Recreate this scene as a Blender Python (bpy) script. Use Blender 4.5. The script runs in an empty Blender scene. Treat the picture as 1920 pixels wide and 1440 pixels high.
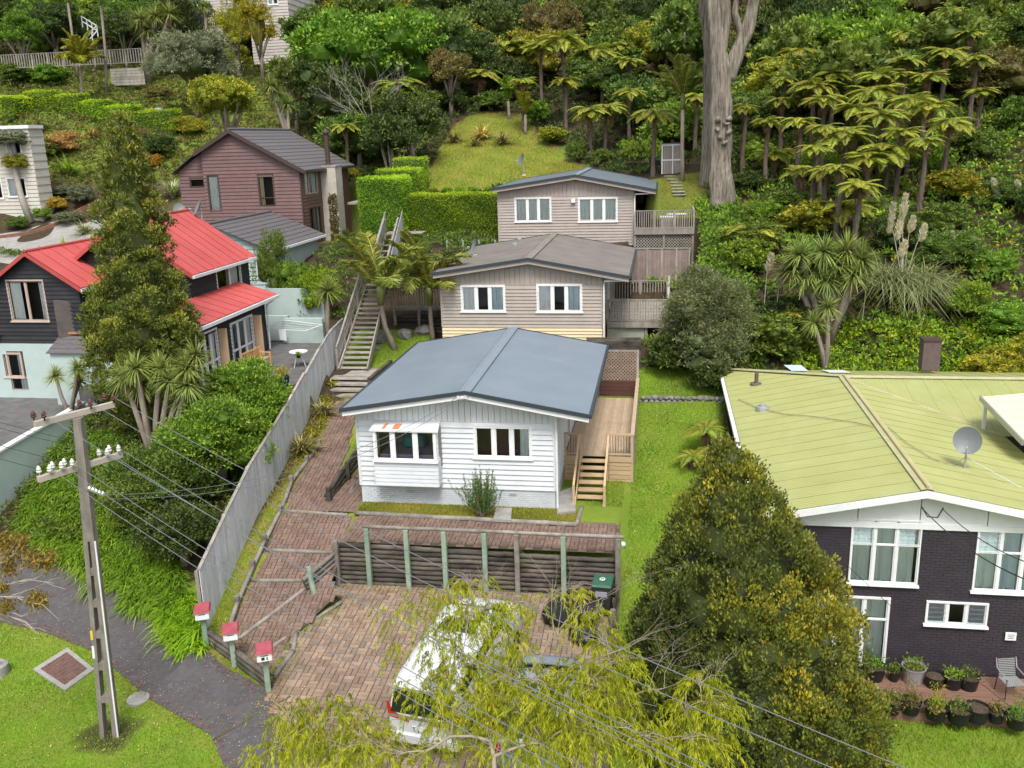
import bpy, bmesh, math, random
import numpy as np
from math import pi, sin, cos, radians as rad
from mathutils import Vector, Matrix, Euler, noise as mnoise

scene = bpy.context.scene
COL = scene.collection

# ------------------------------------------------------------ camera, sky, sun, exposure
FOC, PITCH, ROLL, YAW = 1700.0, rad(15.2), rad(1.7), rad(9.5)
CAMP = np.array([0.0, 0.0, 13.6])

def cam_matrix():
 R = np.array([[1, 0, 0], [0, 0, -1], [0, 1, 0]], float)
 cp, sp, cr, sr = cos(PITCH), sin(PITCH), cos(ROLL), sin(ROLL)
 P = np.array([[1, 0, 0], [0, cp, -sp], [0, sp, cp]])
 Q = np.array([[cr, sr, 0], [-sr, cr, 0], [0, 0, 1]])
 W = np.array([[cos(YAW), sin(YAW), 0], [-sin(YAW), cos(YAW), 0], [0, 0, 1]])
 return Q @ P @ R @ W
CM = cam_matrix()

cd = bpy.data.cameras.new('camera')
cd.sensor_width = 36.0
cd.lens = 36.0 * FOC / 1920.0
cd.clip_end = 1000.0
camo = bpy.data.objects.new('camera', cd)
COL.objects.link(camo)
mw = Matrix.Identity(4)
for i in range(3):
 mw[i][0] = CM[0][i]
 mw[i][1] = -CM[1][i]
 mw[i][2] = -CM[2][i]
 mw[i][3] = CAMP[i]
camo.matrix_world = mw
scene.camera = camo

SUN_EL, SUN_AZ = rad(58), rad(168)      # azimuth of the sun seen from the scene, clockwise from +Y
world = bpy.data.worlds.new('World')
scene.world = world
world.use_nodes = True
wn = world.node_tree.nodes
wl = world.node_tree.links
wn.clear()
sky = wn.new('ShaderNodeTexSky')
sky.sky_type = 'NISHITA'
sky.sun_disc = False
sky.sun_elevation = SUN_EL
sky.sun_rotation = SUN_AZ
sky.air_density = 1.0
sky.dust_density = 4.0
hs = wn.new('ShaderNodeHueSaturation')
hs.inputs['Saturation'].default_value = 0.42
bg = wn.new('ShaderNodeBackground')
bg.inputs['Strength'].default_value = 0.14
wo = wn.new('ShaderNodeOutputWorld')
wl.new(sky.outputs[0], hs.inputs['Color'])
wl.new(hs.outputs[0], bg.inputs['Color'])
wl.new(bg.outputs[0], wo.inputs['Surface'])

sl = bpy.data.lights.new('sun', 'SUN')
sl.energy = 1.8
sl.angle = rad(17)
sl.color = (1.0, 0.965, 0.9)
so = bpy.data.objects.new('sun', sl)
COL.objects.link(so)
sdir = Vector((sin(SUN_AZ) * cos(SUN_EL), cos(SUN_AZ) * cos(SUN_EL), sin(SUN_EL)))
so.rotation_euler = sdir.to_track_quat('Z', 'Y').to_euler()
so.location = (0, 0, 60)
vs = scene.view_settings
vs.view_transform = 'Standard'
vs.look = 'None'
vs.gamma = 1.0
vs.use_curve_mapping = False
vs.exposure = 0.78

# ------------------------------------------------------------ survey helpers: photo pixel -> point in the place
def ray(px, py):
 return CM.T @ np.array([(px - 960) / FOC, (py - 720) / FOC, 1.0])
def atY(px, py, y):
 d = ray(px, py)
 return CAMP + d * (y / d[1])
def atX(px, py, x):
 d = ray(px, py)
 return CAMP + d * (x / d[0])
def atZ(px, py, z):
 d = ray(px, py)
 return CAMP + d * ((z - CAMP[2]) / d[2])

# ------------------------------------------------------------ ground heights
HP = np.array([
(-30,10,-1.2),(-20,12,-1.1),(-10,12,-1.0),(0,12,-1.1),(10,12,-1.9),(20,12,-2.2),(-40,12,-1.2),(0,-10,-2),(-30,-10,-2),(30,-10,-2.5),
(-19,20,-.8),(-14,18,-.85),(-24,22,-.7),(-16,22.5,-.55),(-13,21.6,-.45),(-30,18,-1),(-10.6,18,-.6),
(-23.4,24.6,-.3),(-20,25.2,0),(-15.5,24,-.1),(-18,28,1.2),(-20,31,2.2),(-15,28,1.4),(-15.5,32,2.5),(-22.5,33,2.7),(-13.6,24,.2),(-14,30,1.8),
(-19,34,3.2),(-46,62,7.4),(-43.7,66,8.8),(-36,54,6.4),(-50,56,7.2),(-60,62,9),(-34,60,7.6),(-50,68,11),
(-58,78,16.6),(-41,76,14.2),(-44,78,15.4),(-43,80,16.6),(-59,82,17.8),(-66,88,19.6),(-51,88,18.8),(-40,68,10.5),(-35,72,12.2),
(-60,100,23),(-38,95,20.6),(-38,110,24),(-30,75,13),(-22,70,10.8),(-22,80,14),(-20,66,10),
(-17,66,10.1),(-12,66,9.9),(-7.6,75,11.7),(-16,84,15.5),(-11.4,84,15),(-13.5,75,12.9),(-6,68,10.6),(-19,60,7.8),
(.8,63,10.8),(1,58,10.1),(3.7,57,9.0),(3,50,7.4),(2.5,46,5.6),(-14,40,3.5),(-13.5,44,4.5),(-13,48,6),(-14,52,7.4),(-18,46,4.8),(-19,52,6.6),(-19,58,7.2),
(-15.5,40,3.6),(-11,40,3.75),(-11.5,45,4.6),(-11.5,51,7.0),
(2,37,2.4),(-.6,39.5,2.6),(3,42,3.8),(.5,46,5),(1.5,30,1.1),(2.5,35,2.0),(-.5,23,.5),(1.5,23,.1),(-.5,28,1.1),(-.5,34,1.7),(2.8,28,.4),
(7,41,2.5),(12,41,2.5),(18,41,3),(8,45,5),(15,45,5.3),(9.5,50,7.8),(15,50,7.8),(22,50,8.3),(10,57,10.3),(18,57,10.8),(28,57,12),(10,65,13),(20,65,14),
(5,70,12.4),(0,75,12.3),(-5,85,15),(0,95,18),(15,80,18),(30,80,19),(36,110,25),(-2.6,110,22),(-15,95,18.4),(-26,95,19.5),(50,60,14),(50,110,26),
(-80,60,10),(-80,110,27),(0,150,38),(80,150,40),(-80,150,38),(90,60,14),(90,20,0),(30,24,-1),(20,32,1),(-90,20,0),(0,190,50),(-120,190,50),(120,190,50),
(2.5,24,-.3),(1.5,19.5,-.7),(6,20,-1.6),(10,20,-1.6),(4,16,-1.3),(14,20,-1.6)], float)
def _phi(r): return r
_A = _phi(np.hypot(HP[:, None, 0] - HP[None, :, 0], HP[:, None, 1] - HP[None, :, 1]))
_n = len(HP)
_S = np.zeros((_n + 3, _n + 3))
_S[:_n, :_n] = _A
_S[:_n, _n:] = np.c_[np.ones(_n), HP[:, :2]]
_S[_n:, :_n] = _S[:_n, _n:].T
_w = np.linalg.solve(_S, np.r_[HP[:, 2], 0, 0, 0])

PATH_Y = [20.5, 21.5, 23, 25, 27, 29, 32, 35, 36.2, 38, 39.6]
PATH_Z = [-.45, -.35, .1, .7, 1.25, 1.55, 2.1, 2.75, 3.0, 3.4, 3.45]
def fence_x(y): return -13.0 - (y - 22.3) * .107
def H(x, y):
 x = np.atleast_1d(np.asarray(x, float)); y = np.atleast_1d(np.asarray(y, float))
 sh = x.shape
 x = x.ravel(); y = y.ravel()
 out = np.empty(len(x))
 for s in range(0, len(x), 20000):
  xs, ys = x[s:s + 20000], y[s:s + 20000]
  r = np.hypot(xs[:, None] - HP[None, :, 0], ys[:, None] - HP[None, :, 1])
  out[s:s + 20000] = _phi(r) @ _w[:_n] + _w[_n] + _w[_n + 1] * xs + _w[_n + 2] * ys
 def box(x0, x1, y0, y1): return (x >= x0) & (x <= x1) & (y >= y0) & (y <= y1)
 # side path between the fence and the white house, then the flat plots
 m = (x > fence_x(y) - .25) & (x < -9.9) & (y > 20.5) & (y < 39.6)
 out[m] = np.interp(y[m], PATH_Y, PATH_Z)
 m2 = m & (x < fence_x(y) + .7)
 out[m2] += .1
 m = box(-11.62, -9.9, 27.65, 38.5); out[m] = 1.40
 m = box(-12.0, -3.2, 38.7, 41.3); out[m] = 3.7
 m = box(-10.4, -1.15, 12, 25.42) & (x > -10.4 + (20 - np.minimum(y, 20)) * .25 - .0)
 out[m] = np.interp(y[m], [12, 17.5, 20, 24], [-1.0, -.55, -.35, 0.0])
 m = box(-9.95, -1.15, 25.42, 27.25); out[m] = 1.36
 m = box(-10.35, -1.15, 27.25, 38.5); out[m] = 1.46
 m = box(-40, -24.0, 22, 36); out[m] = 2.9
 m = box(-40, -18.9, 34.4, 46) & ((y > 36) | (x > -24)); out[m] = 3.1
 m = (x > -19) & (x < fence_x(y) - .1) & (y > 34.4) & (y < 43.5); out[m] = 3.86
 m = box(-34, -20, 56.5, 69); out[m] = 6.95
 m = box(-30, -22, 47, 56.5); out[m] = 5.4
 m = box(-11.2, -.5, 41.3, 52); out[m] = 3.9
 m = box(-18.5, -.9, 52.5, 61.2); out[m] = 7.35
 m = box(-9.8, -.9, 61.2, 64.5); out[m] = 9.0
 m = box(-1.6, 2.3, 49.3, 54.6); out[m] = 5.4
 m = box(-2.6, 2.1, 43, 49.3); out[m] = 3.9
 m = box(-3.4, -.9, 38.4, 41.2); out[m] = 1.9
 m = box(3.1, 40, 24, 40.2); out[m] = -1.25
 m = box(3.1, 40, 20.8, 24.1); out[m] = -1.5
 return out.reshape(sh)
def h1(x, y): return float(H([x], [y])[0])
def hit(px, py, tmax=260):
 d = ray(px, py)
 t = np.arange(8, tmax, .05)
 P = CAMP[None, :] + t[:, None] * d[None, :]
 g = np.where(P[:, 2] <= H(P[:, 0], P[:, 1]))[0]
 if len(g) == 0: return P[-1]
 p = P[g[0]].copy(); p[2] = h1(p[0], p[1])
 return p

# ------------------------------------------------------------ materials
MATS = {}
def _rgb(c): return (c[0], c[1], c[2], 1.0)
def mat(name, c1, c2=None, scale=2.0, rough=.65, bump=0.0, bscale=40.0, rnd=.0, stretch=(1, 1, 1), metal=0.0, spec=.4,
  dirt=None, dirt_amt=.35, dscale=.9, island=0.0, coat=0.0):
 if name in MATS: return MATS[name]
 m = bpy.data.materials.new(name); MATS[name] = m
 m.use_nodes = True
 nt = m.node_tree; N = nt.nodes; L = nt.links
 N.clear()
 out = N.new('ShaderNodeOutputMaterial'); b = N.new('ShaderNodeBsdfPrincipled')
 L.new(b.outputs[0], out.inputs[0])
 b.inputs['Roughness'].default_value = rough
 b.inputs['Metallic'].default_value = metal
 b.inputs['Specular IOR Level'].default_value = spec
 b.inputs['Coat Weight'].default_value = coat
 geo = N.new('ShaderNodeNewGeometry')
 mp = N.new('ShaderNodeMapping'); mp.inputs['Scale'].default_value = stretch
 L.new(geo.outputs['Position'], mp.inputs[0])
 cur = None
 if c2 is None: c2 = tuple(min(1, v * 1.12) for v in c1)
 nz = N.new('ShaderNodeTexNoise'); nz.inputs['Scale'].default_value = scale; nz.inputs['Detail'].default_value = 6
 nz.inputs['Roughness'].default_value = .65
 L.new(mp.outputs[0], nz.inputs['Vector'])
 rp = N.new('ShaderNodeValToRGB')
 rp.color_ramp.elements[0].position = .32; rp.color_ramp.elements[1].position = .68
 rp.color_ramp.elements[0].color = _rgb(c1); rp.color_ramp.elements[1].color = _rgb(c2)
 L.new(nz.outputs['Fac'], rp.inputs[0]); cur = rp.outputs[0]
 if dirt:
  n2 = N.new('ShaderNodeTexNoise'); n2.inputs['Scale'].default_value = dscale; n2.inputs['Detail'].default_value = 8
  n2.inputs['Roughness'].default_value = .75
  L.new(geo.outputs['Position'], n2.inputs['Vector'])
  r2 = N.new('ShaderNodeValToRGB'); r2.color_ramp.elements[0].position = .5; r2.color_ramp.elements[1].position = .72
  r2.color_ramp.elements[0].color = (0, 0, 0, 1); r2.color_ramp.elements[1].color = (dirt_amt,) * 3 + (1,)
  L.new(n2.outputs['Fac'], r2.inputs[0])
  mx = N.new('ShaderNodeMix'); mx.data_type = 'RGBA'
  L.new(r2.outputs[0], mx.inputs['Factor']); L.new(cur, mx.inputs['A']); mx.inputs['B'].default_value = _rgb(dirt)
  cur = mx.outputs['Result']
 if rnd or island:
  hv = N.new('ShaderNodeHueSaturation')
  mr = N.new('ShaderNodeMapRange')
  if island:
   L.new(geo.outputs['Random Per Island'], mr.inputs[0]); a = island
  else:
   oi = N.new('ShaderNodeObjectInfo'); L.new(oi.outputs['Random'], mr.inputs[0]); a = rnd
  mr.inputs['To Min'].default_value = 1 - a; mr.inputs['To Max'].default_value = 1 + a
  L.new(mr.outputs[0], hv.inputs['Value']); L.new(cur, hv.inputs['Color']); cur = hv.outputs[0]
 L.new(cur, b.inputs['Base Color'])
 if bump:
  n3 = N.new('ShaderNodeTexNoise'); n3.inputs['Scale'].default_value = bscale; n3.inputs['Detail'].default_value = 4
  L.new(mp.outputs[0], n3.inputs['Vector'])
  bp = N.new('ShaderNodeBump'); bp.inputs['Strength'].default_value = bump; bp.inputs['Distance'].default_value = .02
  L.new(n3.outputs['Fac'], bp.inputs['Height']); L.new(bp.outputs[0], b.inputs['Normal'])
 return m

GAIN = 1.72
def leafmat(name, cols, rough=.55, rnd=.15, trans=.3, hue=.015):
 """leaf colours picked by the per-leaf 'tone' attribute, varied per plant"""
 if name in MATS: return MATS[name]
 m = bpy.data.materials.new(name); MATS[name] = m
 m.use_nodes = True
 nt = m.node_tree; N = nt.nodes; L = nt.links
 N.clear()
 out = N.new('ShaderNodeOutputMaterial'); b = N.new('ShaderNodeBsdfPrincipled')
 b.inputs['Roughness'].default_value = rough
 b.inputs['Specular IOR Level'].default_value = .35
 at = N.new('ShaderNodeAttribute'); at.attribute_name = 'tone'
 rp = N.new('ShaderNodeValToRGB')
 el = rp.color_ramp.elements
 while len(el) < len(cols): el.new(.5)
 cols = [(min(.6, c[0] * GAIN * 1.12), min(.6, c[1] * GAIN * .93), c[2] * 1.2) for c in cols]
 for i, c in enumerate(cols):
  el[i].position = i / (len(cols) - 1); el[i].color = _rgb(c)
 L.new(at.outputs['Fac'], rp.inputs[0])
 oi = N.new('ShaderNodeObjectInfo')
 hv = N.new('ShaderNodeHueSaturation')
 mr = N.new('ShaderNodeMapRange'); mr.inputs['To Min'].default_value = 1 - rnd; mr.inputs['To Max'].default_value = 1 + rnd
 L.new(oi.outputs['Random'], mr.inputs[0]); L.new(mr.outputs[0], hv.inputs['Value'])
 m2 = N.new('ShaderNodeMapRange'); m2.inputs['To Min'].default_value = .5 - hue; m2.inputs['To Max'].default_value = .5 + hue
 mu = N.new('ShaderNodeMath'); mu.operation = 'MULTIPLY'; mu.inputs[1].default_value = 7.31
 fr = N.new('ShaderNodeMath'); fr.operation = 'FRACT'
 L.new(oi.outputs['Random'], mu.inputs[0]); L.new(mu.outputs[0], fr.inputs[0]); L.new(fr.outputs[0], m2.inputs[0])
 L.new(m2.outputs[0], hv.inputs['Hue'])
 L.new(rp.outputs[0], hv.inputs['Color'])
 L.new(hv.outputs[0], b.inputs['Base Color'])
 tr = N.new('ShaderNodeBsdfTranslucent'); L.new(hv.outputs[0], tr.inputs['Color'])
 ms = N.new('ShaderNodeMixShader'); ms.inputs[0].default_value = trans
 L.new(b.outputs[0], ms.inputs[1]); L.new(tr.outputs[0], ms.inputs[2]); L.new(ms.outputs[0], out.inputs[0])
 return m

def glassmat(name='window_glass', tint=(.88, .92, .92), refl=.0):
 if name in MATS: return MATS[name]
 m = bpy.data.materials.new(name); MATS[name] = m
 m.use_nodes = True
 nt = m.node_tree; N = nt.nodes; L = nt.links
 N.clear()
 out = N.new('ShaderNodeOutputMaterial')
 t = N.new('ShaderNodeBsdfTransparent'); t.inputs[0].default_value = _rgb(tint)
 g = N.new('ShaderNodeBsdfGlossy'); g.inputs['Roughness'].default_value = .03
 f = N.new('ShaderNodeFresnel'); f.inputs[0].default_value = 1.5
 a = N.new('ShaderNodeMath'); a.operation = 'ADD'; a.inputs[1].default_value = refl
 ms = N.new('ShaderNodeMixShader')
 L.new(f.outputs[0], a.inputs[0]); L.new(a.outputs[0], ms.inputs[0])
 L.new(t.outputs[0], ms.inputs[1]); L.new(g.outputs[0], ms.inputs[2]); L.new(ms.outputs[0], out.inputs[0])
 return m

# ------------------------------------------------------------ object helpers
ORG = {}
def org(o): return ORG.get(o.name, Vector((0, 0, 0))) if o else Vector((0, 0, 0))
def tag(o, label=None, cat=None, group=None, kind=None):
 if label: o['label'] = label
 if cat: o['category'] = cat
 if group: o['group'] = group
 if kind: o['kind'] = kind
 return o
def thing(name, label, cat, loc=(0, 0, 0), group=None, rot=0.0):
 o = bpy.data.objects.new(name, None); COL.objects.link(o)
 o.empty_display_size = .2
 o.location = loc; o.rotation_euler = (0, 0, rot)
 ORG[o.name] = Vector(loc)
 return tag(o, label, cat, group)
def link(name, me, parent=None, loc=(0, 0, 0), rot=(0, 0, 0), scale=(1, 1, 1)):
 o = bpy.data.objects.new(name, me); COL.objects.link(o)
 if parent: o.parent = parent
 o.location = loc; o.rotation_euler = rot; o.scale = scale
 ORG[o.name] = org(parent)
 return o
def copy_tree(o, parent=None):
 c = o.copy(); COL.objects.link(c)
 if parent: c.parent = parent
 for ch in KIDS.get(o.name, [k for k in bpy.data.objects if k.parent == o]):
  copy_tree(ch, c)
 return c
KIDS = {}
def learn_kids(o):
 ks = [k for k in bpy.data.objects if k.parent == o]
 KIDS[o.name] = ks
 for k in ks: learn_kids(k)

class MB:
 def __init__(s): s.v = []; s.f = []; s.mi = []; s.cur = 0
 def add(s, vs, fs):
  n = len(s.v); s.v += [tuple(v) for v in vs]
  for f in fs: s.f.append([i + n for i in f]); s.mi.append(s.cur)
  return s
 def box(s, x0, x1, y0, y1, z0, z1):
  return s.add([(x, y, z) for z in (z0, z1) for y in (y0, y1) for x in (x0, x1)],
   [(0, 2, 3, 1), (4, 5, 7, 6), (0, 1, 5, 4), (2, 6, 7, 3), (0, 4, 6, 2), (1, 3, 7, 5)])
 def hexa(s, p):   # 8 points: bottom 4 ring, top 4 ring
  return s.add(p, [(3, 2, 1, 0), (4, 5, 6, 7), (0, 1, 5, 4), (1, 2, 6, 5), (2, 3, 7, 6), (3, 0, 4, 7)])
 def slab(s, pts, t):   # polygon with thickness t downwards
  n = len(pts)
  vs = [tuple(p) for p in pts] + [(p[0], p[1], p[2] - t) for p in pts]
  return s.add(vs, [tuple(range(n)), tuple(range(2 * n - 1, n - 1, -1))] + [(i, i + n, (i + 1) % n + n, (i + 1) % n) for i in range(n)])
 def beam(s, p, q, w, h, up=(0, 0, 1)):
  p = Vector(p); q = Vector(q); d = (q - p).normalized(); up = Vector(up)
  if abs(d.dot(up)) > .98: up = Vector((0, 1, 0))
  a = d.cross(up).normalized() * (w / 2); b = a.cross(d).normalized() * (h / 2)
  return s.hexa([p - a - b, p + a - b, p + a + b, p - a + b, q - a - b, q + a - b, q + a + b, q - a + b])
 def tube(s, pts, r, n=8, cap=True):
  pts = [Vector(p) for p in pts]
  if not hasattr(r, '__len__'): r = [r] * len(pts)
  rings = []; pu = None
  for i, p in enumerate(pts):
   d = (pts[min(i + 1, len(pts) - 1)] - pts[max(i - 1, 0)]).normalized()
   if pu is None:
    pu = d.cross(Vector((0, 0, 1)) if abs(d.z) < .9 else Vector((1, 0, 0))).normalized()
   u = (pu - d * pu.dot(d)).normalized(); pu = u; w = d.cross(u)
   rings.append([p + (u * cos(2 * pi * k / n) + w * sin(2 * pi * k / n)) * r[i] for k in range(n)])
  vs = [v for R in rings for v in R]
  fs = [(i * n + k, i * n + (k + 1) % n, (i + 1) * n + (k + 1) % n, (i + 1) * n + k) for i in range(len(pts) - 1) for k in range(n)]
  if cap: fs += [tuple(range(n - 1, -1, -1)), tuple(range((len(pts) - 1) * n, len(pts) * n))]
  return s.add(vs, fs)
 def lathe(s, c, prof, n=16):
  rings = [[(c[0] + r * cos(2 * pi * k / n), c[1] + r * sin(2 * pi * k / n), c[2] + z) for k in range(n)] for r, z in prof]
  vs = [v for R in rings for v in R]
  return s.add(vs, [(i * n + k, i * n + (k + 1) % n, (i + 1) * n + (k + 1) % n, (i + 1) * n + k) for i in range(len(prof) - 1) for k in range(n)])
 def grid(s, fn, nu, nv):
  vs = [fn(i / nu, j / nv) for j in range(nv + 1) for i in range(nu + 1)]
  w = nu + 1
  return s.add(vs, [(j * w + i, j * w + i + 1, (j + 1) * w + i + 1, (j + 1) * w + i) for j in range(nv) for i in range(nu)])
 def mesh(s, name, mats, off=Vector((0, 0, 0)), smooth=False):
  me = bpy.data.meshes.new(name)
  ox, oy, oz = off
  me.from_pydata([(v[0] - ox, v[1] - oy, v[2] - oz) for v in s.v], [], s.f)
  if not isinstance(mats, (list, tuple)): mats = [mats]
  for m in mats: me.materials.append(m)
  if len(mats) > 1: me.polygons.foreach_set('material_index', s.mi)
  if smooth:
   me.polygons.foreach_set('use_smooth', [True] * len(me.polygons))
  me.update()
  return me
 def build(s, name, mats, parent=None, smooth=False, bevel=0, local=False, label=None, cat=None, group=None, kind=None):
  off = Vector((0, 0, 0)) if local else org(parent)
  me = s.mesh(name, mats, off, smooth)
  if bevel:
   bm = bmesh.new(); bm.from_mesh(me)
   es = [e for e in bm.edges if len(e.link_faces) == 2 and e.calc_face_angle(0) > .6]
   bmesh.ops.bevel(bm, geom=es, offset=bevel, segments=1, affect='EDGES', clamp_overlap=True)
   bm.to_mesh(me); bm.free()
  o = link(name, me, parent)
  return tag(o, label, cat, group, kind)
def boxpart(name, m, parent, x0, x1, y0, y1, z0, z1, bevel=0, **k):
 return MB().box(x0, x1, y0, y1, z0, z1).build(name, m, parent, bevel=bevel, **k)

def quadmesh(name, V, tone, mats, off=(0, 0, 0), fold=False):
 """V: (n,4,3) leaf quads, tone: (n,)"""
 n = len(V)
 me = bpy.data.meshes.new(name)
 me.vertices.add(4 * n); me.loops.add(4 * n); me.polygons.add(n)
 me.vertices.foreach_set('co', (V.reshape(-1, 3) - np.array(off)).astype(np.float32).ravel())
 me.loops.foreach_set('vertex_index', np.arange(4 * n, dtype=np.int32))
 me.polygons.foreach_set('loop_start', np.arange(0, 4 * n, 4, dtype=np.int32))
 a = me.attributes.new('tone', 'FLOAT', 'FACE')
 a.data.foreach_set('value', np.clip(tone, 0, 1).astype(np.float32))
 if not isinstance(mats, (list, tuple)): mats = [mats]
 for m in mats: me.materials.append(m)
 me.update(calc_edges=True)
 return me

def unit(a): return a / (np.linalg.norm(a, axis=-1, keepdims=True) + 1e-9)
def rdir(rng, n): return unit(rng.normal(size=(n, 3)))
def leafq(C, D, L, W, rng, side=None):
 """rhombic leaves from points C in direction D"""
 n = len(C)
 if side is None: side = unit(np.cross(D, rdir(rng, n)))
 L = np.broadcast_to(np.asarray(L, float).reshape(-1, 1), (n, 1)); W = np.broadcast_to(np.asarray(W, float).reshape(-1, 1), (n, 1))
 mid = C + D * L * .45
 return np.stack([C, mid + side * W * .5, C + D * L, mid - side * W * .5], axis=1)

def lobes_crown(rng, lobes, n, L, W, clump=22, rc=.35, up=.3, shell=(.62, 1.12), flat=.6, gauss_tone=.16, tip=.25):
 """leaf clumps spread over the outside of ellipsoid lobes [(x,y,z,rx,ry,rz),...]"""
 lb = np.array(lobes, float)
 area = (lb[:, 3] * lb[:, 4] + lb[:, 3] * lb[:, 5] + lb[:, 4] * lb[:, 5])
 nc = max(1, n // clump)
 li = rng.choice(len(lb), nc, p=area / area.sum())
 d = rdir(rng, nc); d[:, 2] = np.where(d[:, 2] < -.35, -d[:, 2], d[:, 2])
 rad_ = rng.uniform(shell[0], shell[1], (nc, 1))
 cc = lb[li, :3] + d * lb[li, 3:6] * rad_
 # drop the clumps buried inside another lobe
 keep = np.ones(nc, bool)
 for k in range(len(lb)):
  q = np.linalg.norm((cc - lb[k, :3]) / lb[k, 3:6], axis=1)
  keep &= (q > .62) | (li == k)
 cc = cc[keep]; d = d[keep]; li = li[keep]; nc = len(cc)
 crc = rc * rng.uniform(.6, 1.35, nc)
 ct = rng.normal(.42, gauss_tone, nc)
 idx = np.repeat(np.arange(nc), clump)
 m = len(idx)
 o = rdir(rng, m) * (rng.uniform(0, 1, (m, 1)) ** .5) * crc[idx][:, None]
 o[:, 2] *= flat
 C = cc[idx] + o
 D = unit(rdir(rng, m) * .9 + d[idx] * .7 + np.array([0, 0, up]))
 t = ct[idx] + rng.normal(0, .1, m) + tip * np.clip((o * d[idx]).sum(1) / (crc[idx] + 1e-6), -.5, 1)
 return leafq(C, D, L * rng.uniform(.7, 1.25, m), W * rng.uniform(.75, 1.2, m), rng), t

def core(rng, lobes, f=.72, res=2, j=.12):
 """dense leafy heart of a crown: uneven closed lumps"""
 mb = MB()
 for x, y, z, rx, ry, rz in lobes:
  bm = bmesh.new(); bmesh.ops.create_icosphere(bm, subdivisions=res, radius=1)
  vs = []
  for v in bm.verts:
   k = f * (1 + rng.uniform(-j, j))
   vs.append((x + v.co.x * rx * k, y + v.co.y * ry * k, z + v.co.z * rz * k))
  mb.add(vs, [[v.index for v in fc.verts] for fc in bm.faces]); bm.free()
 return mb

def drape(name, poly, m, off=.03, step=.35, thick=0.0, kind='structure', parent=None, zfun=None):
 """a sheet cut to the polygon (x,y) and laid on the ground"""
 bm = bmesh.new()
 vs = [bm.verts.new((p[0], p[1], 0)) for p in poly]
 bm.faces.new(vs)
 xs = [p[0] for p in poly]; ys = [p[1] for p in poly]
 for ax, lo, hi in ((0, min(xs), max(xs)), (1, min(ys), max(ys))):
  t = lo + step
  while t < hi:
   co = (t, 0, 0) if ax == 0 else (0, t, 0); no = (1, 0, 0) if ax == 0 else (0, 1, 0)
   bmesh.ops.bisect_plane(bm, geom=bm.verts[:] + bm.edges[:] + bm.faces[:], plane_co=co, plane_no=no)
   t += step
 bm.verts.ensure_lookup_table()
 P = np.array([v.co[:] for v in bm.verts])
 z = H(P[:, 0], P[:, 1]) if zfun is None else zfun(P[:, 0], P[:, 1])
 for v, zz in zip(bm.verts, z): v.co.z = zz + off
 bmesh.ops.recalc_face_normals(bm, faces=bm.faces[:])
 if bm.faces[:] and sum(f.normal.z for f in bm.faces) < 0: bmesh.ops.reverse_faces(bm, faces=bm.faces[:])
 me = bpy.data.meshes.new(name); bm.to_mesh(me); bm.free()
 me.materials.append(m)
 o = link(name, me, parent)
 return tag(o, kind=kind) if kind else o
def inpoly(x, y, poly):
 x = np.asarray(x); y = np.asarray(y); c = np.zeros(x.shape, bool)
 n = len(poly); j = n - 1
 for i in range(n):
  xi, yi = poly[i][0], poly[i][1]; xj, yj = poly[j][0], poly[j][1]
  with np.errstate(divide='ignore', invalid='ignore'):
   c ^= ((yi > y) != (yj > y)) & (x < (xj - xi) * (y - yi) / (yj - yi + 1e-12) + xi)
  j = i
 return c

# palette ------------------------------------------------
M_white = mat('white_paint', (.52, .555, .58), (.60, .63, .655), scale=1.2, rough=.5, bump=.05, bscale=60, dirt=(.5, .5, .48), dirt_amt=.3)
M_trim = mat('white_trim', (.64, .66, .67), (.72, .73, .735), rough=.4, dirt=(.5, .48, .44), dirt_amt=.25)
M_whitebrick = mat('painted_brick', (.46, .50, .54), (.55, .585, .62), rough=.6, bump=.2, bscale=50, dirt=(.35, .36, .33), dirt_amt=.45, island=.03)
M_grey_roof = mat('grey_membrane_roof', (.15, .185, .22), (.175, .212, .25), scale=.7, rough=.5, bump=.05, bscale=14, dirt=(.25, .27, .29), dirt_amt=.3, dscale=.6)
M_brown_roof = mat('weathered_brown_roof', (.135, .12, .105), (.19, .172, .152), scale=.9, rough=.75, bump=.1, bscale=10, dirt=(.1, .09, .075), dirt_amt=.5, dscale=1.4)
M_slate_roof = mat('slate_blue_roof', (.10, .125, .15), (.14, .165, .19), scale=.8, rough=.5)
M_dark_trim = mat('dark_fascia', (.03, .04, .05), rough=.45)
M_pinkboard = mat('pinkish_grey_paint', (.30, .26, .23), (.35, .305, .273), scale=1.5, rough=.6, dirt=(.3, .26, .23), dirt_amt=.35, rnd=.04)
M_cream = mat('cream_yellow_paint', (.56, .46, .29), (.62, .51, .34), rough=.6)
M_black = mat('black_stained_board', (.012, .012, .015), (.022, .022, .027), rough=.55, rnd=.25)
M_brownboard = mat('purple_brown_board', (.13, .075, .072), (.16, .095, .09), rough=.6, rnd=.06)
M_brownface = mat('red_brown_board', (.125, .07, .055), (.15, .085, .065), rough=.6, rnd=.06)
M_browntrim = mat('dark_brown_trim', (.055, .035, .03), rough=.5)
M_red = mat('red_corrugated_iron', (.36, .060, .055), (.43, .08, .074), scale=.8, rough=.45, dirt=(.42, .12, .10), dirt_amt=.4, rnd=.05)
M_greenroof = mat('lime_corrugated_iron', (.27, .285, .10), (.31, .325, .125), scale=.8, rough=.55, dirt=(.34, .355, .17), dirt_amt=.5, rnd=.02, dscale=.7)
M_creamroof = mat('cream_panel_roof', (.70, .58, .36), (.76, .65, .42), rough=.5)
M_tile = mat('charcoal_tile', (.085, .078, .082), (.13, .12, .125), scale=6, rough=.6, rnd=.08, bump=.1, bscale=30)
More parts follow.
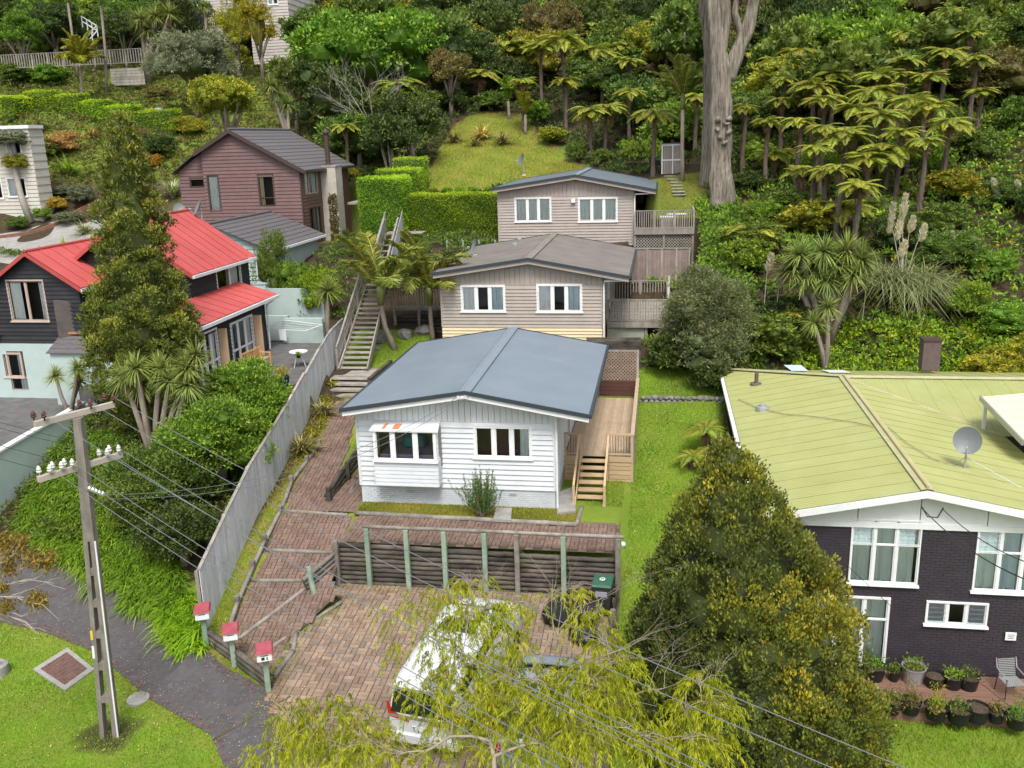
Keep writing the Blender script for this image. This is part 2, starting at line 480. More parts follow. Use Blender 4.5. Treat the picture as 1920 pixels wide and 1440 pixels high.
M_aqua = mat('pale_aqua_masonry', (.36, .45, .435), (.42, .51, .49), scale=1.5, rough=.7, bump=.1, bscale=30, dirt=(.35, .42, .40), dirt_amt=.3)
M_purple = mat('dark_purple_brick', (.032, .025, .034), (.042, .034, .045), rough=.6, bump=.25, bscale=40, island=.06)
M_alu = mat('grey_aluminium', (.35, .35, .35), rough=.35, metal=.4)
M_taupe = mat('taupe_window_frame', (.40, .32, .27), rough=.5)
M_timber = mat('new_pine', (.40, .28, .165), (.50, .365, .225), scale=3, stretch=(1, 1, 8), rough=.65, rnd=.10)
M_deckpine = mat('pine_decking', (.34, .25, .165), (.46, .35, .245), scale=3, stretch=(8, .7, 8), rough=.7, rnd=.13, dirt=(.22, .17, .12), dirt_amt=.4)
M_oldwood = mat('weathered_timber', (.20, .18, .155), (.33, .305, .27), scale=3, stretch=(1, 1, .35), rough=.85, rnd=.18, bump=.3, bscale=25, dirt=(.1, .1, .075), dirt_amt=.5)
M_fencewood = mat('silvered_paling', (.40, .42, .43), (.58, .60, .61), scale=2.2, stretch=(3, 3, .5), rough=.8, rnd=.12, bump=.2, bscale=20, dirt=(.16, .165, .15), dirt_amt=.55)
M_darklog = mat('dark_creosote_log', (.022, .019, .016), (.12, .10, .085), scale=2.5, stretch=(.6, 1, 2), rough=.9, rnd=.45, bump=.5, bscale=18, dirt=(.10, .12, .045), dirt_amt=.55, dscale=1.6)
M_greylog = mat('greyed_log', (.13, .115, .10), (.26, .24, .21), scale=3, rough=.9, rnd=.2, bump=.5, bscale=18, dirt=(.09, .10, .05), dirt_amt=.5, dscale=2)
M_greenpost = mat('green_treated_post', (.16, .235, .17), (.26, .33, .25), scale=3, rough=.85, rnd=.12, dirt=(.12, .13, .09), dirt_amt=.5)
M_redstain = mat('dark_red_stain', (.075, .028, .022), (.10, .04, .032), rough=.6, rnd=.1)
M_asphalt = mat('asphalt_footpath', (.062, .056, .06), (.095, .086, .088), scale=5, rough=.9, bump=.3, bscale=90, dirt=(.055, .05, .042), dirt_amt=.6, dscale=.8)
M_concrete = mat('concrete', (.22, .215, .20), (.32, .31, .29), scale=3, rough=.85, bump=.2, bscale=50, dirt=(.13, .125, .11), dirt_amt=.5)
M_darkconc = mat('dark_concrete', (.085, .082, .082), (.14, .135, .13), scale=2, rough=.85, bump=.2, bscale=40, dirt=(.06, .058, .055), dirt_amt=.5)
M_paver = mat('clay_paver', (.17, .118, .082), (.28, .205, .148), scale=1.3, rough=.85, bump=.3, bscale=60, island=.22, dirt=(.13, .115, .10), dirt_amt=.8, dscale=.4)
M_paverpath = mat('clay_path_paver', (.125, .08, .062), (.205, .138, .108), scale=1.3, rough=.85, bump=.3, bscale=60, island=.16, dirt=(.13, .10, .075), dirt_amt=.7, dscale=.7)
M_joint = mat('mossy_joint', (.055, .045, .03), (.09, .075, .05), scale=4, rough=.95)
M_soil = mat('dark_soil', (.045, .03, .02), (.08, .055, .035), scale=6, rough=.95, bump=.5, bscale=15)
M_stone = mat('basalt_rock', (.10, .095, .09), (.24, .23, .215), scale=4, rough=.9, bump=.7, bscale=10, dirt=(.10, .12, .05), dirt_amt=.5, dscale=3)
M_bark = mat('grey_bark', (.15, .12, .095), (.27, .23, .185), scale=3, stretch=(3, 3, .6), rough=.9, bump=.8, bscale=6)
M_palebark = mat('pale_bark', (.30, .27, .23), (.42, .38, .33), scale=3, rough=.85, bump=.3, bscale=20)
M_darkbark = mat('fern_trunk_fibre', (.07, .052, .038), (.16, .125, .095), scale=5, stretch=(4, 4, .6), rough=.95, bump=.9, bscale=14)
M_black_pl = mat('black_plastic', (.012, .012, .013), rough=.45)
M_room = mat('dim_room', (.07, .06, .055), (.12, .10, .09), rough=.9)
M_curtain = mat('pale_curtain', (.66, .72, .68), (.76, .80, .77), rough=.9)
M_bluecurtain = mat('blue_grey_curtain', (.52, .62, .68), (.66, .74, .78), rough=.9)
M_whitecurtain = mat('white_net_curtain', (.80, .81, .81), rough=.9)
M_steel = mat('galvanised_steel', (.42, .43, .44), rough=.35, metal=.6)
M_dish = mat('grey_dish', (.13, .145, .15), rough=.45)
M_wire = mat('power_line', (.13, .135, .15), rough=.5)
M_darkwire = mat('black_cable', (.02, .02, .02), rough=.5)
M_glass = glassmat()

# ------------------------------------------------------------ ground
def ground_mat():
 m = bpy.data.materials.new('ground_cover'); m.use_nodes = True
 nt = m.node_tree; N = nt.nodes; L = nt.links
 b = N['Principled BSDF']; b.inputs['Roughness'].default_value = .95; b.inputs['Specular IOR Level'].default_value = .15
 geo = N.new('ShaderNodeNewGeometry')
 def noise(s, d=6, r=.65):
  n = N.new('ShaderNodeTexNoise'); n.inputs['Scale'].default_value = s; n.inputs['Detail'].default_value = d
  n.inputs['Roughness'].default_value = r
  L.new(geo.outputs['Position'], n.inputs['Vector']); return n.outputs['Fac']
 def ramp(f, c1, c2, p1=.35, p2=.65):
  r = N.new('ShaderNodeValToRGB'); L.new(f, r.inputs[0])
  r.color_ramp.elements[0].position = p1; r.color_ramp.elements[1].position = p2
  r.color_ramp.elements[0].color = _rgb(c1); r.color_ramp.elements[1].color = _rgb(c2); return r.outputs[0]
 def mix(f, a, c):
  x = N.new('ShaderNodeMix'); x.data_type = 'RGBA'; L.new(f, x.inputs['Factor']); L.new(a, x.inputs['A']); L.new(c, x.inputs['B']); return x.outputs['Result']
 def attr(n):
  a = N.new('ShaderNodeAttribute'); a.attribute_name = n; return a.outputs['Fac']
 fine = ramp(noise(14, 8, .8), (.085, .17, .010), (.19, .33, .022), .3, .7)
 big = ramp(noise(.5), (.10, .20, .012), (.19, .29, .025))
 green = mix(ramp(noise(1.7), (.3, .3, .3), (.7, .7, .7)), fine, big)
 dry = ramp(noise(9, 8, .8), (.17, .16, .035), (.30, .25, .085), .3, .7)
 f2 = N.new('ShaderNodeMath'); f2.operation = 'MULTIPLY'
 L.new(attr('dry'), f2.inputs[0]); L.new(ramp(noise(.8, 8, .75), (.1,) * 3, (1,) * 3, .38, .62), f2.inputs[1])
 grass = mix(f2.outputs[0], green, dry)
 soil = ramp(noise(5, 8, .8), (.028, .022, .014), (.085, .06, .035))
 col = mix(attr('soil'), grass, soil)
 L.new(col, b.inputs['Base Color'])
 bp = N.new('ShaderNodeBump'); bp.inputs['Strength'].default_value = .8; bp.inputs['Distance'].default_value = .06
 L.new(noise(22, 6, .8), bp.inputs['Height']); L.new(bp.outputs[0], b.inputs['Normal'])
 return m
M_ground = ground_mat()

def px_poly(pts): return [tuple(hit(*p)[:2]) for p in pts]
LAWN_HILL = px_poly([(795, 352), (815, 300), (850, 235), (905, 212), (985, 215), (1010, 255), (1060, 290), (1130, 330), (1000, 372), (800, 372)])
def soilness(x, y):
 s = np.where((y > 41) | (x < -13.2) & (y > 24.3), 1.0, 0.0)
 s = np.where(inpoly(x, y, LAWN_HILL), 0, s)
 s = np.where((x > -.9) & (x < 2.6) & (y < 41), 0, s)
 s = np.where((x > 2.6) & (x < 3.6) & (y > 27), 1, s)
 s = np.where((x < -13) & (y < 24.3) & (y > 20) & (x > -24) & (x + y > 6), s, s)
 s = np.where((x > -1) & (x < 3.6) & (y > 55) & (y < 63), 0.35, s)
 s = np.where((x < -36) & (y > 70) & (y < 95), 0.25, s)
 s = np.where((x < -20) & (x > -36) & (y > 60) & (y < 84), .55, s)
 s = np.where(np.hypot(x + 13.7, y - 18.05) < .75, .9, s)
 s = np.where((x > -15.2) & (x < -10) & (y > 39) & (y < 43.5), 0.1, s)
 return s
def dryness(x, y):
 d = np.where(inpoly(x, y, LAWN_HILL), .6, .45)
 d = np.where((x < -9.9) & (x > fence_x(y) - .3) & (y > 20.5) & (y < 40), .85, d)
 d = np.where((x > -10.4) & (x < -3) & (y > 27) & (y < 28.4), .7, d)
 d = np.where((x < -36) & (y > 70), .5, d)
 return d
def terrain():
 def axis(lo, hi, a, b, fine, coarse):
  l = list(np.arange(lo, a, coarse)) + list(np.arange(a, b, fine)) + list(np.arange(b, hi + coarse, coarse))
  return np.array(l)
 xs = axis(-170, 170, -30, 16, .3, 2.5); ys = axis(-40, 230, 14, 66, .3, 2.5)
 X, Y = np.meshgrid(xs, ys)
 Z = H(X, Y)
 far = np.hypot(X, Y - 60) > 75
 Z = Z + np.where((Y > 44) | (X < -30) | (X > 16), 1, 0) * 0.0
 nx, ny = len(xs), len(ys)
 idx = np.arange(nx * ny).reshape(ny, nx)
 q = np.stack([idx[:-1, :-1], idx[:-1, 1:], idx[1:, 1:], idx[1:, :-1]], -1).reshape(-1, 4)
 me = bpy.data.meshes.new('ground')
 me.vertices.add(nx * ny); me.loops.add(4 * len(q)); me.polygons.add(len(q))
 me.vertices.foreach_set('co', np.stack([X, Y, Z], -1).astype(np.float32).ravel())
 me.loops.foreach_set('vertex_index', q.astype(np.int32).ravel())
 me.polygons.foreach_set('loop_start', np.arange(0, 4 * len(q), 4, dtype=np.int32))
 for nm, fn in (('soil', soilness), ('dry', dryness)):
  a = me.attributes.new(nm, 'FLOAT', 'POINT'); a.data.foreach_set('value', fn(X.ravel(), Y.ravel()).astype(np.float32))
 me.materials.append(M_ground); me.update(calc_edges=True)
 me.polygons.foreach_set('use_smooth', [True] * len(q))
 tag(link('ground', me), kind='structure')
terrain()

# footpath, drives, patio
FOOT = px_poly([(-60, 1035), (60, 1040), (150, 1080), (230, 1120), (330, 1205), (375, 1215), (500, 1295), (520, 1330), (560, 1470), (420, 1440), (395, 1380), (280, 1312), (180, 1225), (90, 1190), (10, 1170), (-60, 1165)])
drape('footpath', FOOT, M_asphalt, .03)
FJ = [hit(545, 1310), hit(400, 1390)]
mb = MB(); mb.tube([FJ[0] + [0, 0, .035], (FJ[0] + FJ[1]) / 2 + [0, 0, .035], FJ[1] + [0, 0, .035]], .035, 5); mb.build('path_joint', M_joint, kind='structure')
drape('parking_court', [(-38, 22), (-24.15, 22), (-24.15, 34), (-19.2, 34.4), (-19.2, 35.3), (-38, 35.3)], M_darkconc, .03, zfun=lambda x, y: np.interp(x, [-24.15, -22], [2.93, 2.95]))
drape('patio', [(-18.95, 34.6), (-15.0, 34.6), (-15.5, 43.3), (-18.95, 43.3)], M_darkconc, .03)
drape('driveway_upper', px_poly([(-20, 490), (0, 440), (70, 425), (140, 405), (185, 392), (200, 420), (165, 450), (100, 480), (40, 500)]), M_concrete, .05)

# ------------------------------------------------------------ house kit
def wallmap(p0, ud):
 p0 = Vector(p0); ud = Vector(ud).normalized(); nd = Vector((ud.y, -ud.x, 0))   # nd: outward, for u running left to right seen from outside
 return lambda u, n, z: Vector((p0.x + ud.x * u + nd.x * n, p0.y + ud.y * u + nd.y * n, z))
def span(poly, z):
 us = []
 n = len(poly)
 for i in range(n):
  (u0, z0), (u1, z1) = poly[i], poly[(i + 1) % n]
  if (z0 - z) * (z1 - z) <= 0 and z0 != z1: us.append(u0 + (u1 - u0) * (z - z0) / (z1 - z0))
 if len(us) < 2: return None
 return min(us), max(us)
def boards(parent, W, poly, openings, m, z0, z1, cover=.18, t=.048, name='weatherboard'):
 """lapped horizontal boards over the wall polygon (u,z) between z0 and z1, broken at the openings"""
 n = max(1, round((z1 - z0) / cover)); c = (z1 - z0) / n
 for i in range(n):
  a = z0 + i * c; b = a + c
  s0 = span(poly, a + .004); s1 = span(poly, b - .004) or (span(poly, a + c * .6))
  if not s0: continue
  if not s1: mid = (s0[0] + s0[1]) / 2; s1 = (mid, mid)
  segs = [[s0[0], s0[1], s1[0], s1[1]]]
  zm = (a + b) / 2
  for (o0, o1, oz0, oz1) in openings:
   if oz0 < zm < oz1:
    new = []
    for g in segs:
     if g[1] <= o0 or g[0] >= o1: new.append(g); continue
     if g[0] < o0: new.append([g[0], o0, g[2], o0])
     if g[1] > o1: new.append([o1, g[1], o1, g[3]])
    segs = new
  for g in segs:
   if g[1] - g[0] < .03: continue
   MB().hexa([W(g[0], t, a), W(g[1], t, a), W(g[1], -.02, a), W(g[0], -.02, a),
     W(g[2], .003, b + .012), W(g[3], .003, b + .012), W(g[3], -.02, b + .012), W(g[2], -.02, b + .012)]).build(name, m, parent)
def vboards(parent, W, poly, m, u0, u1, z0, ztop, step=.3, openings=(), name='gable_board'):
 """vertical boards up to the roof line ztop(u)"""
 n = max(1, round((u1 - u0) / step)); w = (u1 - u0) / n
 for i in range(n):
  a = u0 + i * w + .006; b = u0 + (i + 1) * w - .006
  MB().hexa([W(a, .02, z0), W(b, .02, z0), W(b, -.02, z0), W(a, -.02, z0), W(a, .02, ztop(a)), W(b, .02, ztop(b)), W(b, -.02, ztop(b)), W(a, -.02, ztop(a))]).build(name, m, parent)
def curtain(W, u0, u1, z0, z1, n0, m, parent, waves=7, seed=0, name='curtain'):
 r = random.Random(seed); k = max(8, int((u1 - u0) * 30))
 ph = r.uniform(0, 6); vs = []; fs = []
 for i in range(k + 1):
  u = u0 + (u1 - u0) * i / k
  d = .035 * sin(ph + i * 2 * pi * waves / k * 1.0) + .02 * sin(i * 1.7 + ph)
  vs += [W(u, n0 + .07 + d * .5, z1), W(u, n0 + .06 + d * .9, z0)]
 for i in range(k): fs.append((2 * i, 2 * i + 2, 2 * i + 3, 2 * i + 1))
 MB().add(vs, fs).build(name, m, parent)
def window(parent, W, u0, u1, z0, z1, cols=(1, 1, 1), rows=(1,), m=None, fw=.07, sill=.05, curt=(), room=M_room, seed=0, depth=1.1, casing=.09, label=None, louvre=(), glass=None):
 """a joinery unit: casing, mullions, a pane per light, sill, room behind; curt = [(fraction0, fraction1, material), ...]"""
 m = m or M_trim
 f = MB()
 def bx(a, b, c, d, n0, n1): f.hexa([W(a, n1, c), W(b, n1, c), W(b, n0, c), W(a, n0, c), W(a, n1, d), W(b, n1, d), W(b, n0, d), W(a, n0, d)])
 bx(u0 - casing, u0, z0, z1, -.06, .045); bx(u1, u1 + casing, z0, z1, -.06, .045)
 bx(u0 - casing, u1 + casing, z1, z1 + casing, -.06, .05); bx(u0 - casing, u1 + casing, z0 - .03, z0, -.06, .046)
 tot = sum(cols); us = [u0 + (u1 - u0) * sum(cols[:i]) / tot for i in range(len(cols) + 1)]
 tr = sum(rows); zs = [z0 + (z1 - z0) * sum(rows[:i]) / tr for i in range(len(rows) + 1)]
 for u in us[1:-1]: bx(u - fw / 2, u + fw / 2, z0, z1, -.05, .03)
 for z in zs[1:-1]: bx(u0, u1, z - fw * .35, z + fw * .35, -.048, .028)
 for i in range(len(cols)):       # sashes
  for j in range(len(rows)):
   a, b, c, d = us[i] + fw / 2 * (i > 0), us[i + 1] - fw / 2 * (i < len(cols) - 1), zs[j], zs[j + 1]
   s = .028
   bx(a, a + s, c, d, -.04, .012); bx(b - s, b, c, d, -.04, .012); bx(a + s, b - s, c, c + s, -.04, .012); bx(a + s, b - s, d - s, d, -.04, .012)
 w = f.build('window', m, parent, label=label)
 for i in range(len(cols)):
  for j in range(len(rows)):
   a, b, c, d = us[i] + .03, us[i + 1] - .03, zs[j] + .02, zs[j + 1] - .02
   if (i, j) in louvre:
    n = max(3, round((d - c) / .13))
    for k in range(n):
     zz = c + (d - c) * k / n; dz = (d - c) / n
     MB().hexa([W(a, .05, zz), W(b, .05, zz), W(b, .045, zz), W(a, .045, zz), W(a, -.03, zz + dz * 1.05), W(b, -.03, zz + dz * 1.05), W(b, -.035, zz + dz * 1.05), W(a, -.035, zz + dz * 1.05)]).build('louvre_pane', glass or M_glass, w)
   else:
    MB().add([W(a, -.02, c), W(b, -.02, c), W(b, -.02, d), W(a, -.02, d)], [(0, 1, 2, 3)]).build('pane', glass or M_glass, w)
 if sill:
  g = MB(); g.hexa([W(u0 - casing - .04, sill + .05, z0 - .09), W(u1 + casing + .04, sill + .05, z0 - .09), W(u1 + casing + .04, 0, z0 - .09), W(u0 - casing - .04, 0, z0 - .09),
      W(u0 - casing - .04, sill + .04, z0 - .032), W(u1 + casing + .04, sill + .04, z0 - .032), W(u1 + casing + .04, 0, z0 - .03), W(u0 - casing - .04, 0, z0 - .03)])
  g.build('sill', m, w)
 D = -depth
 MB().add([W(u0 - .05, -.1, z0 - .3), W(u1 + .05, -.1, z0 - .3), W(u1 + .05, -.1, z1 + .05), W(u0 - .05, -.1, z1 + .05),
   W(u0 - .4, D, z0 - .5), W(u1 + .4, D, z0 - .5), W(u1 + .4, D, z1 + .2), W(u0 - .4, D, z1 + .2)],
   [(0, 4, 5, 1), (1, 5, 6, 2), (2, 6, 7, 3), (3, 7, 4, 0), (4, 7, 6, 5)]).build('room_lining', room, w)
 for k, (a, b, cm) in enumerate(curt):
  curtain(W, u0 + (u1 - u0) * a, u0 + (u1 - u0) * b, z0 - .02, z1, -.16, cm, w, waves=max(2, (b - a) * (u1 - u0) * 4), seed=seed + k)
 return w
def wpx(x0, y0, x1, y1, Y):
 a = atY(x0, y0, Y); b = atY(x1, y1, Y); c = atY(x0, y1, Y); d = atY(x1, y0, Y)
 return (a[0] + c[0]) / 2, (b[0] + d[0]) / 2, (b[2] + c[2]) / 2, (a[2] + d[2]) / 2
def corrugated(parent, O, A, S, m, w=.76, per=.19, amp=.02, s0=lambda u: 0, s1=lambda u: 1, umax=1.0, name='roofing_sheet', lap=.012):
 """sheets side by side along A (eave); each runs up the vector S. s0/s1: fractions of S where the sheet starts/ends at u metres"""
 O = Vector(O); A = Vector(A); S = Vector(S); La = A.length; a = A.normalized(); nrm = a.cross(S).normalized()
 if nrm.z < 0: nrm = -nrm
 n = max(1, round(La / w)); w = La / n
 for i in range(n):
  k = max(2, round(w / per)) * 4
  vs = []; fs = []
  for j in range(k + 1):
   u = i * w + w * j / k
   h = amp * (1 if j % 4 in (0,) else (0 if j % 4 in (1, 3) else -1)) * .5 + lap * (1 - j / k)
   t0, t1 = s0(u), s1(u)
   if t1 < t0: t1 = t0
   p = O + a * u + S * t0 + nrm * h; q = O + a * u + S * t1 + nrm * h
   vs += [p, q]
  for j in range(k): fs.append((2 * j, 2 * j + 2, 2 * j + 3, 2 * j + 1))
  MB().add(vs, fs).build(name, m, parent)
def brickwork(parent, W, u0, u1, z0, z1, m, openings=(), bl=.23, bh=.076, proud=.008, name='brickwork'):
 """running-bond bricks, each its own block, joined as one part"""
 mb = MB(); n = max(1, round((z1 - z0) / bh)); h = (z1 - z0) / n
 for i in range(n):
  a = z0 + i * h; u = u0 - (bl / 2 if i % 2 else 0)
  while u < u1:
   x0 = max(u, u0); x1 = min(u + bl - .01, u1)
   um = (x0 + x1) / 2; zm = a + h / 2
   if x1 - x0 > .03 and not any(o[0] - .02 < um < o[1] + .02 and o[2] < zm < o[3] for o in openings):
    for o in openings:
     if o[2] < zm < o[3]:
      if x0 < o[0] < x1: x1 = o[0]
      if x0 < o[1] < x1: x0 = o[1]
    p = proud * (1 + random.uniform(-.4, .4))
    mb.add([W(x0, p, a), W(x1, p, a), W(x1, p, a + h - .009), W(x0, p, a + h - .009), W(x0, -.01, a), W(x1, -.01, a), W(x1, -.01, a + h - .009), W(x0, -.01, a + h - .009)],
     [(0, 1, 2, 3), (4, 7, 6, 5), (0, 4, 5, 1), (3, 2, 6, 7), (0, 3, 7, 4), (1, 5, 6, 2)])
   u += bl
 return mb.build(name, m, parent, kind='stuff')
def solidwall(parent, W, poly_rects, m, name='wall', t=.12, n0=0.0):
 mb = MB()
 for (a, b, c, d) in poly_rects:
  mb.hexa([W(a, n0, c), W(b, n0, c), W(b, n0 - t, c), W(a, n0 - t, c), W(a, n0, d), W(b, n0, d), W(b, n0 - t, d), W(a, n0 - t, d)])
 return mb.build(name, m, parent)
def rects(u0, u1, z0, z1, ops):
 """wall rectangle minus openings as rectangles"""
 us = sorted({u0, u1, *[min(max(v, u0), u1) for o in ops for v in o[:2]]}); out = []
 for a, b in zip(us, us[1:]):
  if b - a < 1e-4: continue
  m_ = (a + b) / 2; zs = z0
  for o in sorted([o for o in ops if o[0] < m_ < o[1]], key=lambda o: o[2]):
   if o[2] > zs: out.append((a, b, zs, min(o[2], z1)))
   zs = max(zs, o[3])
  if zs < z1: out.append((a, b, zs, z1))
 return out

# ------------------------------------------------------------ white weatherboard house
def gable_roof(parent, xl, xr, xk, zl, zr, zk, y0, y1, m, fascia, barge, t=.05, cap=True):
 MB().slab([(xl, y0, zl), (xk, y0, zk), (xk, y1, zk), (xl, y1, zl)], t).build('roof', m, parent)
 MB().slab([(xk, y0, zk), (xr, y0, zr), (xr, y1, zr), (xk, y1, zk)], t).build('roof', m, parent)
 for (xa, za, xb, zb) in ((xl, zl, xk, zk), (xk, zk, xr, zr)):
  for yy, s in ((y0, -1), (y1, 1)):
   ya, yb = (yy - .05, yy) if s < 0 else (yy, yy + .05)
   MB().hexa([(xa, ya, za - .1), (xb, ya, zb - .1), (xb, yb, zb - .1), (xa, yb, za - .1), (xa, ya, za + .03), (xb, ya, zb + .03), (xb, yb, zb + .03), (xa, yb, za + .03)]).build('barge_flashing', fascia, parent)
   ya, yb = (yy + .01, yy + .04) if s < 0 else (yy - .04, yy - .01)
   MB().hexa([(xa, ya, za - .26), (xb, ya, zb - .26), (xb, yb, zb - .26), (xa, yb, za - .26), (xa, ya, za - .102), (xb, ya, zb - .102), (xb, yb, zb - .102), (xa, yb, za - .102)]).build('bargeboard', barge, parent)
 for xa, za, s in ((xl, zl, -1), (xr, zr, 1)):
  boxpart('gutter', fascia, parent, min(xa, xa + s * .1), max(xa, xa + s * .1), y0, y1, za - .12, za + .005)
 if cap:
  mb = MB()
  for s in (-1, 1):
   sl = (zk - (zl if s < 0 else zr)) / abs(xk - (xl if s < 0 else xr))
   mb.slab([(xk, y0 - .03, zk + .045), (xk + s * .2, y0 - .03, zk + .045 - .2 * sl), (xk + s * .2, y1 + .03, zk + .045 - .2 * sl), (xk, y1 + .03, zk + .045)], .03)
  mb.build('ridge_cap', mat(m.name + '_cap', *( ((.165, .20, .235), (.19, .228, .265)) if 'brown' not in m.name else ((.165, .148, .13), (.21, .19, .17)) )), parent)
  for s in (-1, 1):
   sl = (zk - (zl if s < 0 else zr)) / abs(xk - (xl if s < 0 else xr))
   MB().beam((xk + s * .21, y0 - .03, zk + .05 - .21 * sl), (xk + s * .21, y1 + .03, zk + .05 - .21 * sl), .022, .022).build('ridge_flashing', m, parent)

def white_house():
 X0, X1, Y0, Y1 = -10.15, -3.37, 28.3, 37.4
 h = thing('white_house', 'small white weatherboard house with grey roof, bay window and pine side deck', 'house', (-6.8, 28.3, 1.46))
 xl, xk, xr, zl, zk, zr = -10.42, -6.2, -2.18, 5.03, 5.70, 4.98
 roofz = lambda x: (zk + (zl - zk) * (xk - x) / (xk - xl)) if x < xk else (zk + (zr - zk) * (x - xk) / (xr - xk))
 W = wallmap((X0, Y0, 0), (1, 0, 0))
 bay = wpx(704, 803, 816, 862, 27.8); w2 = wpx(893, 800, 993, 856, 28.3)
 bay_u = (-9.45 - X0, -7.25 - X0); w2u = (w2[0] - X0, w2[1] - X0, w2[2], w2[3])
 ops = [(bay_u[0] + .05, bay_u[1] - .05, 2.4, 4.3), (w2u[0] - .03, w2u[1] + .03, w2u[2] - .03, w2u[3] + .03)]
 Wd = X1 - X0
 solidwall(h, W, [(0, Wd, 1.2, 2.1)], M_whitebrick, 'base_wall', n0=-.03)
 brickwork(h, W, 0, Wd, 1.42, 2.1, M_whitebrick, proud=.003, name='base_brickwork')
 for u in (1.62, 5.2):
  MB().hexa([W(u, .012, 1.86), W(u + .26, .012, 1.86), W(u + .26, 0, 1.86), W(u, 0, 1.86), W(u, .012, 1.96), W(u + .26, .012, 1.96), W(u + .26, 0, 1.96), W(u, 0, 1.96)]).build('vent_grille', M_steel, h)
 poly = [(0, 2.1), (Wd, 2.1), (Wd, 4.45), (0, 4.45)]
 boards(h, W, poly, ops, M_white, 2.1, 4.45, cover=.18)
 top = lambda u: roofz(X0 + u) - .06
 vboards(h, W, None, M_white, 0, Wd, 4.47, top, step=.2)
 # right and left walls, back
 WR = wallmap((X1, Y0, 0), (0, 1, 0)); D = Y1 - Y0
 solidwall(h, WR, [(0, D, 1.2, 2.1)], M_whitebrick, 'base_wall')
 opR = [(3.9, 4.75, 2.45, 4.45), (6.6, 7.8, 3.2, 4.3)]
 boards(h, WR, [(0, 2.1), (D, 2.1), (D, 5.1), (0, 5.1)], opR, M_white, 2.1, 5.1)
 window(h, WR, 6.6, 7.8, 3.2, 4.3, (1, 1), seed=3)
 window(h, WR, 3.9, 4.75, 2.45, 4.45, (1,), (1.1, 1), sill=0, seed=4, label='glazed side door')
 WL = wallmap((X0, Y1, 0), (0, -1, 0))
 solidwall(h, WL, [(0, D, 1.2, 2.1)], M_whitebrick, 'base_wall')
 boards(h, WL, [(0, 2.1), (D, 2.1), (D, 4.9), (0, 4.9)], [(2, 3.4, 3.2, 4.3), (5.5, 6.9, 3.2, 4.3)], M_white, 2.1, 4.9)
 window(h, WL, 2, 3.4, 3.2, 4.3, (1, 1), seed=5); window(h, WL, 5.5, 6.9, 3.2, 4.3, (1, 1), seed=6)
 WB = wallmap((X1, Y1, 0), (-1, 0, 0))
 solidwall(h, WB, [(0, Wd, 1.2, 4.95)], M_white, 'back_wall')
 MB().slab([(X0, Y1 - .02, 4.95), (X0, Y1 - .1, 4.95), (xk, Y1 - .1, 5.6), (xk, Y1 - .02, 5.6)], .02)
 for c, uu in ((0, X0), (1, X1)):
  boxpart('corner_board', M_white, h, uu - .05, uu + .05, Y0 - .045, Y0 + .06, 2.1, 4.5 if c == 0 else 4.75)
 # front window
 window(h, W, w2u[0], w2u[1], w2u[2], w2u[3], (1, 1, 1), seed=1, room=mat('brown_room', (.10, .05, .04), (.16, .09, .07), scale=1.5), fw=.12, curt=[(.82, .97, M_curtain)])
 # bay
 b0, b1 = bay_u; n = .5; zb0, zb1 = 2.3, 3.2; zt = 4.3
 WF = lambda u, nn, z: W(u, nn + n, z)
 boards(h, WF, [(b0, zb0), (b1, zb0), (b1, zb1), (b0, zb1)], [], M_white, zb0, zb1 - .06, cover=.14, t=.02, name='bay_board')
 for s, uu in ((-1, b0), (1, b1)):
  MB().hexa([W(uu, n - .01, zb0), W(uu + s * .02, n - .01, zb0), W(uu + s * .02, 0, zb0), W(uu, 0, zb0), W(uu, n - .01, zb1), W(uu + s * .02, n - .01, zb1), W(uu + s * .02, 0, zb1), W(uu, 0, zb1)]).build('bay_side', M_white, h)
 MB().hexa([W(b0, n, zb0 - .02), W(b1, n, zb0 - .02), W(b1, 0, zb0 - .02), W(b0, 0, zb0 - .02), W(b0, n, zb0), W(b1, n, zb0), W(b1, 0, zb0), W(b0, 0, zb0)]).build('bay_floor', M_white, h)
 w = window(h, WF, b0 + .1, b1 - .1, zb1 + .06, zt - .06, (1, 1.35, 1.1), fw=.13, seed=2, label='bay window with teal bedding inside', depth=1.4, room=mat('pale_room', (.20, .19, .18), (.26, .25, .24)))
 for s, uu in ((-1, b0 + .01), (1, b1 - .01)):
  f = MB()
  for (a, c, d, e) in ((.0, .07, zb1, zt), (n - .1, n - .055, zb1, zt), (.07, n - .1, zb1, zb1 + .08), (.07, n - .1, zt - .08, zt)):
   f.hexa([W(uu - .02, c, d), W(uu + .02, c, d), W(uu + .02, a, d), W(uu - .02, a, d), W(uu - .02, c, e), W(uu + .02, c, e), W(uu + .02, a, e), W(uu - .02, a, e)])
  fr = f.build('bay_side_window', M_trim, h)
  MB().add([W(uu, .07, zb1 + .08), W(uu, n - .1, zb1 + .08), W(uu, n - .1, zt - .08), W(uu, .07, zt - .08)], [(0, 1, 2, 3)]).build('pane', M_glass, fr)
 MB().hexa([W(b0 + .15, .3, 3.24), W(b1 - .15, .3, 3.24), W(b1 - .15, -.9, 3.24), W(b0 + .15, -.9, 3.24), W(b0 + .15, .3, 3.36), W(b1 - .15, .3, 3.36), W(b1 - .15, -.9, 3.36), W(b0 + .15, -.9, 3.36)]).build('bedspread', mat('lilac_cloth', (.38, .28, .40), (.42, .32, .44)), w)
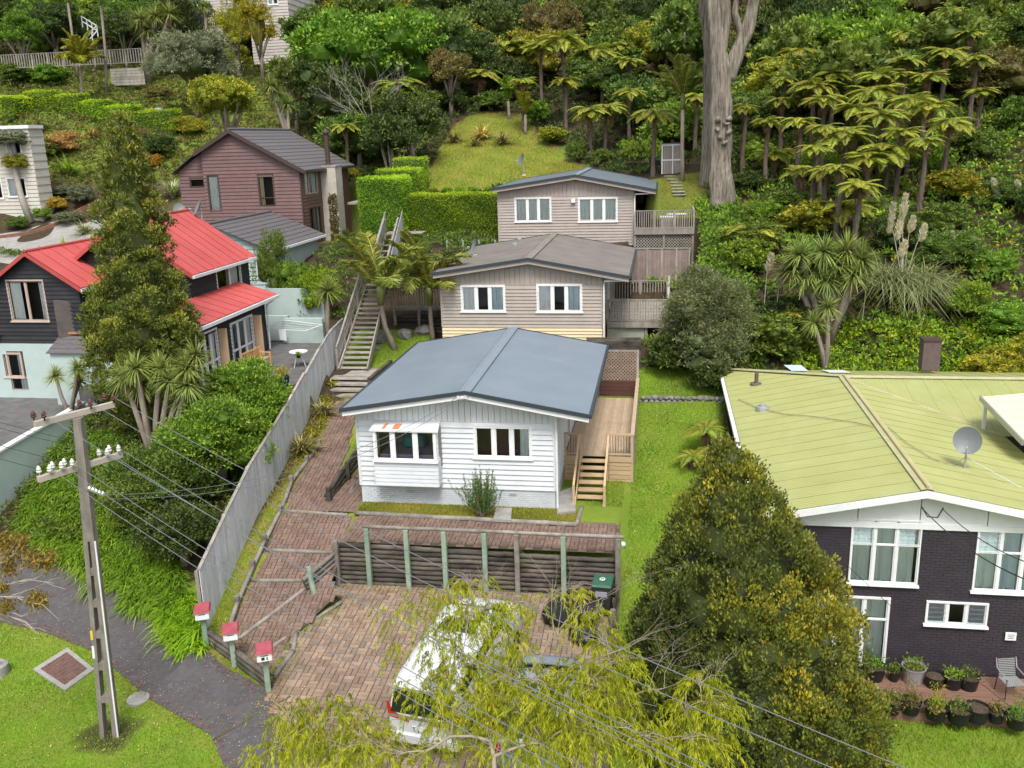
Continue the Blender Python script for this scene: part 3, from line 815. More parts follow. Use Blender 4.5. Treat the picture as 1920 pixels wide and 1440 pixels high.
 MB().hexa([W(b0 + .75, -.3, 3.37), W(b1 - .65, -.3, 3.37), W(b1 - .6, -.85, 3.37), W(b0 + .6, -.85, 3.37), W(b0 + .85, -.35, 3.8), W(b1 - .75, -.35, 3.8), W(b1 - .65, -.8, 4.0), W(b0 + .7, -.8, 4.0)]).build('bedding', mat('teal_cloth', (.02, .16, .19), (.03, .22, .25)), w, bevel=.06)
 rust = MB().slab([W(b0 - .08, n + .09, zt), W(b1 + .08, n + .09, zt), W(b1 + .02, -.0, zt + .17), W(b0 - .02, -.0, zt + .17)], .05)
 rust.build('bay_roof', mat('pale_flashing', (.50, .53, .55), (.60, .62, .64), scale=2), h)
 for (ua, ub) in ((.32, .44), (.68, .92)):
  MB().slab([W(b0 + ua, n + .03, zt + .03), W(b0 + ub, n + .05, zt + .025), W(b0 + ub + .04, .2, zt + .125), W(b0 + ua + .05, .22, zt + .12)], .004).build('rust_patch', mat('orange_rust', (.42, .10, .03), (.55, .25, .12), scale=14), h)
 # roof
 MB().slab([(X0 - .0, Y0 - .55, zl - .09), (xk, Y0 - .55, zk - .09), (xk, Y0 + .05, zk - .09), (X0, Y0 + .05, zl - .09)], .02).build('soffit', M_trim, h)
 MB().slab([(xk, Y0 - .55, zk - .09), (xr, Y0 - .55, zr - .09), (xr, Y0 + .05, zr - .09), (xk, Y0 + .05, zk - .09)], .02).build('soffit', M_trim, h)
 gable_roof(h, xl, xr, xk, zl, zr, zk, 27.68, 37.75, M_grey_roof, M_dark_trim, M_trim)
 MB().slab([(xr, 27.7, zr - .09), (xr, 37.7, zr - .09), (X1, 37.7, zr + .03), (X1, 27.7, zr + .03)], .02).build('soffit', M_trim, h)
 # power entry at the gable top
 g = MB(); g.beam((xk - .25, 27.6, zk - .2), (xk + .1, 27.6, zk - .16), .05, .08)
 for k in range(3): g.lathe((xk - .2 + .13 * k, 27.56, zk - .22), [(0, 0), (.03, 0), (.035, .04), (.02, .06), (.03, .1), (0, .11)], 8)
 g.build('power_bracket', M_trim, h)
 mb = MB(); mb.tube([(X1 + .35, 27.95, 4.86), (X1 + .12, 27.98, 4.82), (X1 + .08, 28.1, 4.6), (X1 + .08, 28.2, 4.3), (X1 + .08, 28.2, 1.5)], .04, 8)
 mb.build('downpipe', M_trim, h)
 mb = MB(); mb.box(X1 + .03, X1 + 1.05, 28.1, 28.18, 4.72, 4.8); mb.build('eave_beam', M_trim, h)
 mb = MB(); mb.box(X0 + 3.0, X0 + 3.1, Y0 - .16, Y0 - .04, 5.14, 5.28); mb.build('spot_lamp', M_trim, h)
 return h
white_house()

def lattice(parent, W, u0, u1, z0, z1, m, step=.13, w=.03, name='lattice_strip'):
 L = u1 - u0; Hh = z1 - z0
 mbs = MB()
 for s, n in ((1, .0), (-1, .012)):
  c = -Hh
  while c < L:
   a0 = max(0, c); a1 = min(L, c + Hh)
   if a1 - a0 > .05:
    za = z0 + (a0 - c); zb = z0 + (a1 - c)
    if s < 0: za, zb = z1 - (za - z0), z1 - (zb - z0)
    mbs.beam(W(u0 + a0, n, za), W(u0 + a1, n, zb), w, .01, up=W(0, 1, 0) - W(0, 0, 0))
   c += step
 return mbs.build(name, m, parent, kind='stuff')
def balustrade(parent, P0, P1, z0, z1, m, step=.13, slat=.045, posts=1.4, rail=.09, rails=True, name='baluster', mpost=None):
 P0 = Vector(P0); P1 = Vector(P1); L = (P1 - P0).length; d = (P1 - P0).normalized()
 if rails:
  MB().beam((P0.x, P0.y, z1), (P1.x, P1.y, z1 + 0), rail, .05).build('handrail', m, parent)
  MB().beam((P0.x, P0.y, z0 + .08), (P1.x, P1.y, z0 + .08), .04, .07).build('bottom_rail', m, parent)
 n = max(1, round(L / step))
 for i in range(1, n):
  p = P0 + d * L * i / n
  boxpart(name, m, parent, p.x - slat / 2, p.x + slat / 2, p.y - slat / 2, p.y + slat / 2, z0 + .1, z1 - .03)
 k = max(1, round(L / posts))
 for i in range(k + 1):
  p = P0 + d * L * i / k
  boxpart('post', mpost or m, parent, p.x - .045, p.x + .045, p.y - .045, p.y + .045, z0 - .15, z1 - .02)

def grey_house(name, label, X0, X1, Y0, Y1, zb, zbo, zv, xl, xk, xr, zl, zk, zr, m_roof, fascia, wins, yellow=None, seed=0):
 h = thing(name, label, 'house', ((X0 + X1) / 2, Y0, zb))
 Wd = X1 - X0
 W = wallmap((X0, Y0, 0), (1, 0, 0)); WR = wallmap((X1, Y0, 0), (0, 1, 0)); WL = wallmap((X0, Y1, 0), (0, -1, 0)); D = Y1 - Y0
 ops = []
 for k, (a, b, c, d) in enumerate(wins):
  x0, x1, z0, z1 = wpx(a, b, c, d, Y0); ops.append((x0 - X0, x1 - X0, z0, z1))
  window(h, W, x0 - X0, x1 - X0, z0, z1, (1, 1, 1), seed=seed + k, fw=.13, casing=.1, curt=[(0.02, .98, M_curtain)] if seed > 10 else [(0, .3, M_whitecurtain), (.72, .98, M_bluecurtain)])
 if yellow:
  for WW, LL in ((W, Wd), (WR, D), (WL, D)):
   boards(h, WW, [(0, zb), (LL, zb), (LL, yellow), (0, yellow)], [], M_cream, zb, yellow, cover=.15)
  zb = yellow
 boards(h, W, [(0, zb), (Wd, zb), (Wd, zv), (0, zv)], ops, M_pinkboard, zb, zv, cover=.165)
 roofz = lambda x: (zk + (zl - zk) * (xk - x) / (xk - xl)) if x < xk else (zk + (zr - zk) * (x - xk) / (xr - xk))
 vboards(h, W, None, M_pinkboard, 0, Wd, zv + .02, lambda u: roofz(X0 + u) - .06, step=.24)
 ro = [(1.5, 2.6, zb + 1.1, zb + 2.1), (4.0, 5.8, zb + .1, zb + 2.1)]
 boards(h, WR, [(0, zb), (D, zb), (D, roofz(X1) - .06), (0, roofz(X1) - .06)], ro, M_pinkboard, zb, roofz(X1) - .06, cover=.165)
 for r in ro: window(h, WR, *r, (1, 1), seed=seed + 7, sill=0)
 boards(h, WL, [(0, zb), (D, zb), (D, roofz(X0) - .06), (0, roofz(X0) - .06)], [], M_pinkboard, zb, roofz(X0) - .06, cover=.165)
 WB = wallmap((X1, Y1, 0), (-1, 0, 0)); solidwall(h, WB, [(0, Wd, zb, min(roofz(X0), roofz(X1)) - .06)], M_pinkboard, 'back_wall')
 for xx in (X0, X1): boxpart('corner_board', M_pinkboard, h, xx - .04, xx + .04, Y0 - .04, Y0 + .05, zb, zv + .2)
 gable_roof(h, xl, xr, xk, zl, zr, zk, Y0 - .45, Y1 + .4, m_roof, fascia, M_pinkboard)
 MB().slab([(xr, Y0 - .43, zr - .08), (xr, Y1 + .38, zr - .08), (X1, Y1 + .38, roofz(X1) - .08), (X1, Y0 - .43, roofz(X1) - .08)], .02).build('soffit', M_trim, h)
 mb = MB(); mb.tube([(xr + .05, Y0 - .3, zr - .1), (xr - .2, Y0 - .3, zr - .22), (X1 + .12, Y0 - .15, zr - .26), (X1 + .1, Y0 - .1, zr - .5), (X1 + .1, Y0 - .1, zb - .9)], .04, 8).build('downpipe', M_trim, h)
 boxpart('vent_grille', M_greenpost, h, xk - .08, xk + .08, Y0 - .045, Y0 - .02, zk - .55, zk - .3)
 return h
MH = grey_house('grey_house', 'pinkish grey weatherboard house with brown roof and cream boards at its foot', -10.2, -2.62, 41.4, 51.2,
  3.9, 4.95, 6.95, -10.45, -5.95, -1.38, 7.62, 8.27, 7.42, M_brown_roof, M_dark_trim,
  [(868, 538, 944, 582), (1010, 536, 1088, 583)], yellow=4.97, seed=2)
TH = grey_house('grey_house', 'pinkish grey weatherboard house with blue-grey roof in front of the grassy slope', -9.55, -1.6, 54.0, 63.7,
  7.3, 7.3, 10.15, -9.8, -4.9, -.3, 10.76, 11.42, 10.5, M_slate_roof, M_dark_trim,
  [(968, 373, 1031, 414), (1087, 373, 1155, 414)], seed=12)
# roof vents on the middle roof, wall lamp on the upper house
for px, py in ((974, 452), (966, 462)):
 p = atZ(px, py, 7.95)
 MB().lathe((p[0], p[1], 7.85), [(.09, -.1), (.09, .16), (.15, .16), (.15, .26), (.06, .3), (0, .3)], 12).build('roof_vent', M_steel, MH)
p = atY(1075, 376, 53.9); boxpart('wall_lamp', M_trim, TH, p[0] - .12, p[0] + .12, 53.82, 53.96, p[2] - .12, p[2] + .12)

# ------------------------------------------------------------ black house with red roofs
def black_house():
 h = thing('black_house', 'black weatherboard two storey house with bright red corrugated roofs and pale aqua lower walls', 'house', (-22, 38, 3.3))
 # front wing: gable to the street
 X0, X1, Y0, xk = -28.9, -24.65, 35.2, -26.7
 ze, zk = 8.1, 9.45
 W = wallmap((X0, Y0, 0), (1, 0, 0)); Wd = X1 - X0
 rz = lambda x: zk - (zk - ze) * abs(x - xk) / (X1 - xk)
 win = wpx(20, 527, 85, 600, Y0); wu = (win[0] - X0, win[1] - X0, win[2], win[3])
 poly = [(0, 5.45), (Wd, 5.45), (Wd, rz(X1)), (xk - X0, zk), (0, rz(X0))]
 boards(h, W, poly, [wu], M_black, 5.45, zk - .02, cover=.185)
 window(h, W, *wu, (1, 1), m=M_taupe, seed=20, casing=.07, curt=[(0, .33, M_whitecurtain), (.85, 1, M_whitecurtain)])
 d = (wpx(25, 668, 50, 742, Y0)); du = (d[0] - X0 - .1, d[1] - X0 + .05, 3.32, 5.1)
 l = (0.1, .9, 3.95, 4.95)
 solidwall(h, W, rects(-1.5, Wd, 2.7, 5.45, [du, l]), M_aqua, 'lower_wall', n0=.06, t=.2)
 window(h, W, *du, (1,), (1, 2.2), m=M_taupe, sill=0, seed=21, curt=[(.5, 1, M_curtain)], label='tall taupe framed lower door')
 window(h, W, *l, (1,), m=M_taupe, seed=22)
 # projecting porch block with its own tile hood
 bx0, bx1, by = -25.75, -23.9, 34.2
 MB().hexa([(bx0, by, 2.9), (bx1, by, 2.9), (bx1, Y0 - .08, 2.9), (bx0, Y0 - .08, 2.9), (bx0, by, 5.28), (bx1, by, 5.28), (bx1, Y0 - .08, 5.8), (bx0, Y0 - .08, 5.8)]).build('porch_wall', M_aqua, h)
 for k in range(5):
  y = by - .12 + k * .28; z = 5.26 + k * .14
  MB().slab([(bx0 - .1, y, z + .04), (bx1 + .1, y, z + .04), (bx1 + .1, y + .30, z + .16), (bx0 - .1, y + .30, z + .16)], .04).build('tile_course', M_tile, h)
 boxpart('ridge_tile', mat('terracotta_ridge', (.35, .15, .08), (.42, .2, .12)), h, bx0 - .1, bx1 + .12, Y0 - .12, Y0 + .02, 5.9, 5.99)
 # lower wall stepping down to the east
 MB().add([(bx1, 34.6, 2.4), (-19.2, 34.6, 2.4), (-19.2, 34.6, 4.2), (-22.8, 34.6, 4.3), (bx1, 34.6, 5.2), (bx1, 34.8, 2.4), (-19.2, 34.8, 2.4), (-19.2, 34.8, 4.2), (-22.8, 34.8, 4.3), (bx1, 34.8, 5.2)],
   [(0, 1, 2, 3, 4), (9, 8, 7, 6, 5), (1, 6, 7, 2), (2, 7, 8, 3), (3, 8, 9, 4), (4, 9, 5, 0)]).build('lower_wall', M_aqua, h)
 WE = wallmap((X1, Y0, 0), (0, 1, 0))
 ow = (.15, .85, 6.02, 7.2)
 boards(h, WE, [(0, 5.45), (5, 5.45), (5, ze), (0, ze)], [ow], M_black, 5.45, ze, cover=.185)
 window(h, WE, *ow, (1,), (1, 2.4), m=M_taupe, seed=23, casing=.06)
 for xx in (X1,): boxpart('corner_board', M_black, h, xx - .03, xx + .05, Y0 - .05, Y0 + .04, 5.45, ze)
 WW = wallmap((X0, 40.5, 0), (0, -1, 0)); solidwall(h, WW, [(0, 5.3, 3.2, ze - .1)], M_black, 'side_wall')
 # wing roof
 ov = .3; xe = X1 + .32; zeo = rz(xe); xw = X0 - .3; zw = rz(xw)
 corrugated(h, (xe, Y0 - ov, zeo + .05), (0, 5.6, 0), (xk - xe, 0, zk - zeo), M_red, per=.22, amp=.035)
 corrugated(h, (xw, 40.5, zw + .05), (0, -5.6, 0), (xk - xw, 0, zk - zw), M_red, per=.22, amp=.035)
 MB().tube([(xk, Y0 - ov - .03, zk + .07), (xk, 40.6, zk + .07)], .07, 8).build('ridge_cap', M_red, h)
 for (xa, za) in ((xw, zw), (xe, zeo)):
  MB().hexa([(xa, Y0 - ov - .03, za - .12), (xk, Y0 - ov - .03, zk - .12), (xk, Y0 - ov, zk - .12), (xa, Y0 - ov, za - .12), (xa, Y0 - ov - .03, za + .06), (xk, Y0 - ov - .03, zk + .06), (xk, Y0 - ov, zk + .06), (xa, Y0 - ov, za + .06)]).build('bargeboard', M_red, h)
  boxpart('gutter', M_trim, h, xa - .06, xa + .06, Y0 - ov, 40.5, za - .1, za + .02)
 # main block: tall part
 ux, uy0, uy1 = -20.6, 37.3, 43.2; uze = 8.36; ukx, ukz = -23.6, 10.45
 WE = wallmap((ux, uy0, 0), (0, 1, 0)); D = uy1 - uy0
 ow = (2.45, 4.9, 6.78, 8.08)
 boards(h, WE, [(0, 6.9 - .35), (D, 6.55), (D, uze), (0, uze)], [ow], M_black, 6.55, uze, cover=.185)
 window(h, WE, *ow, (1.15, 1), m=M_trim, seed=24, casing=.08, curt=[(.5, .95, M_whitecurtain)])
 WS = wallmap((ux - 6, uy0, 0), (1, 0, 0))
 boards(h, WS, [(0, 3.3), (6, 3.3), (6, uze), (3, ukz), (0, uze)], [], M_black, 3.3, ukz - .05, cover=.185)
 WN = wallmap((ux, uy1, 0), (-1, 0, 0)); boards(h, WN, [(0, 3.3), (6, 3.3), (6, uze), (3, ukz), (0, uze)], [], M_black, 3.3, ukz - .05, cover=.3)
 WWs = wallmap((ux - 6, uy1, 0), (0, -1, 0)); solidwall(h, WWs, [(0, D, 3.3, uze)], M_black, 'side_wall')
 e = .35; sl = (ukz - uze) / 3.0
 corrugated(h, (ux + e, uy0 - .4, uze - e * sl + .06), (0, D + .6, 0), (-(3 + e), 0, (3 + e) * sl), M_red, per=.22, amp=.035)
 corrugated(h, (ux - 6 - e, uy1 + .2, uze - e * sl + .06), (0, -(D + .6), 0), ((3 + e), 0, (3 + e) * sl), M_red, per=.22, amp=.035)
 MB().tube([(ukx, uy0 - .45, ukz + .1), (ukx, uy1 + .25, ukz + .1)], .07, 8).build('ridge_cap', M_red, h)
 boxpart('gutter', M_trim, h, ux + e - .02, ux + e + .1, uy0 - .4, uy1 + .2, uze - e * sl - .1, uze - e * sl + .03)
 for xx in (ux + e, ux - 6 - e):
  for yy in (uy0 - .42, uy1 + .2):
   MB().hexa([(xx, yy, uze - e * sl - .12), (ukx, yy, ukz - .12), (ukx, yy + .03, ukz - .12), (xx, yy + .03, uze - e * sl - .12), (xx, yy, uze - e * sl + .08), (ukx, yy, ukz + .08), (ukx, yy + .03, ukz + .08), (xx, yy + .03, uze - e * sl + .08)]).build('bargeboard', M_red, h)
 # lean-to along the patio
 lx, ly0, ly1 = -19.0, 34.0, 41.0; lz = 6.42
 WE = wallmap((lx, ly0, 0), (0, 1, 0)); D = ly1 - ly0
 o1 = (.45, 2.0, 3.9, 5.95); o2 = (3.4, 5.55, 3.9, 5.85)
 boards(h, WE, [(0, 3.86), (D, 3.86), (D, lz), (0, lz)], [o1, o2], M_black, 3.86, lz, cover=.185)
 for o, sd in ((o1, 25), (o2, 26)):
  window(h, WE, *o, (1, 1, 1), (1, 1.7), m=M_trim, sill=0, seed=sd, casing=.09, fw=.12, curt=[(0, .2, M_whitecurtain), (.72, 1, M_whitecurtain)], label='french doors with white frames and a folded cream shutter')
  # open folded shutter at the far side
  u = o[1] + .14
  MB().hexa([(lx + .02, ly0 + u, 3.9), (lx + .02, ly0 + u + .05, 3.9), (lx + .42, ly0 + u + .1, 3.9), (lx + .42, ly0 + u + .05, 3.9), (lx + .02, ly0 + u, o[3]), (lx + .02, ly0 + u + .05, o[3]), (lx + .42, ly0 + u + .1, o[3]), (lx + .42, ly0 + u + .05, o[3])]).build('shutter', mat('honey_timber', (.42, .28, .17), (.5, .35, .22)), h)
 WS = wallmap((-20.6, ly0, 0), (1, 0, 0)); boards(h, WS, [(0, 3.3), (1.6, 3.3), (1.6, lz), (0, lz + .5)], [], M_black, 3.3, lz + .4, cover=.185)
 WN = wallmap((lx, ly1, 0), (-1, 0, 0)); boards(h, WN, [(0, 3.86), (1.6, 3.86), (1.6, lz + .5), (0, lz)], [], M_black, 3.86, lz + .4, cover=.185)
 boxpart('corner_board', M_black, h, lx - .04, lx + .05, ly1 - .03, ly1 + .05, 3.86, lz)
 boxpart('floor_slab', M_darkconc, h, -24.6, lx - .06, ly0 + .1, 43, 3.2, 3.84)
 ex = -18.6; sl = .36
 zt = 7.08; zb = zt - (20.6 - 18.6) * .31
 corrugated(h, (ex, ly0 - .7, zb + .03), (0, ly1 - ly0 + 1.6, 0), (-2.0, 0, zt - zb), M_red, per=.22, amp=.035)
 boxpart('gutter', M_trim, h, ex - .02, ex + .1, ly0 - .7, ly1 + .9, zb - .14, zb)
 MB().tube([(ex + .04, ly1 + .85, zb - .1), (lx + .1, ly1 + .2, zb - .4), (lx + .1, ly1 + .1, 3.9)], .04, 8).build('downpipe', M_trim, h)
 MB().tube([(ux + e + .04, uy1 + .1, uze - .3), (ux + e + .04, uy1 + .1, 7.2)], .045, 8).build('downpipe', M_trim, h)
 MB().lathe((-28.85, Y0 - .15, 5.75), [(0, 0), (.14, .03), (.16, .14), (.1, .25), (0, .28)], 12).build('wall_lamp', M_cream, h)
black_house()

# ------------------------------------------------------------ brown two storey house
def tiled(parent, E0, E1, R0, R1, m, n, th=.05, name='tile_course'):
 """courses from the eave E0-E1 up to R0-R1"""
 E0, E1, R0, R1 = map(Vector, (E0, E1, R0, R1))
 for i in range(n):
  a, b = i / n, (i + 1) / n + .25 / n
  if i == n - 1: b = 1
  p0, p1, q0, q1 = E0.lerp(R0, a), E1.lerp(R1, a), E0.lerp(R0, b), E1.lerp(R1, b)
  up = Vector((0, 0, th))
  MB().hexa([p0, p1, q1, q0, p0 + up, p1 + up, q1 + up * .15, q0 + up * .15]).build(name, m, parent)
def brown_house():
 X0, X1, Y0, Y1 = -30.15, -23.4, 58.0, 67.5
 h = thing('brown_house', 'two storey purple-brown weatherboard house with grey tiled roof and white brick chimney', 'house', (-27, 58, 6.95))
 ze, zk, xk = 12.15, 14.6, -27.9
 sl = (zk - ze) / (X1 - xk); zl = zk - sl * (xk - X0)
 W = wallmap((X0, Y0, 0), (1, 0, 0)); Wd = X1 - X0
 def U(t): return (t[0] - X0, t[1] - X0, t[2], t[3])
 w1 = U(wpx(393, 330, 411, 395, Y0)); w2 = U(wpx(487, 328, 513, 385, Y0))
 boards(h, W, [(0, 6.95), (Wd, 6.95), (Wd, ze), (xk - X0, zk), (0, zl)], [w1, w2], M_brownboard, 6.95, zk - .02, cover=.23)
 window(h, W, *w1, (1,), m=M_browntrim, sill=0, seed=31, curt=[(0, 1, M_curtain)])
 window(h, W, *w2, (1,), (1, 3), m=M_browntrim, sill=0, seed=32, curt=[(0, .3, M_cream)])
 # lower annex on the left
 WA = wallmap((-32.1, Y0 + .35, 0), (1, 0, 0))
 t = wpx(358, 335, 382, 350, Y0 + .35); wa = (t[0] + 32.1, t[1] + 32.1, t[2], t[3])
 boards(h, WA, [(0, 6.95), (1.95, 6.95), (1.95, 13.3), (0, 12.0)], [wa], M_brownboard, 6.95, 13.3, cover=.23)
 window(h, WA, *wa, (1,), m=M_browntrim, sill=0, seed=33)
 solidwall(h, wallmap((-32.1, 66, 0), (0, -1, 0)), [(0, 7.6, 6.95, 12.0)], M_brownboard, 'side_wall')
 tiled(h, (-32.5, 66, 11.85), (-32.5, Y0 - .05, 11.85), (X0 - .02, 66, 13.45), (X0 - .02, Y0 - .05, 13.45), M_tile, 8)
 # east wall
 WE = wallmap((X1, Y0, 0), (0, 1, 0)); D = Y1 - Y0
 o1 = (.75, 2.9, 10.35, 11.8); o2 = (1.1, 3.1, 7.0, 9.35)
 boards(h, WE, [(0, 6.95), (D, 6.95), (D, ze), (0, ze)], [o1, o2], M_brownface, 6.95, ze, cover=.23)
 window(h, WE, *o1, (1, 2.2), m=M_taupe, sill=0, seed=34, curt=[(0, .3, M_whitecurtain), (.7, 1, M_curtain)])
 window(h, WE, *o2, (1, 1, 1), m=M_browntrim, sill=0, seed=35, curt=[(.0, .25, mat('orange_curtain', (.35, .2, .1))), (.4, .95, M_bluecurtain)])
 solidwall(h, wallmap((X1, Y1, 0), (-1, 0, 0)), [(0, Wd + 2, 6.95, ze)], M_brownboard, 'back_wall')
 boxpart('corner_board', M_browntrim, h, X1 - .03, X1 + .05, Y0 - .05, Y0 + .04, 6.95, ze)
 ex = X1 + .45; ez = ze - .45 * sl
 tiled(h, (ex, Y0 - .35, ez), (ex, Y1 + .4, ez), (xk, Y0 - .35, zk), (xk, Y1 + .4, zk), M_tile, 12)
 tiled(h, (X0 - .35, Y1 + .4, zl - .35 * sl), (X0 - .35, Y0 - .35, zl - .35 * sl), (xk, Y1 + .4, zk), (xk, Y0 - .35, zk), M_tile, 8)
 MB().tube([(xk, Y0 - .38, zk + .06), (xk, Y1 + .4, zk + .06)], .09, 8).build('ridge_cap', M_tile, h)
 for xa, za in ((ex, ez), (X0 - .35, zl - .35 * sl)):
  MB().hexa([(xa, Y0 - .4, za - .2), (xk, Y0 - .4, zk - .2), (xk, Y0 - .35, zk - .2), (xa, Y0 - .35, za - .2), (xa, Y0 - .4, za + .07), (xk, Y0 - .4, zk + .07), (xk, Y0 - .35, zk + .07), (xa, Y0 - .35, za + .07)]).build('bargeboard', M_browntrim, h)
 boxpart('gutter', M_browntrim, h, ex - .02, ex + .12, Y0 - .35, Y1 + .4, ez - .14, ez + .01)
 # chimney
 M_wb = mat('aged_cream_brick', (.42, .39, .33), (.52, .49, .43), scale=1.5, rough=.8, bump=.3, dirt=(.22, .16, .10), dirt_amt=.6, dscale=1.2)
 c = MB().box(X1 + .06, X1 + 1.15, 61.6, 62.9, 6.6, 12.0).build('chimney', M_wb, h)
 iv = np.random.default_rng(3); iC = np.c_[X1 + .55 + iv.random(900) * .6, np.full(900, 61.55), 6.8 + iv.random(900) ** 1.6 * 3.4]; ivy = (iC, iv)
 brickwork(c, wallmap((X1 + .06, 61.6, 0), (1, 0, 0)), 0, 1.09, 6.6, 12.0, M_wb, bh=.16, bl=.4)
 brickwork(c, wallmap((X1 + 1.15, 61.6, 0), (0, 1, 0)), 0, 1.3, 6.6, 12.0, M_wb, bh=.16, bl=.4)
 MB().box(X1 + .02, X1 + 1.2, 61.55, 62.95, 12.0, 12.1).build('chimney_cap', M_concrete, c)
 tag(link('ivy', quadmesh('ivy', leafq(iC, unit(rdir(iv, 900) + np.array([0, -.6, 0])), .16, .09, iv), iv.random(900), leafmat('brown_ivy', [(.05, .035, .015), (.10, .08, .03), (.08, .13, .03)]), off=tuple(org(c))), c), kind='stuff')
 MB().lathe((X1 + .5, 62.1, 12.1), [(.28, 0), (.17, .1), (.17, 2.1), (.26, 2.15), (.26, 2.25), (.0, 2.5)], 12).build('flue', M_browntrim, c)
 # side deck and shade
 boxpart('side_deck', M_oldwood, h, X1 + 1.2, X1 + 3.0, 63.5, 67, 9.3, 9.45)
 boxpart('deck_wall', M_oldwood, h, X1 + 1.2, X1 + 3.2, 66.5, 66.6, 6.9, 9.3)
 # low tiled garage roof in front
 g = thing('tiled_outbuilding', 'low outbuilding with grey tiled roof between the black house and the brown house', 'outbuilding', (-25, 52, 5.4))
 xk2, xe2 = -25.2, -21.6; z2k, z2e = 9.35, 7.85
 for k, (xa, xb) in enumerate(((xe2, xk2), (xk2 - 3.6, xk2))):
  tiled(g, (xa, 48.3 if k == 0 else 57, z2e), (xa, 57 if k == 0 else 48.3, z2e), (xb, 48.3 if k == 0 else 57, z2k), (xb, 57 if k == 0 else 48.3, z2k), M_tile, 9)
 MB().tube([(xk2, 48.3, z2k + .05), (xk2, 57, z2k + .05)], .09, 8).build('ridge_cap', M_tile, g)
 W = wallmap((-28.4, 48.6, 0), (1, 0, 0)); 
 boards(g, W, [(0, 5.4), (6.4, 5.4), (6.4, 7.95), (3.2, 9.25), (0, 7.95)], [], M_aqua, 5.4, 9.2, cover=.25)
 solidwall(g, wallmap((-22.0, 48.6, 0), (0, 1, 0)), [(0, 8, 5.4, 7.95)], M_aqua, 'side_wall')
 boxpart('gutter', M_trim, g, xe2 - .02, xe2 + .1, 48.3, 57, z2e - .14, z2e)
brown_house()

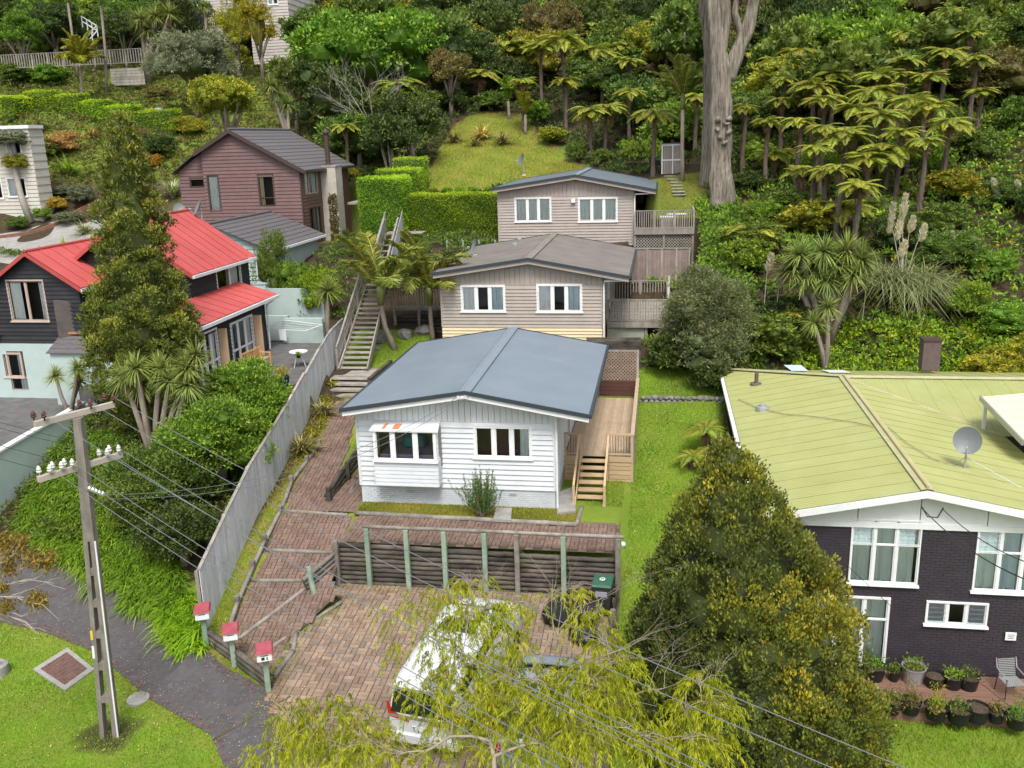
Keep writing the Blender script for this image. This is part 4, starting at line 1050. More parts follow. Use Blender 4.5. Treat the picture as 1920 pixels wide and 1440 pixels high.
# ------------------------------------------------------------ lime roofed house on the right
def lime_house():
 Y0 = 24.0; X0, X1 = 3.55, 16.0
 h = thing('lime_roofed_house', 'two storey dark purple brick house under a broad lime green corrugated roof', 'house', (8, 24, -1.25))
 xk, zk, ze, xl, xr = 7.0, 4.38, 3.50, 2.75, 11.45
 W = wallmap((X0, Y0, 0), (1, 0, 0)); Wd = X1 - X0
 def U(*a): t = wpx(*a, Y0); return (t[0] - X0, t[1] - X0, t[2], t[3])
 w1 = U(1596, 976, 1722, 1092); w2 = U(1830, 992, 1960, 1108); w3 = U(1738, 1131, 1848, 1169); d = U(1530, 1120, 1660, 1244)
 ops = [w1, w2, w3, d]
 zt = 3.1
 solidwall(h, W, rects(0, Wd, -1.3, zt, ops), M_purple, 'wall', n0=-.012)
 brickwork(h, W, 0, Wd, -1.25, zt, M_purple, openings=ops, bl=.24, bh=.086, proud=.004)
 window(h, W, *w1, (1, 1, 1), (1.6, 1), louvre={(0, 1), (2, 1)}, seed=40, casing=.04, curt=[(0, .33, M_curtain), (.34, .65, M_curtain), (.67, .95, M_curtain)], room=mat('warm_room', (.10, .09, .08), (.16, .15, .13)))
 window(h, W, *w2, (1, 1, 1), (1.6, 1), louvre={(0, 1)}, seed=43, casing=.04, curt=[(0, .3, M_curtain), (.33, .98, M_bluecurtain)])
 window(h, W, *w3, (1, 1, 1), louvre={(0, 0), (2, 0)}, seed=47, casing=.05)
 window(h, W, *d, (.8, 1.2, 1), (2.3, 1), sill=0, seed=50, casing=.06, curt=[(0, .98, M_curtain)], label='white framed sliding door with pale curtains')
 # white band and gable panels
 rz = lambda x: zk - (zk - ze) * abs(x - xk) / (xk - xl)
 MB().hexa([(X0 - .2, Y0 - .06, zt), (X1, Y0 - .06, zt), (X1, Y0, zt), (X0 - .2, Y0, zt), (X0 - .2, Y0 - .06, zt + .16), (X1, Y0 - .06, zt + .16), (X1, Y0, zt + .16), (X0 - .2, Y0, zt + .16)]).build('band_board', M_trim, h)
 xs = [X0 - .1, 5.4, 7.0, 8.7, 10.3, 11.4]
 for a, b in zip(xs, xs[1:]):
  a += .012; b -= .012
  MB().hexa([(a, Y0 - .03, zt + .16), (b, Y0 - .03, zt + .16), (b, Y0 + .02, zt + .16), (a, Y0 + .02, zt + .16), (a, Y0 - .03, rz(a) - .05), (b, Y0 - .03, rz(b) - .05), (b, Y0 + .02, rz(b) - .05), (a, Y0 + .02, rz(a) - .05)]).build('gable_panel', M_trim, h)
 boxpart('gable_back', M_purple, h, X0, X1 , Y0 + .03, Y0 + .12, zt, 3.5)
 WL = wallmap((X0, 39.3, 0), (0, -1, 0)); solidwall(h, WL, [(0, 15.3, -1.3, 3.5)], M_purple, 'side_wall')
 solidwall(h, wallmap((X1 + 6, 39.3, 0), (-1, 0, 0)), [(0, X1 + 6 - X0, -1.3, 3.4)], M_purple, 'back_wall')
 # roof: gable to the street, ridge turning east at the back with a hip on the north-west corner
 yf = 23.55; yj = 35.2; yb = 39.6; xj = xk
 Lw = xk - xl
 SL = lambda: None
 nrow = yb - yf
 # west slope: sheets run E-W; beyond yj cut by the hip
 corrugated(h, (xl, yf, ze), (0, yb - yf, 0), (Lw, 0, zk - ze), M_greenroof, s1=lambda u: 1 if yf + u <= yj else max(0, 1 - (yf + u - yj) / (yb - yj)), w=.72, per=.12, amp=.016, lap=.006)
 # east slope down to the valley
 yv = yj - Lw
 corrugated(h, (xr, yf, ze), (0, yj - yf, 0), (-(xr - xk), 0, zk - ze), M_greenroof, s0=lambda u: 0 if yf + u <= yv else (yf + u - yv) / (yj - yv), w=.72, per=.12, amp=.016, lap=.006)
 # back slope (north) seen over the ridge
 xe = 24.0
 corrugated(h, (xl, yb, ze), (xe - xl, 0, 0), (0, -(yb - yj), zk - ze), M_greenroof, s1=lambda u: 1 if xl + u >= xj else u / Lw, w=.72, per=.12, amp=.016, lap=.006)
 # south slope of the east wing
 corrugated(h, (xk, yv, ze), (xe - xk, 0, 0), (0, yj - yv, zk - ze), M_greenroof, s0=lambda u: 0 if xk + u >= xr else 1 - u / (xr - xk), w=.72, per=.12, amp=.016, lap=.006)
 mc = mat('lime_ridge_flashing', (.33, .32, .17), (.42, .40, .25), scale=2, rough=.6)
 def cap(p, q, w=.17, axis='y', s=.2):
  p = Vector(p); q = Vector(q); dd = (q - p).normalized(); sd = dd.cross(Vector((0, 0, 1))).normalized()
  for k in (-1, 1):
   MB().slab([p + Vector((0, 0, .06)), p + sd * w * k + Vector((0, 0, .06 - w * s)), q + sd * w * k + Vector((0, 0, .06 - w * s)), q + Vector((0, 0, .06))], .02).build('ridge_cap', mc, h)
 cap((xk, yf, zk), (xk, yj, zk)); cap((xj, yj, zk), (xe, yj, zk)); cap((xj, yj, zk), (xl, yb, ze), s=.02)
 MB().tube([(xk, yf, zk + .09), (xk, yj, zk + .09)], .035, 8).build('ridge_roll', mat('ochre_ridge', (.36, .30, .12)), h)
 MB().beam((xk, yj, zk + .0), (xr, yv, ze + .0), .22, .02).build('valley_flashing', mc, h)
 lap = mat('pale_lap_line', (.60, .58, .40), (.66, .64, .46))
 # fascia and gutter
 for xa, xb, za, zb in ((xl, xk, ze, zk), (xk, xr, zk, ze)):
  MB().hexa([(xa, yf - .04, za - .2), (xb, yf - .04, zb - .2), (xb, yf, zb - .2), (xa, yf, za - .2), (xa, yf - .04, za + .0), (xb, yf - .04, zb + .0), (xb, yf, zb), (xa, yf, za)]).build('bargeboard', M_trim, h)
 MB().slab([(xl, yf, ze - .05), (xk, yf, zk - .05), (xk, Y0 + .05, zk - .05), (xl, Y0 + .05, ze - .05)], .02).build('soffit', M_trim, h)
 MB().slab([(xk, yf, zk - .05), (xr, yf, ze - .05), (xr, Y0 + .05, ze - .05), (xk, Y0 + .05, zk - .05)], .02).build('soffit', M_trim, h)
 boxpart('gutter', M_trim, h, xl - .14, xl - .01, yf, yb, ze - .14, ze - .02)
 MB().slab([(xl, yf, ze - .06), (X0, yf, ze + .05), (X0, yb, ze + .05), (xl, yb, ze - .06)], .02).build('soffit', M_browntrim, h)
 # chimney, vents
 p = atZ(1742, 676, 4.25)
 c = boxpart('chimney', mat('dark_brick', (.085, .06, .06), (.12, .09, .085), scale=8, bump=.3), h, p[0] - .34, p[0] + .34, p[1] - .3, p[1] + .3, 3.9, 5.12)
 boxpart('chimney_rim', M_browntrim, c, p[0] - .38, p[0] + .38, p[1] - .34, p[1] + .34, 5.12, 5.19)
 for px, py, zz, hh, r in ((1418, 720, 3.75, .55, .08), (1430, 764, 3.8, .22, .12)):
  p = atZ(px, py, zz)
  MB().lathe((p[0], p[1], zz - .1), [(.26, 0), (.24, .13), (r, .16), (r, hh), (r * .6, hh + .02), (0, hh + .04)], 12).build('roof_vent', M_darkbark if r < .1 else M_steel, h)
 # patched sheets near the back edge
 for pts, m_ in (((1470, 671, 1503, 688), mat('pale_blue_sheet', (.45, .55, .65))), ((1540, 684, 1582, 700), mat('pale_flashing', (.50, .53, .55)))):
  q = [atZ(pts[0], pts[1], 3.9), atZ(pts[2], pts[1], 3.9), atZ(pts[2] + 12, pts[3], 3.98), atZ(pts[0] + 14, pts[3], 3.98)]
  zf = lambda y: ze + (zk - ze) * (yb - y) / (yb - yj) + .06
  MB().slab([(v[0], v[1], zf(min(v[1], yb - .1))) for v in q][::-1], .02).build('patched_sheet', m_, h)
 # cables lying on the roof
 def on_roof(px, py):
  d = ray(px, py); zz = 4.0
  for _ in range(12):
   p = CAMP + d * ((zz - CAMP[2]) / d[2]); zz = zk - (zk - ze) * min(1, abs(p[0] - xk) / Lw) + .06
  return (p[0], p[1], zz)
 for pl in ([(1384, 748), (1420, 764), (1470, 776), (1530, 781), (1600, 791), (1640, 800)], [(1665, 800), (1700, 830), (1745, 858), (1790, 873)], [(1690, 700), (1760, 735), (1820, 765), (1865, 780)]):
  MB().tube([on_roof(*p) for p in pl], .014, 4).build('roof_cable', mat('faded_cable', (.22, .2, .1)), h)
 # raised cream roof panel at the right edge
 a = atZ(1841, 744, 4.75); b = atZ(1922, 828, 4.35); 
 P = [(a[0], a[1], 4.75), (b[0], b[1], 4.35), (b[0] + 5, b[1] + .6, 4.45), (a[0] + 5, a[1] + 1.6, 4.8)]
 c = thing('cream_panel_roof', 'cream ribbed patio roof raised over the right edge of the lime roof', 'roof', (P[0][0], P[0][1], 3.8))
 for k in range(6):
  v = [Vector(P[0]).lerp(Vector(P[1]), k / 6), Vector(P[0]).lerp(Vector(P[1]), (k + .96) / 6), Vector(P[3]).lerp(Vector(P[2]), (k + .96) / 6), Vector(P[3]).lerp(Vector(P[2]), k / 6)]
  MB().slab(v, .06).build('roof_panel', M_creamroof, c)
 MB().beam(Vector(P[0]) - Vector((.05, 0, .04)), Vector(P[1]) - Vector((.05, 0, .04)), .06, .18).build('fascia', M_steel, c)
 for v in P: boxpart('post', M_trim, c, v[0] + .1, v[0] + .2, v[1] - .05, v[1] + .05, 3.4, v[2] - .05)
 # little sign hanging on the wall
 s = thing('hanging_sign', 'small white hanging plaque on the dark purple wall above the chair', 'sign', (9.75, 23.9, .1))
 q = atY(1895, 1193, 23.93)
 boxpart('board', M_trim, s, q[0] - .14, q[0] + .14, 23.915, 23.935, q[2] - .12, q[2] + .12)
 MB().tube([(q[0] - .11, 23.92, q[2] + .12), (q[0], 23.93, q[2] + .28), (q[0] + .11, 23.92, q[2] + .12)], .008, 4).build('string', M_darkwire, s)
 for k, (w_, dz) in enumerate(((.09, .05), (.07, 0), (.08, -.05))):
  MB().box(q[0] - w_, q[0] + w_, 23.908, 23.914, q[2] + dz - .008, q[2] + dz + .008).build('lettering', mat('grey_print', (.2, .2, .22)), s)
 # deck in front
 dk = thing('brown_deck', 'reddish brown timber deck edged with pots below the purple wall', 'deck', (8, 22.8, -1.3))
 mdeck = mat('brown_decking', (.16, .085, .06), (.22, .125, .09), scale=3, stretch=(.6, 6, 6), rough=.7, rnd=.12)
 y = 22.05
 while y < 23.9:
  boxpart('deck_board', mdeck, dk, 4.6, 14, y, y + .135, -1.27, -1.235); y += .145
 boxpart('edge_board', mdeck, dk, 4.6, 14, 22.0, 22.04, -1.6, -1.24)
lime_house()

# ------------------------------------------------------------ houses further up
def far_house(name, label, X0, X1, Y0, Y1, z0, z1, m, wins, roof=None, cover=.3, side=True):
 h = thing(name, label, 'house', ((X0 + X1) / 2, Y0, z0))
 W = wallmap((X0, Y0, 0), (1, 0, 0)); ops = []
 for k, t in enumerate(wins):
  x0, x1, a, b = wpx(*t[:4], Y0); o = (x0 - X0, x1 - X0, a, b); ops.append(o)
  window(h, W, *o, (1, 1), seed=60 + k, curt=[(0, .6, M_whitecurtain)], casing=.1)
 boards(h, W, [(0, z0), (X1 - X0, z0), (X1 - X0, z1), (0, z1)], ops, m, z0, z1, cover=cover)
 for WW, D in ((wallmap((X1, Y0, 0), (0, 1, 0)), Y1 - Y0), (wallmap((X0, Y1, 0), (0, -1, 0)), Y1 - Y0), (wallmap((X1, Y1, 0), (-1, 0, 0)), X1 - X0)):
  boards(h, WW, [(0, z0), (D, z0), (D, z1), (0, z1)], [], m, z0, z1, cover=.6)
 boxpart('parapet', M_trim, h, X0 - .15, X1 + .15, Y0 - .15, Y1, z1, z1 + .25)
 return h
M_palehouse = mat('pale_stone_paint', (.46, .44, .38), (.52, .50, .44), scale=1.5, rough=.7, rnd=.03, dirt=(.35, .33, .27), dirt_amt=.3)
far_house('pale_house', 'pale flat roofed house with white windows behind topiary tree at left edge', -58, -46.9, 64, 65.6, 7.0, 15.3, M_palehouse, [(16, 335, 48, 368), (14, 262, 38, 290), (-40, 335, 3, 372)])
M_hill = mat('hilltop_house_paint', (.40, .36, .33), (.46, .42, .39), scale=1.5, rough=.7, rnd=.04)
far_house('hilltop_house', 'pale weatherboard house with blue windows at the very top left behind the yellow conifers', -56, -47.2, 102, 110, 22, 34, M_hill, [(313, 2, 330, 12), (350, -8, 378, 10)])
far_house('hilltop_house', 'pale plank sided house at the top behind the bright broadleaf tree', -43.6, -39.2, 98, 106, 22, 31, M_hill, [(503, -10, 520, 8)])

# ------------------------------------------------------------ paved drive and paths
def pavers(surface, poly, m, limit=0, name='paver', bl=.30, bw=.15, gap=.013, ang=0.0, zoff=.045, zfun=None, herring=False):
 """basket-weave bricks on the ground inside the polygon; the nearest `limit` ones are objects, the rest one part"""
 zf = zfun or H
 xs = [p[0] for p in poly]; ys = [p[1] for p in poly]
 cx, cy = sum(xs) / len(xs), sum(ys) / len(ys); R = max(max(xs) - min(xs), max(ys) - min(ys)) * .75
 ca, sa = cos(ang), sin(ang); n = int(R / bl) + 2; L = []
 for i in range(-n, n):
  for j in range(-n, n):
   for k in range(2):
    if (i + j) % 2: u, v, a, b = i * bl, j * bl + k * bw, bl, bw
    else: u, v, a, b = i * bl + k * bw, j * bl, bw, bl
    L.append((u + a / 2, v + b / 2, a - gap, b - gap))
 A = np.array(L); X = cx + A[:, 0] * ca - A[:, 1] * sa; Y = cy + A[:, 0] * sa + A[:, 1] * ca
 k = inpoly(X, Y, poly); A, X, Y = A[k], X[k], Y[k]
 Z = zf(X, Y); Zx = zf(X + .1, Y); Zy = zf(X, Y + .1)
 rng = np.random.default_rng(5)
 order = np.argsort(Y + .25 * np.abs(X + 8)) if limit else np.arange(len(X))
 mb = MB(); shared = {}
 for c, i in enumerate(order):
  a, b = A[i, 2] / 2, A[i, 3] / 2
  sx, sy = np.clip((Zx[i] - Z[i]) / .1, -.4, .4), np.clip((Zy[i] - Z[i]) / .1, -.4, .4)
  tx, ty, dz = rng.normal(0, .012, 3)
  def V(dx, dy, dzz):
   px, py = dx * ca - dy * sa, dx * sa + dy * ca
   return (px, py, px * sx + py * sy + dx * tx + dy * ty + dz * .25 + dzz)
  vs = [V(-a, -b, -.03), V(a, -b, -.03), V(a, b, -.03), V(-a, b, -.03), V(-a + .006, -b + .006, 0), V(a - .006, -b + .006, 0), V(a - .006, b - .006, 0), V(-a + .006, b - .006, 0)]
  fs = [(4, 5, 6, 7), (0, 1, 5, 4), (1, 2, 6, 5), (2, 3, 7, 6), (3, 0, 4, 7)]
  if c < limit:
   o = link(name, MB().add(vs, fs).mesh(name, m), surface, (X[i], Y[i], Z[i] + zoff))
  else: mb.add([(v[0] + X[i], v[1] + Y[i], v[2] + Z[i] + zoff) for v in vs], fs)
 if mb.v: mb.build('paving', m, surface, kind='stuff')
M_paver1 = mat('clay_paver_single', (.17, .118, .082), (.28, .205, .148), scale=1.3, rough=.85, bump=.3, bscale=60, rnd=.22, dirt=(.13, .115, .10), dirt_amt=.8, dscale=.4)
DRIVE = [(-9.95, 25.0), (-1.15, 25.0), (-1.15, 14), (-6.0, 14), (-8.3, 17.2), tuple(hit(500, 1315)[:2]), tuple(hit(515, 1270)[:2]), tuple(hit(552, 1195)[:2]), tuple(hit(638, 1138)[:2]), (-9.95, 24.4)]
dv = drape('driveway', DRIVE, M_joint, .012)
pavers(dv, DRIVE, M_paver1, limit=280)
# second material keeps the joined rest varied brick by brick
for o in dv.children:
 if o.name.startswith('paving'): o.data.materials[0] = M_paver
TERR = [(-9.9, 25.2), (-1.15, 25.2), (-1.15, 28.5), (-2.45, 28.5), (-2.5, 27.05), (-9.95, 27.25)]
tz = lambda x, y: np.full(np.shape(x), 1.38)
tv = drape('terrace_path', TERR, M_joint, .012, zfun=tz)
pavers(tv, TERR, M_paverpath, zfun=tz, bl=.27, bw=.135)
def pathz(x, y): return np.interp(y, PATH_Y, PATH_Z)
left = lambda y: fence_x(y) + 1.0 - .02 * (y - 22)
LOGP = [(430, 1192), (447, 1133), (476, 1066), (498, 1018), (527, 962), (548, 905), (577, 868), (600, 838)]
PATHP = [tuple(hit(*q)[:2]) for q in LOGP] + [(left(y), y) for y in (33, 35.6)] + [(-12.6, 35.6), (-12.1, 33), (-11.6, 30), (-11.35, 28), (-10.0, 27.2), (-9.95, 25.2), (-9.9, 24.2), tuple(hit(640, 1132)[:2]), tuple(hit(552, 1193)[:2]), tuple(hit(512, 1272)[:2]), tuple(hit(440, 1215)[:2])]
pv = drape('side_path', PATHP, M_joint, .012, zfun=pathz)
pavers(pv, PATHP, M_paverpath, zfun=pathz, ang=.06, bl=.27, bw=.135)
SY = [(-11.3, 27.4), (-10.2, 27.4), (-10.2, 37), (-11.3, 37)]
sy = drape('side_yard', SY, M_joint, .012, zfun=lambda x, y: np.full(np.shape(x), 1.42)); pavers(sy, SY, M_paverpath, zfun=lambda x, y: np.full(np.shape(x), 1.43))
# small concrete pads by the white house
for pp in ([(930, 955), (960, 955), (958, 978), (925, 976)], [(1048, 925), (1075, 915), (1080, 960), (1045, 965)]):
 q = [tuple(atZ(a, b, 1.5)[:2]) for a, b in pp]
 MB().slab([(x, y, 1.56) for x, y in q][::-1], .1).build('concrete_pad', M_concrete, kind='structure')

def log(name, parent, p, q, r, m, n=8, jit=.08):
 p = Vector(p); q = Vector(q); k = 5; pts = []; rs = []
 for i in range(k + 1):
  v = p.lerp(q, i / k); v += Vector((0, 0, random.uniform(-.12, .12) * r)); pts.append(v); rs.append(r * random.uniform(1 - jit, 1 + jit))
 return MB().tube(pts, rs, n).build(name, m, parent, smooth=True)
random.seed(4)
def g3(px, py, dz=0.0):
 p = hit(px, py); return (p[0], p[1], p[2] + dz)
# retaining wall of dark logs with green posts and a top rail
rw = thing('retaining_wall', 'dark timber log retaining wall with green posts and a grey top rail behind the parked white van', 'retaining wall', (-5.5, 25.1, 0))
pxs = [628, 692, 765, 835, 910, 970, 1057, 1150]
postx = [-9.95] + [float(atY(p, 1060, 24.95)[0]) for p in pxs[1:-1]] + [-1.12]
for i in range(len(postx) - 1):
 top = 1.38 - .012 * i
 n = 9
 for k in range(n):
  log('log', rw, (postx[i], 25.12, (k + .5) * 1.42 / n - .02 * i - .02), (postx[i + 1], 25.12, (k + .5) * 1.42 / n - .02 * i - .02), .085, M_darklog)
for i, x in enumerate(postx):
 big = 2.02 if 0 < i else 1.55
 boxpart('post', M_greenpost if 0 < i < 7 and i != 5 else M_greylog, rw, x - .075, x + .075, 24.86, 25.02, -.05, big, bevel=.012)
log('rail', rw, (postx[1] - .1, 24.95, 2.06), (postx[4], 24.95, 2.07), .06, M_greylog)
log('rail', rw, (postx[4], 24.95, 2.07), (-.95, 24.95, 2.05), .06, M_greylog)
# return on the left beside the steps
for k in range(5): log('log', rw, (-9.98, 25.0, .45 + k * .17), (-10.55, 24.0 - .1 * k, .15 + k * .17), .07, M_greylog)
p = g3(596, 1135); MB().tube([(p[0], p[1], p[2] - .1), (p[0] - .2, p[1] + .1, p[2] + .8), (p[0] - .25, p[1] + .15, p[2] + 1.2)], [.09, .085, .08], 8).build('leaning_post', M_greenpost, rw)
# right hand kerb wall of the drive
kw = thing('boundary_wall', 'low dark timber wall along the right side of the driveway', 'wall', (-1.1, 20, 0))
for a in range(5):
 for k in range(3):
  log('board', kw, (-1.05, 15 + a * 2, -.5 + k * .2 + .07 * a), (-1.05, 17 + a * 2, -.36 + k * .2 + .07 * a), .09, M_darklog)
 boxpart('post', M_greylog, kw, -1.24, -1.1, 15 + a * 2, 15.14 + a * 2, -.7, .45 + .06 * a)

# log edgings and risers
ed = thing('log_edging', 'greyed round log edging down the fence side of the brick path', 'edging', g3(470, 1070))
pts = LOGP
for a, b in zip(pts, pts[1:]):
 log('log', ed, g3(*a, .10), g3(*b, .10), .07, M_greylog)
 boxpart('peg', M_greylog, ed, g3(*b)[0] - .07, g3(*b)[0] + .07, g3(*b)[1] - .12, g3(*b)[1] + .02, g3(*b)[2] - .1, g3(*b)[2] + .3, bevel=.01)
st = thing('path_steps', 'grey log risers stepping the brick path beside the paling fence', 'steps', g3(540, 1060))
for a, b in (((500, 1036), (624, 1040)), ((472, 1092), (592, 1096)), ((448, 1204), (594, 1116)), ((505, 1222), (640, 1134)), ((530, 961), (652, 970)), ((515, 1272), (550, 1225)), ((550, 1225), (556, 1192)), ((668, 900), (640, 968))):
 log('riser', st, g3(*a, .06), g3(*b, .06), .065, M_greylog)
ge = thing('garden_edging', 'long grey timber edging in front of the grass strip below the white house', 'edging', (-6.5, 27.15, 1.4))
e0, e1 = (-10.1, 27.3, 1.46), (-2.55, 27.05, 1.46)
for k in range(3):
 log('log', ge, Vector(e0).lerp(Vector(e1), k / 3), Vector(e0).lerp(Vector(e1), (k + 1) / 3), .085, M_greylog)
log('log', ge, e1, (-2.5, 28.5, 1.46), .07, M_greylog)
sr = thing('side_retaining', 'short black log retaining between the brick path and the side of the white house', 'retaining wall', (-11.3, 29, 1.4))
for k in range(3):
 log('log', sr, (-11.45, 28.2, 1.42 + .13 * k), (-11.5, 32.6, 1.62 + .3 * k), .07, M_darklog)
for y in (28.15, 30.2, 32.5): boxpart('post', M_darklog, sr, -11.42, -11.27, y, y + .15, 1.3, 1.95 + (y - 28) * .1)
# timber treads near the top of the path
tp = thing('timber_steps', 'wide weathered timber steps and landing at the foot of the long stair', 'steps', (-13.2, 36, 3))
for k in range(4):
 boxpart('tread', M_oldwood, tp, -14.15, -12.4, 35.55 + .42 * k, 35.95 + .42 * k, 2.82 + .15 * k, 2.9 + .15 * k)
for k in range(7): boxpart('landing_board', M_oldwood, tp, -14.45, -12.3, 37.25 + .27 * k, 37.5 + .27 * k, 3.42, 3.47)
boxpart('edge_wall', M_darklog, tp, -12.3, -12.15, 36.0, 39.3, 2.9, 3.85)

# ------------------------------------------------------------ paling fence
fe = thing('paling_fence', 'tall silvered timber paling fence stepping up the left side of the brick path', 'fence', (-13, 22.2, 0))
y = 22.0; i = 0
while y < 41.0:
 x = fence_x(y); g = float(np.interp(y, PATH_Y, PATH_Z)) + .05
 if y > 39.6: g = 3.55
 hgt = 2.0 + random.uniform(-.012, .012) - (.1 if y > 33 else 0)
 MB().hexa([(x - .012, y, g - .1), (x + .012, y, g - .1), (x - .002, y + .142, g - .1), (x - .026, y + .142, g - .1),
   (x - .012, y, g + hgt), (x + .012, y, g + hgt), (x - .002, y + .142, g + hgt + .02), (x - .026, y + .142, g + hgt + .02)]).build('paling', M_fencewood, fe)
 y += .150; i += 1
for k, yy in enumerate(np.arange(22.0, 41, 2.4)):
 yb = min(yy + 2.4, 41.0); g0 = float(np.interp(yy, PATH_Y, PATH_Z)); g1 = float(np.interp(yb, PATH_Y, PATH_Z))
 o = .1 if yy > 32 else 0
 MB().beam((fence_x(yy) - .02, yy, g0 + 2.06 - o), (fence_x(yb) - .02, yb, g1 + 2.06 - o), .1, .03).build('capping_rail', M_oldwood, fe)
 for dz in (.5, 1.5): MB().beam((fence_x(yy) - .06, yy, g0 + dz), (fence_x(yb) - .06, yb, g1 + dz), .05, .08).build('rail', M_oldwood, fe)
 boxpart('post', M_oldwood, fe, fence_x(yy) - .16, fence_x(yy) - .05, yy, yy + .11, g0 - .3, g0 + 2.0 - o)

# ------------------------------------------------------------ mailboxes
gl = ['white letterbox with faded red lid on the post against the end of the paling fence', 'white letterbox with faded red lid on the middle post of the low wall', 'white letterbox with faded red lid nearest the driveway, dark number on its front']
M_redlid = mat('faded_red_lid', (.30, .05, .07), (.38, .09, .11), scale=5, rough=.6)
mbx = [((386, 1150), (388, 1212)), ((435, 1188), (440, 1248)), ((499, 1226), (504, 1298))]
mbpos = []
for (tpx, bpx), lb in zip(mbx, gl):
 b = hit(*bpx); t = atY(*tpx, b[1]); mbpos.append(b)
 m_ = thing('letterbox', lb, 'letterbox', tuple(b), 'letterboxes on posts beside the footpath', rot=rad(24))
 ORG[m_.name] = Vector((0, 0, 0)); zt = t[2] - b[2]
 MB().box(-.07, .07, -.07, .07, -.2, zt - .1).build('post', M_greenpost, m_, bevel=.01)
 MB().box(-.19, .19, -.23, .23, zt - .1, zt + .13).build('box', M_trim, m_, bevel=.01)
 MB().add([(-.23, -.27, zt + .13), (.23, -.27, zt + .13), (.23, .27, zt + .13), (-.23, .27, zt + .13), (-.2, -.25, zt + .19), (.2, -.25, zt + .22), (.2, .25, zt + .22), (-.2, .25, zt + .19)],
   [(3, 2, 1, 0), (4, 5, 6, 7), (0, 1, 5, 4), (1, 2, 6, 5), (2, 3, 7, 6), (3, 0, 4, 7)]).build('lid', M_redlid, m_)
 MB().box(-.09, .09, -.236, -.231, zt + .06, zt + .08).build('slot', M_black_pl, m_)
 if 'dark number' in lb:
  MB().box(-.08, .0, -.237, -.2305, zt - .05, zt + .03).box(.05, .08, -.237, -.2305, zt - .05, zt + .03).build('number_plate', M_black_pl, m_)
lw = thing('low_log_wall', 'low mossy log wall linking the three letterbox posts', 'wall', tuple(mbpos[1]))
for a, b in ((mbpos[0], mbpos[1]), (mbpos[1], mbpos[2])):
 for k in range(3): log('log', lw, (a[0], a[1] + .1, a[2] + .08 + .17 * k), (b[0], b[1] + .1, b[2] + .08 + .17 * k), .085, M_darklog)

# ------------------------------------------------------------ white house deck
dk = thing('side_deck', 'new pine deck with handrails along the right side of the white house', 'deck', (-2.2, 31, 1.4))
y = 31.05
x = -3.3
while x < -.95:
 boxpart('deck_board', M_deckpine, dk, x, x + .088, 31.05, 38.6, 2.375, 2.4); x += .094
for (a, b) in ((-3.3, -2.78), (-1.72, -.88)):
 for k in range(7): boxpart('skirt_board', M_timber, dk, a, b, 31.0, 31.04, 1.2 + .17 * k, 1.36 + .17 * k - .01)
 MB().hexa([(a, 30.97, 2.2), (b, 30.97, 2.2), (b, 31.0, 2.2), (a, 31.0, 2.2), (a, 30.97, 2.4), (b, 30.97, 2.4), (b, 31.0, 2.4), (a, 31.0, 2.4)]).build('fascia_board', M_timber, dk)
for k in range(7): boxpart('skirt_board', M_oldwood, dk, -.88, -.85, 31.0, 38.6, 1.2 + .17 * k, 1.35 + .17 * k)
M_balus = mat('black_metal_baluster', (.02, .02, .02), rough=.5)
for (a, b) in ((-3.3, -2.72), (-1.78, -.9)):
 boxpart('handrail', M_timber, dk, a - .04, b + .04, 30.98, 31.1, 3.2, 3.25)
 boxpart('bottom_rail', M_timber, dk, a, b, 31.0, 31.06, 2.46, 2.51)
 for xx in (a, b): boxpart('post', M_timber, dk, xx - .045, xx + .045, 30.99, 31.08, 1.4, 3.2)
 n = round((b - a) / .1)
 for k in range(1, n): boxpart('baluster', M_balus, dk, a + (b - a) * k / n - .008, a + (b - a) * k / n + .008, 31.02, 31.04, 2.5, 3.2)
boxpart('handrail', M_deckpine, dk, -.96, -.82, 31.0, 38.9, 3.2, 3.245)
for yy in np.arange(31.1, 38.9, .8): boxpart('post', M_oldwood, dk, -.93, -.84, yy, yy + .09, 1.3, 3.2)
for k in range(5): boxpart('side_board', M_oldwood, dk, -.90, -.87, 31.1, 38.8, 2.45 + .145 * k, 2.45 + .145 * k + .12)
boxpart('doormat', M_black_pl, dk, -3.25, -2.85, 35.0, 35.7, 2.402, 2.42)
# stair down to the brick terrace
ns = 7
for k in range(ns):
 f = (k + .5) / ns; zz = 2.4 - (2.4 - 1.4) * f; yy = 31.0 - 2.35 * f
 boxpart('tread', M_timber, dk, -2.7, -1.8, yy - .16, yy + .14, zz - .06, zz - .02)
for xx in (-2.74, -1.78):
 MB().hexa([(xx - .02, 31.0, 2.1), (xx + .02, 31.0, 2.1), (xx + .02, 28.62, 1.36), (xx - .02, 28.62, 1.36), (xx - .02, 31.0, 2.4), (xx + .02, 31.0, 2.4), (xx + .02, 28.5, 1.5), (xx - .02, 28.5, 1.5)]).build('stringer', M_timber, dk)
for xx in (-2.78, -1.74):
 MB().beam((xx, 31.05, 3.22), (xx, 28.6, 2.2), .07, .045).build('stair_rail', M_timber, dk)
 boxpart('post', M_timber, dk, xx - .04, xx + .04, 28.58, 28.67, 1.35, 2.2)
 boxpart('post_shoe', M_steel, dk, xx - .045, xx + .045, 28.57, 28.68, 1.35, 1.5)
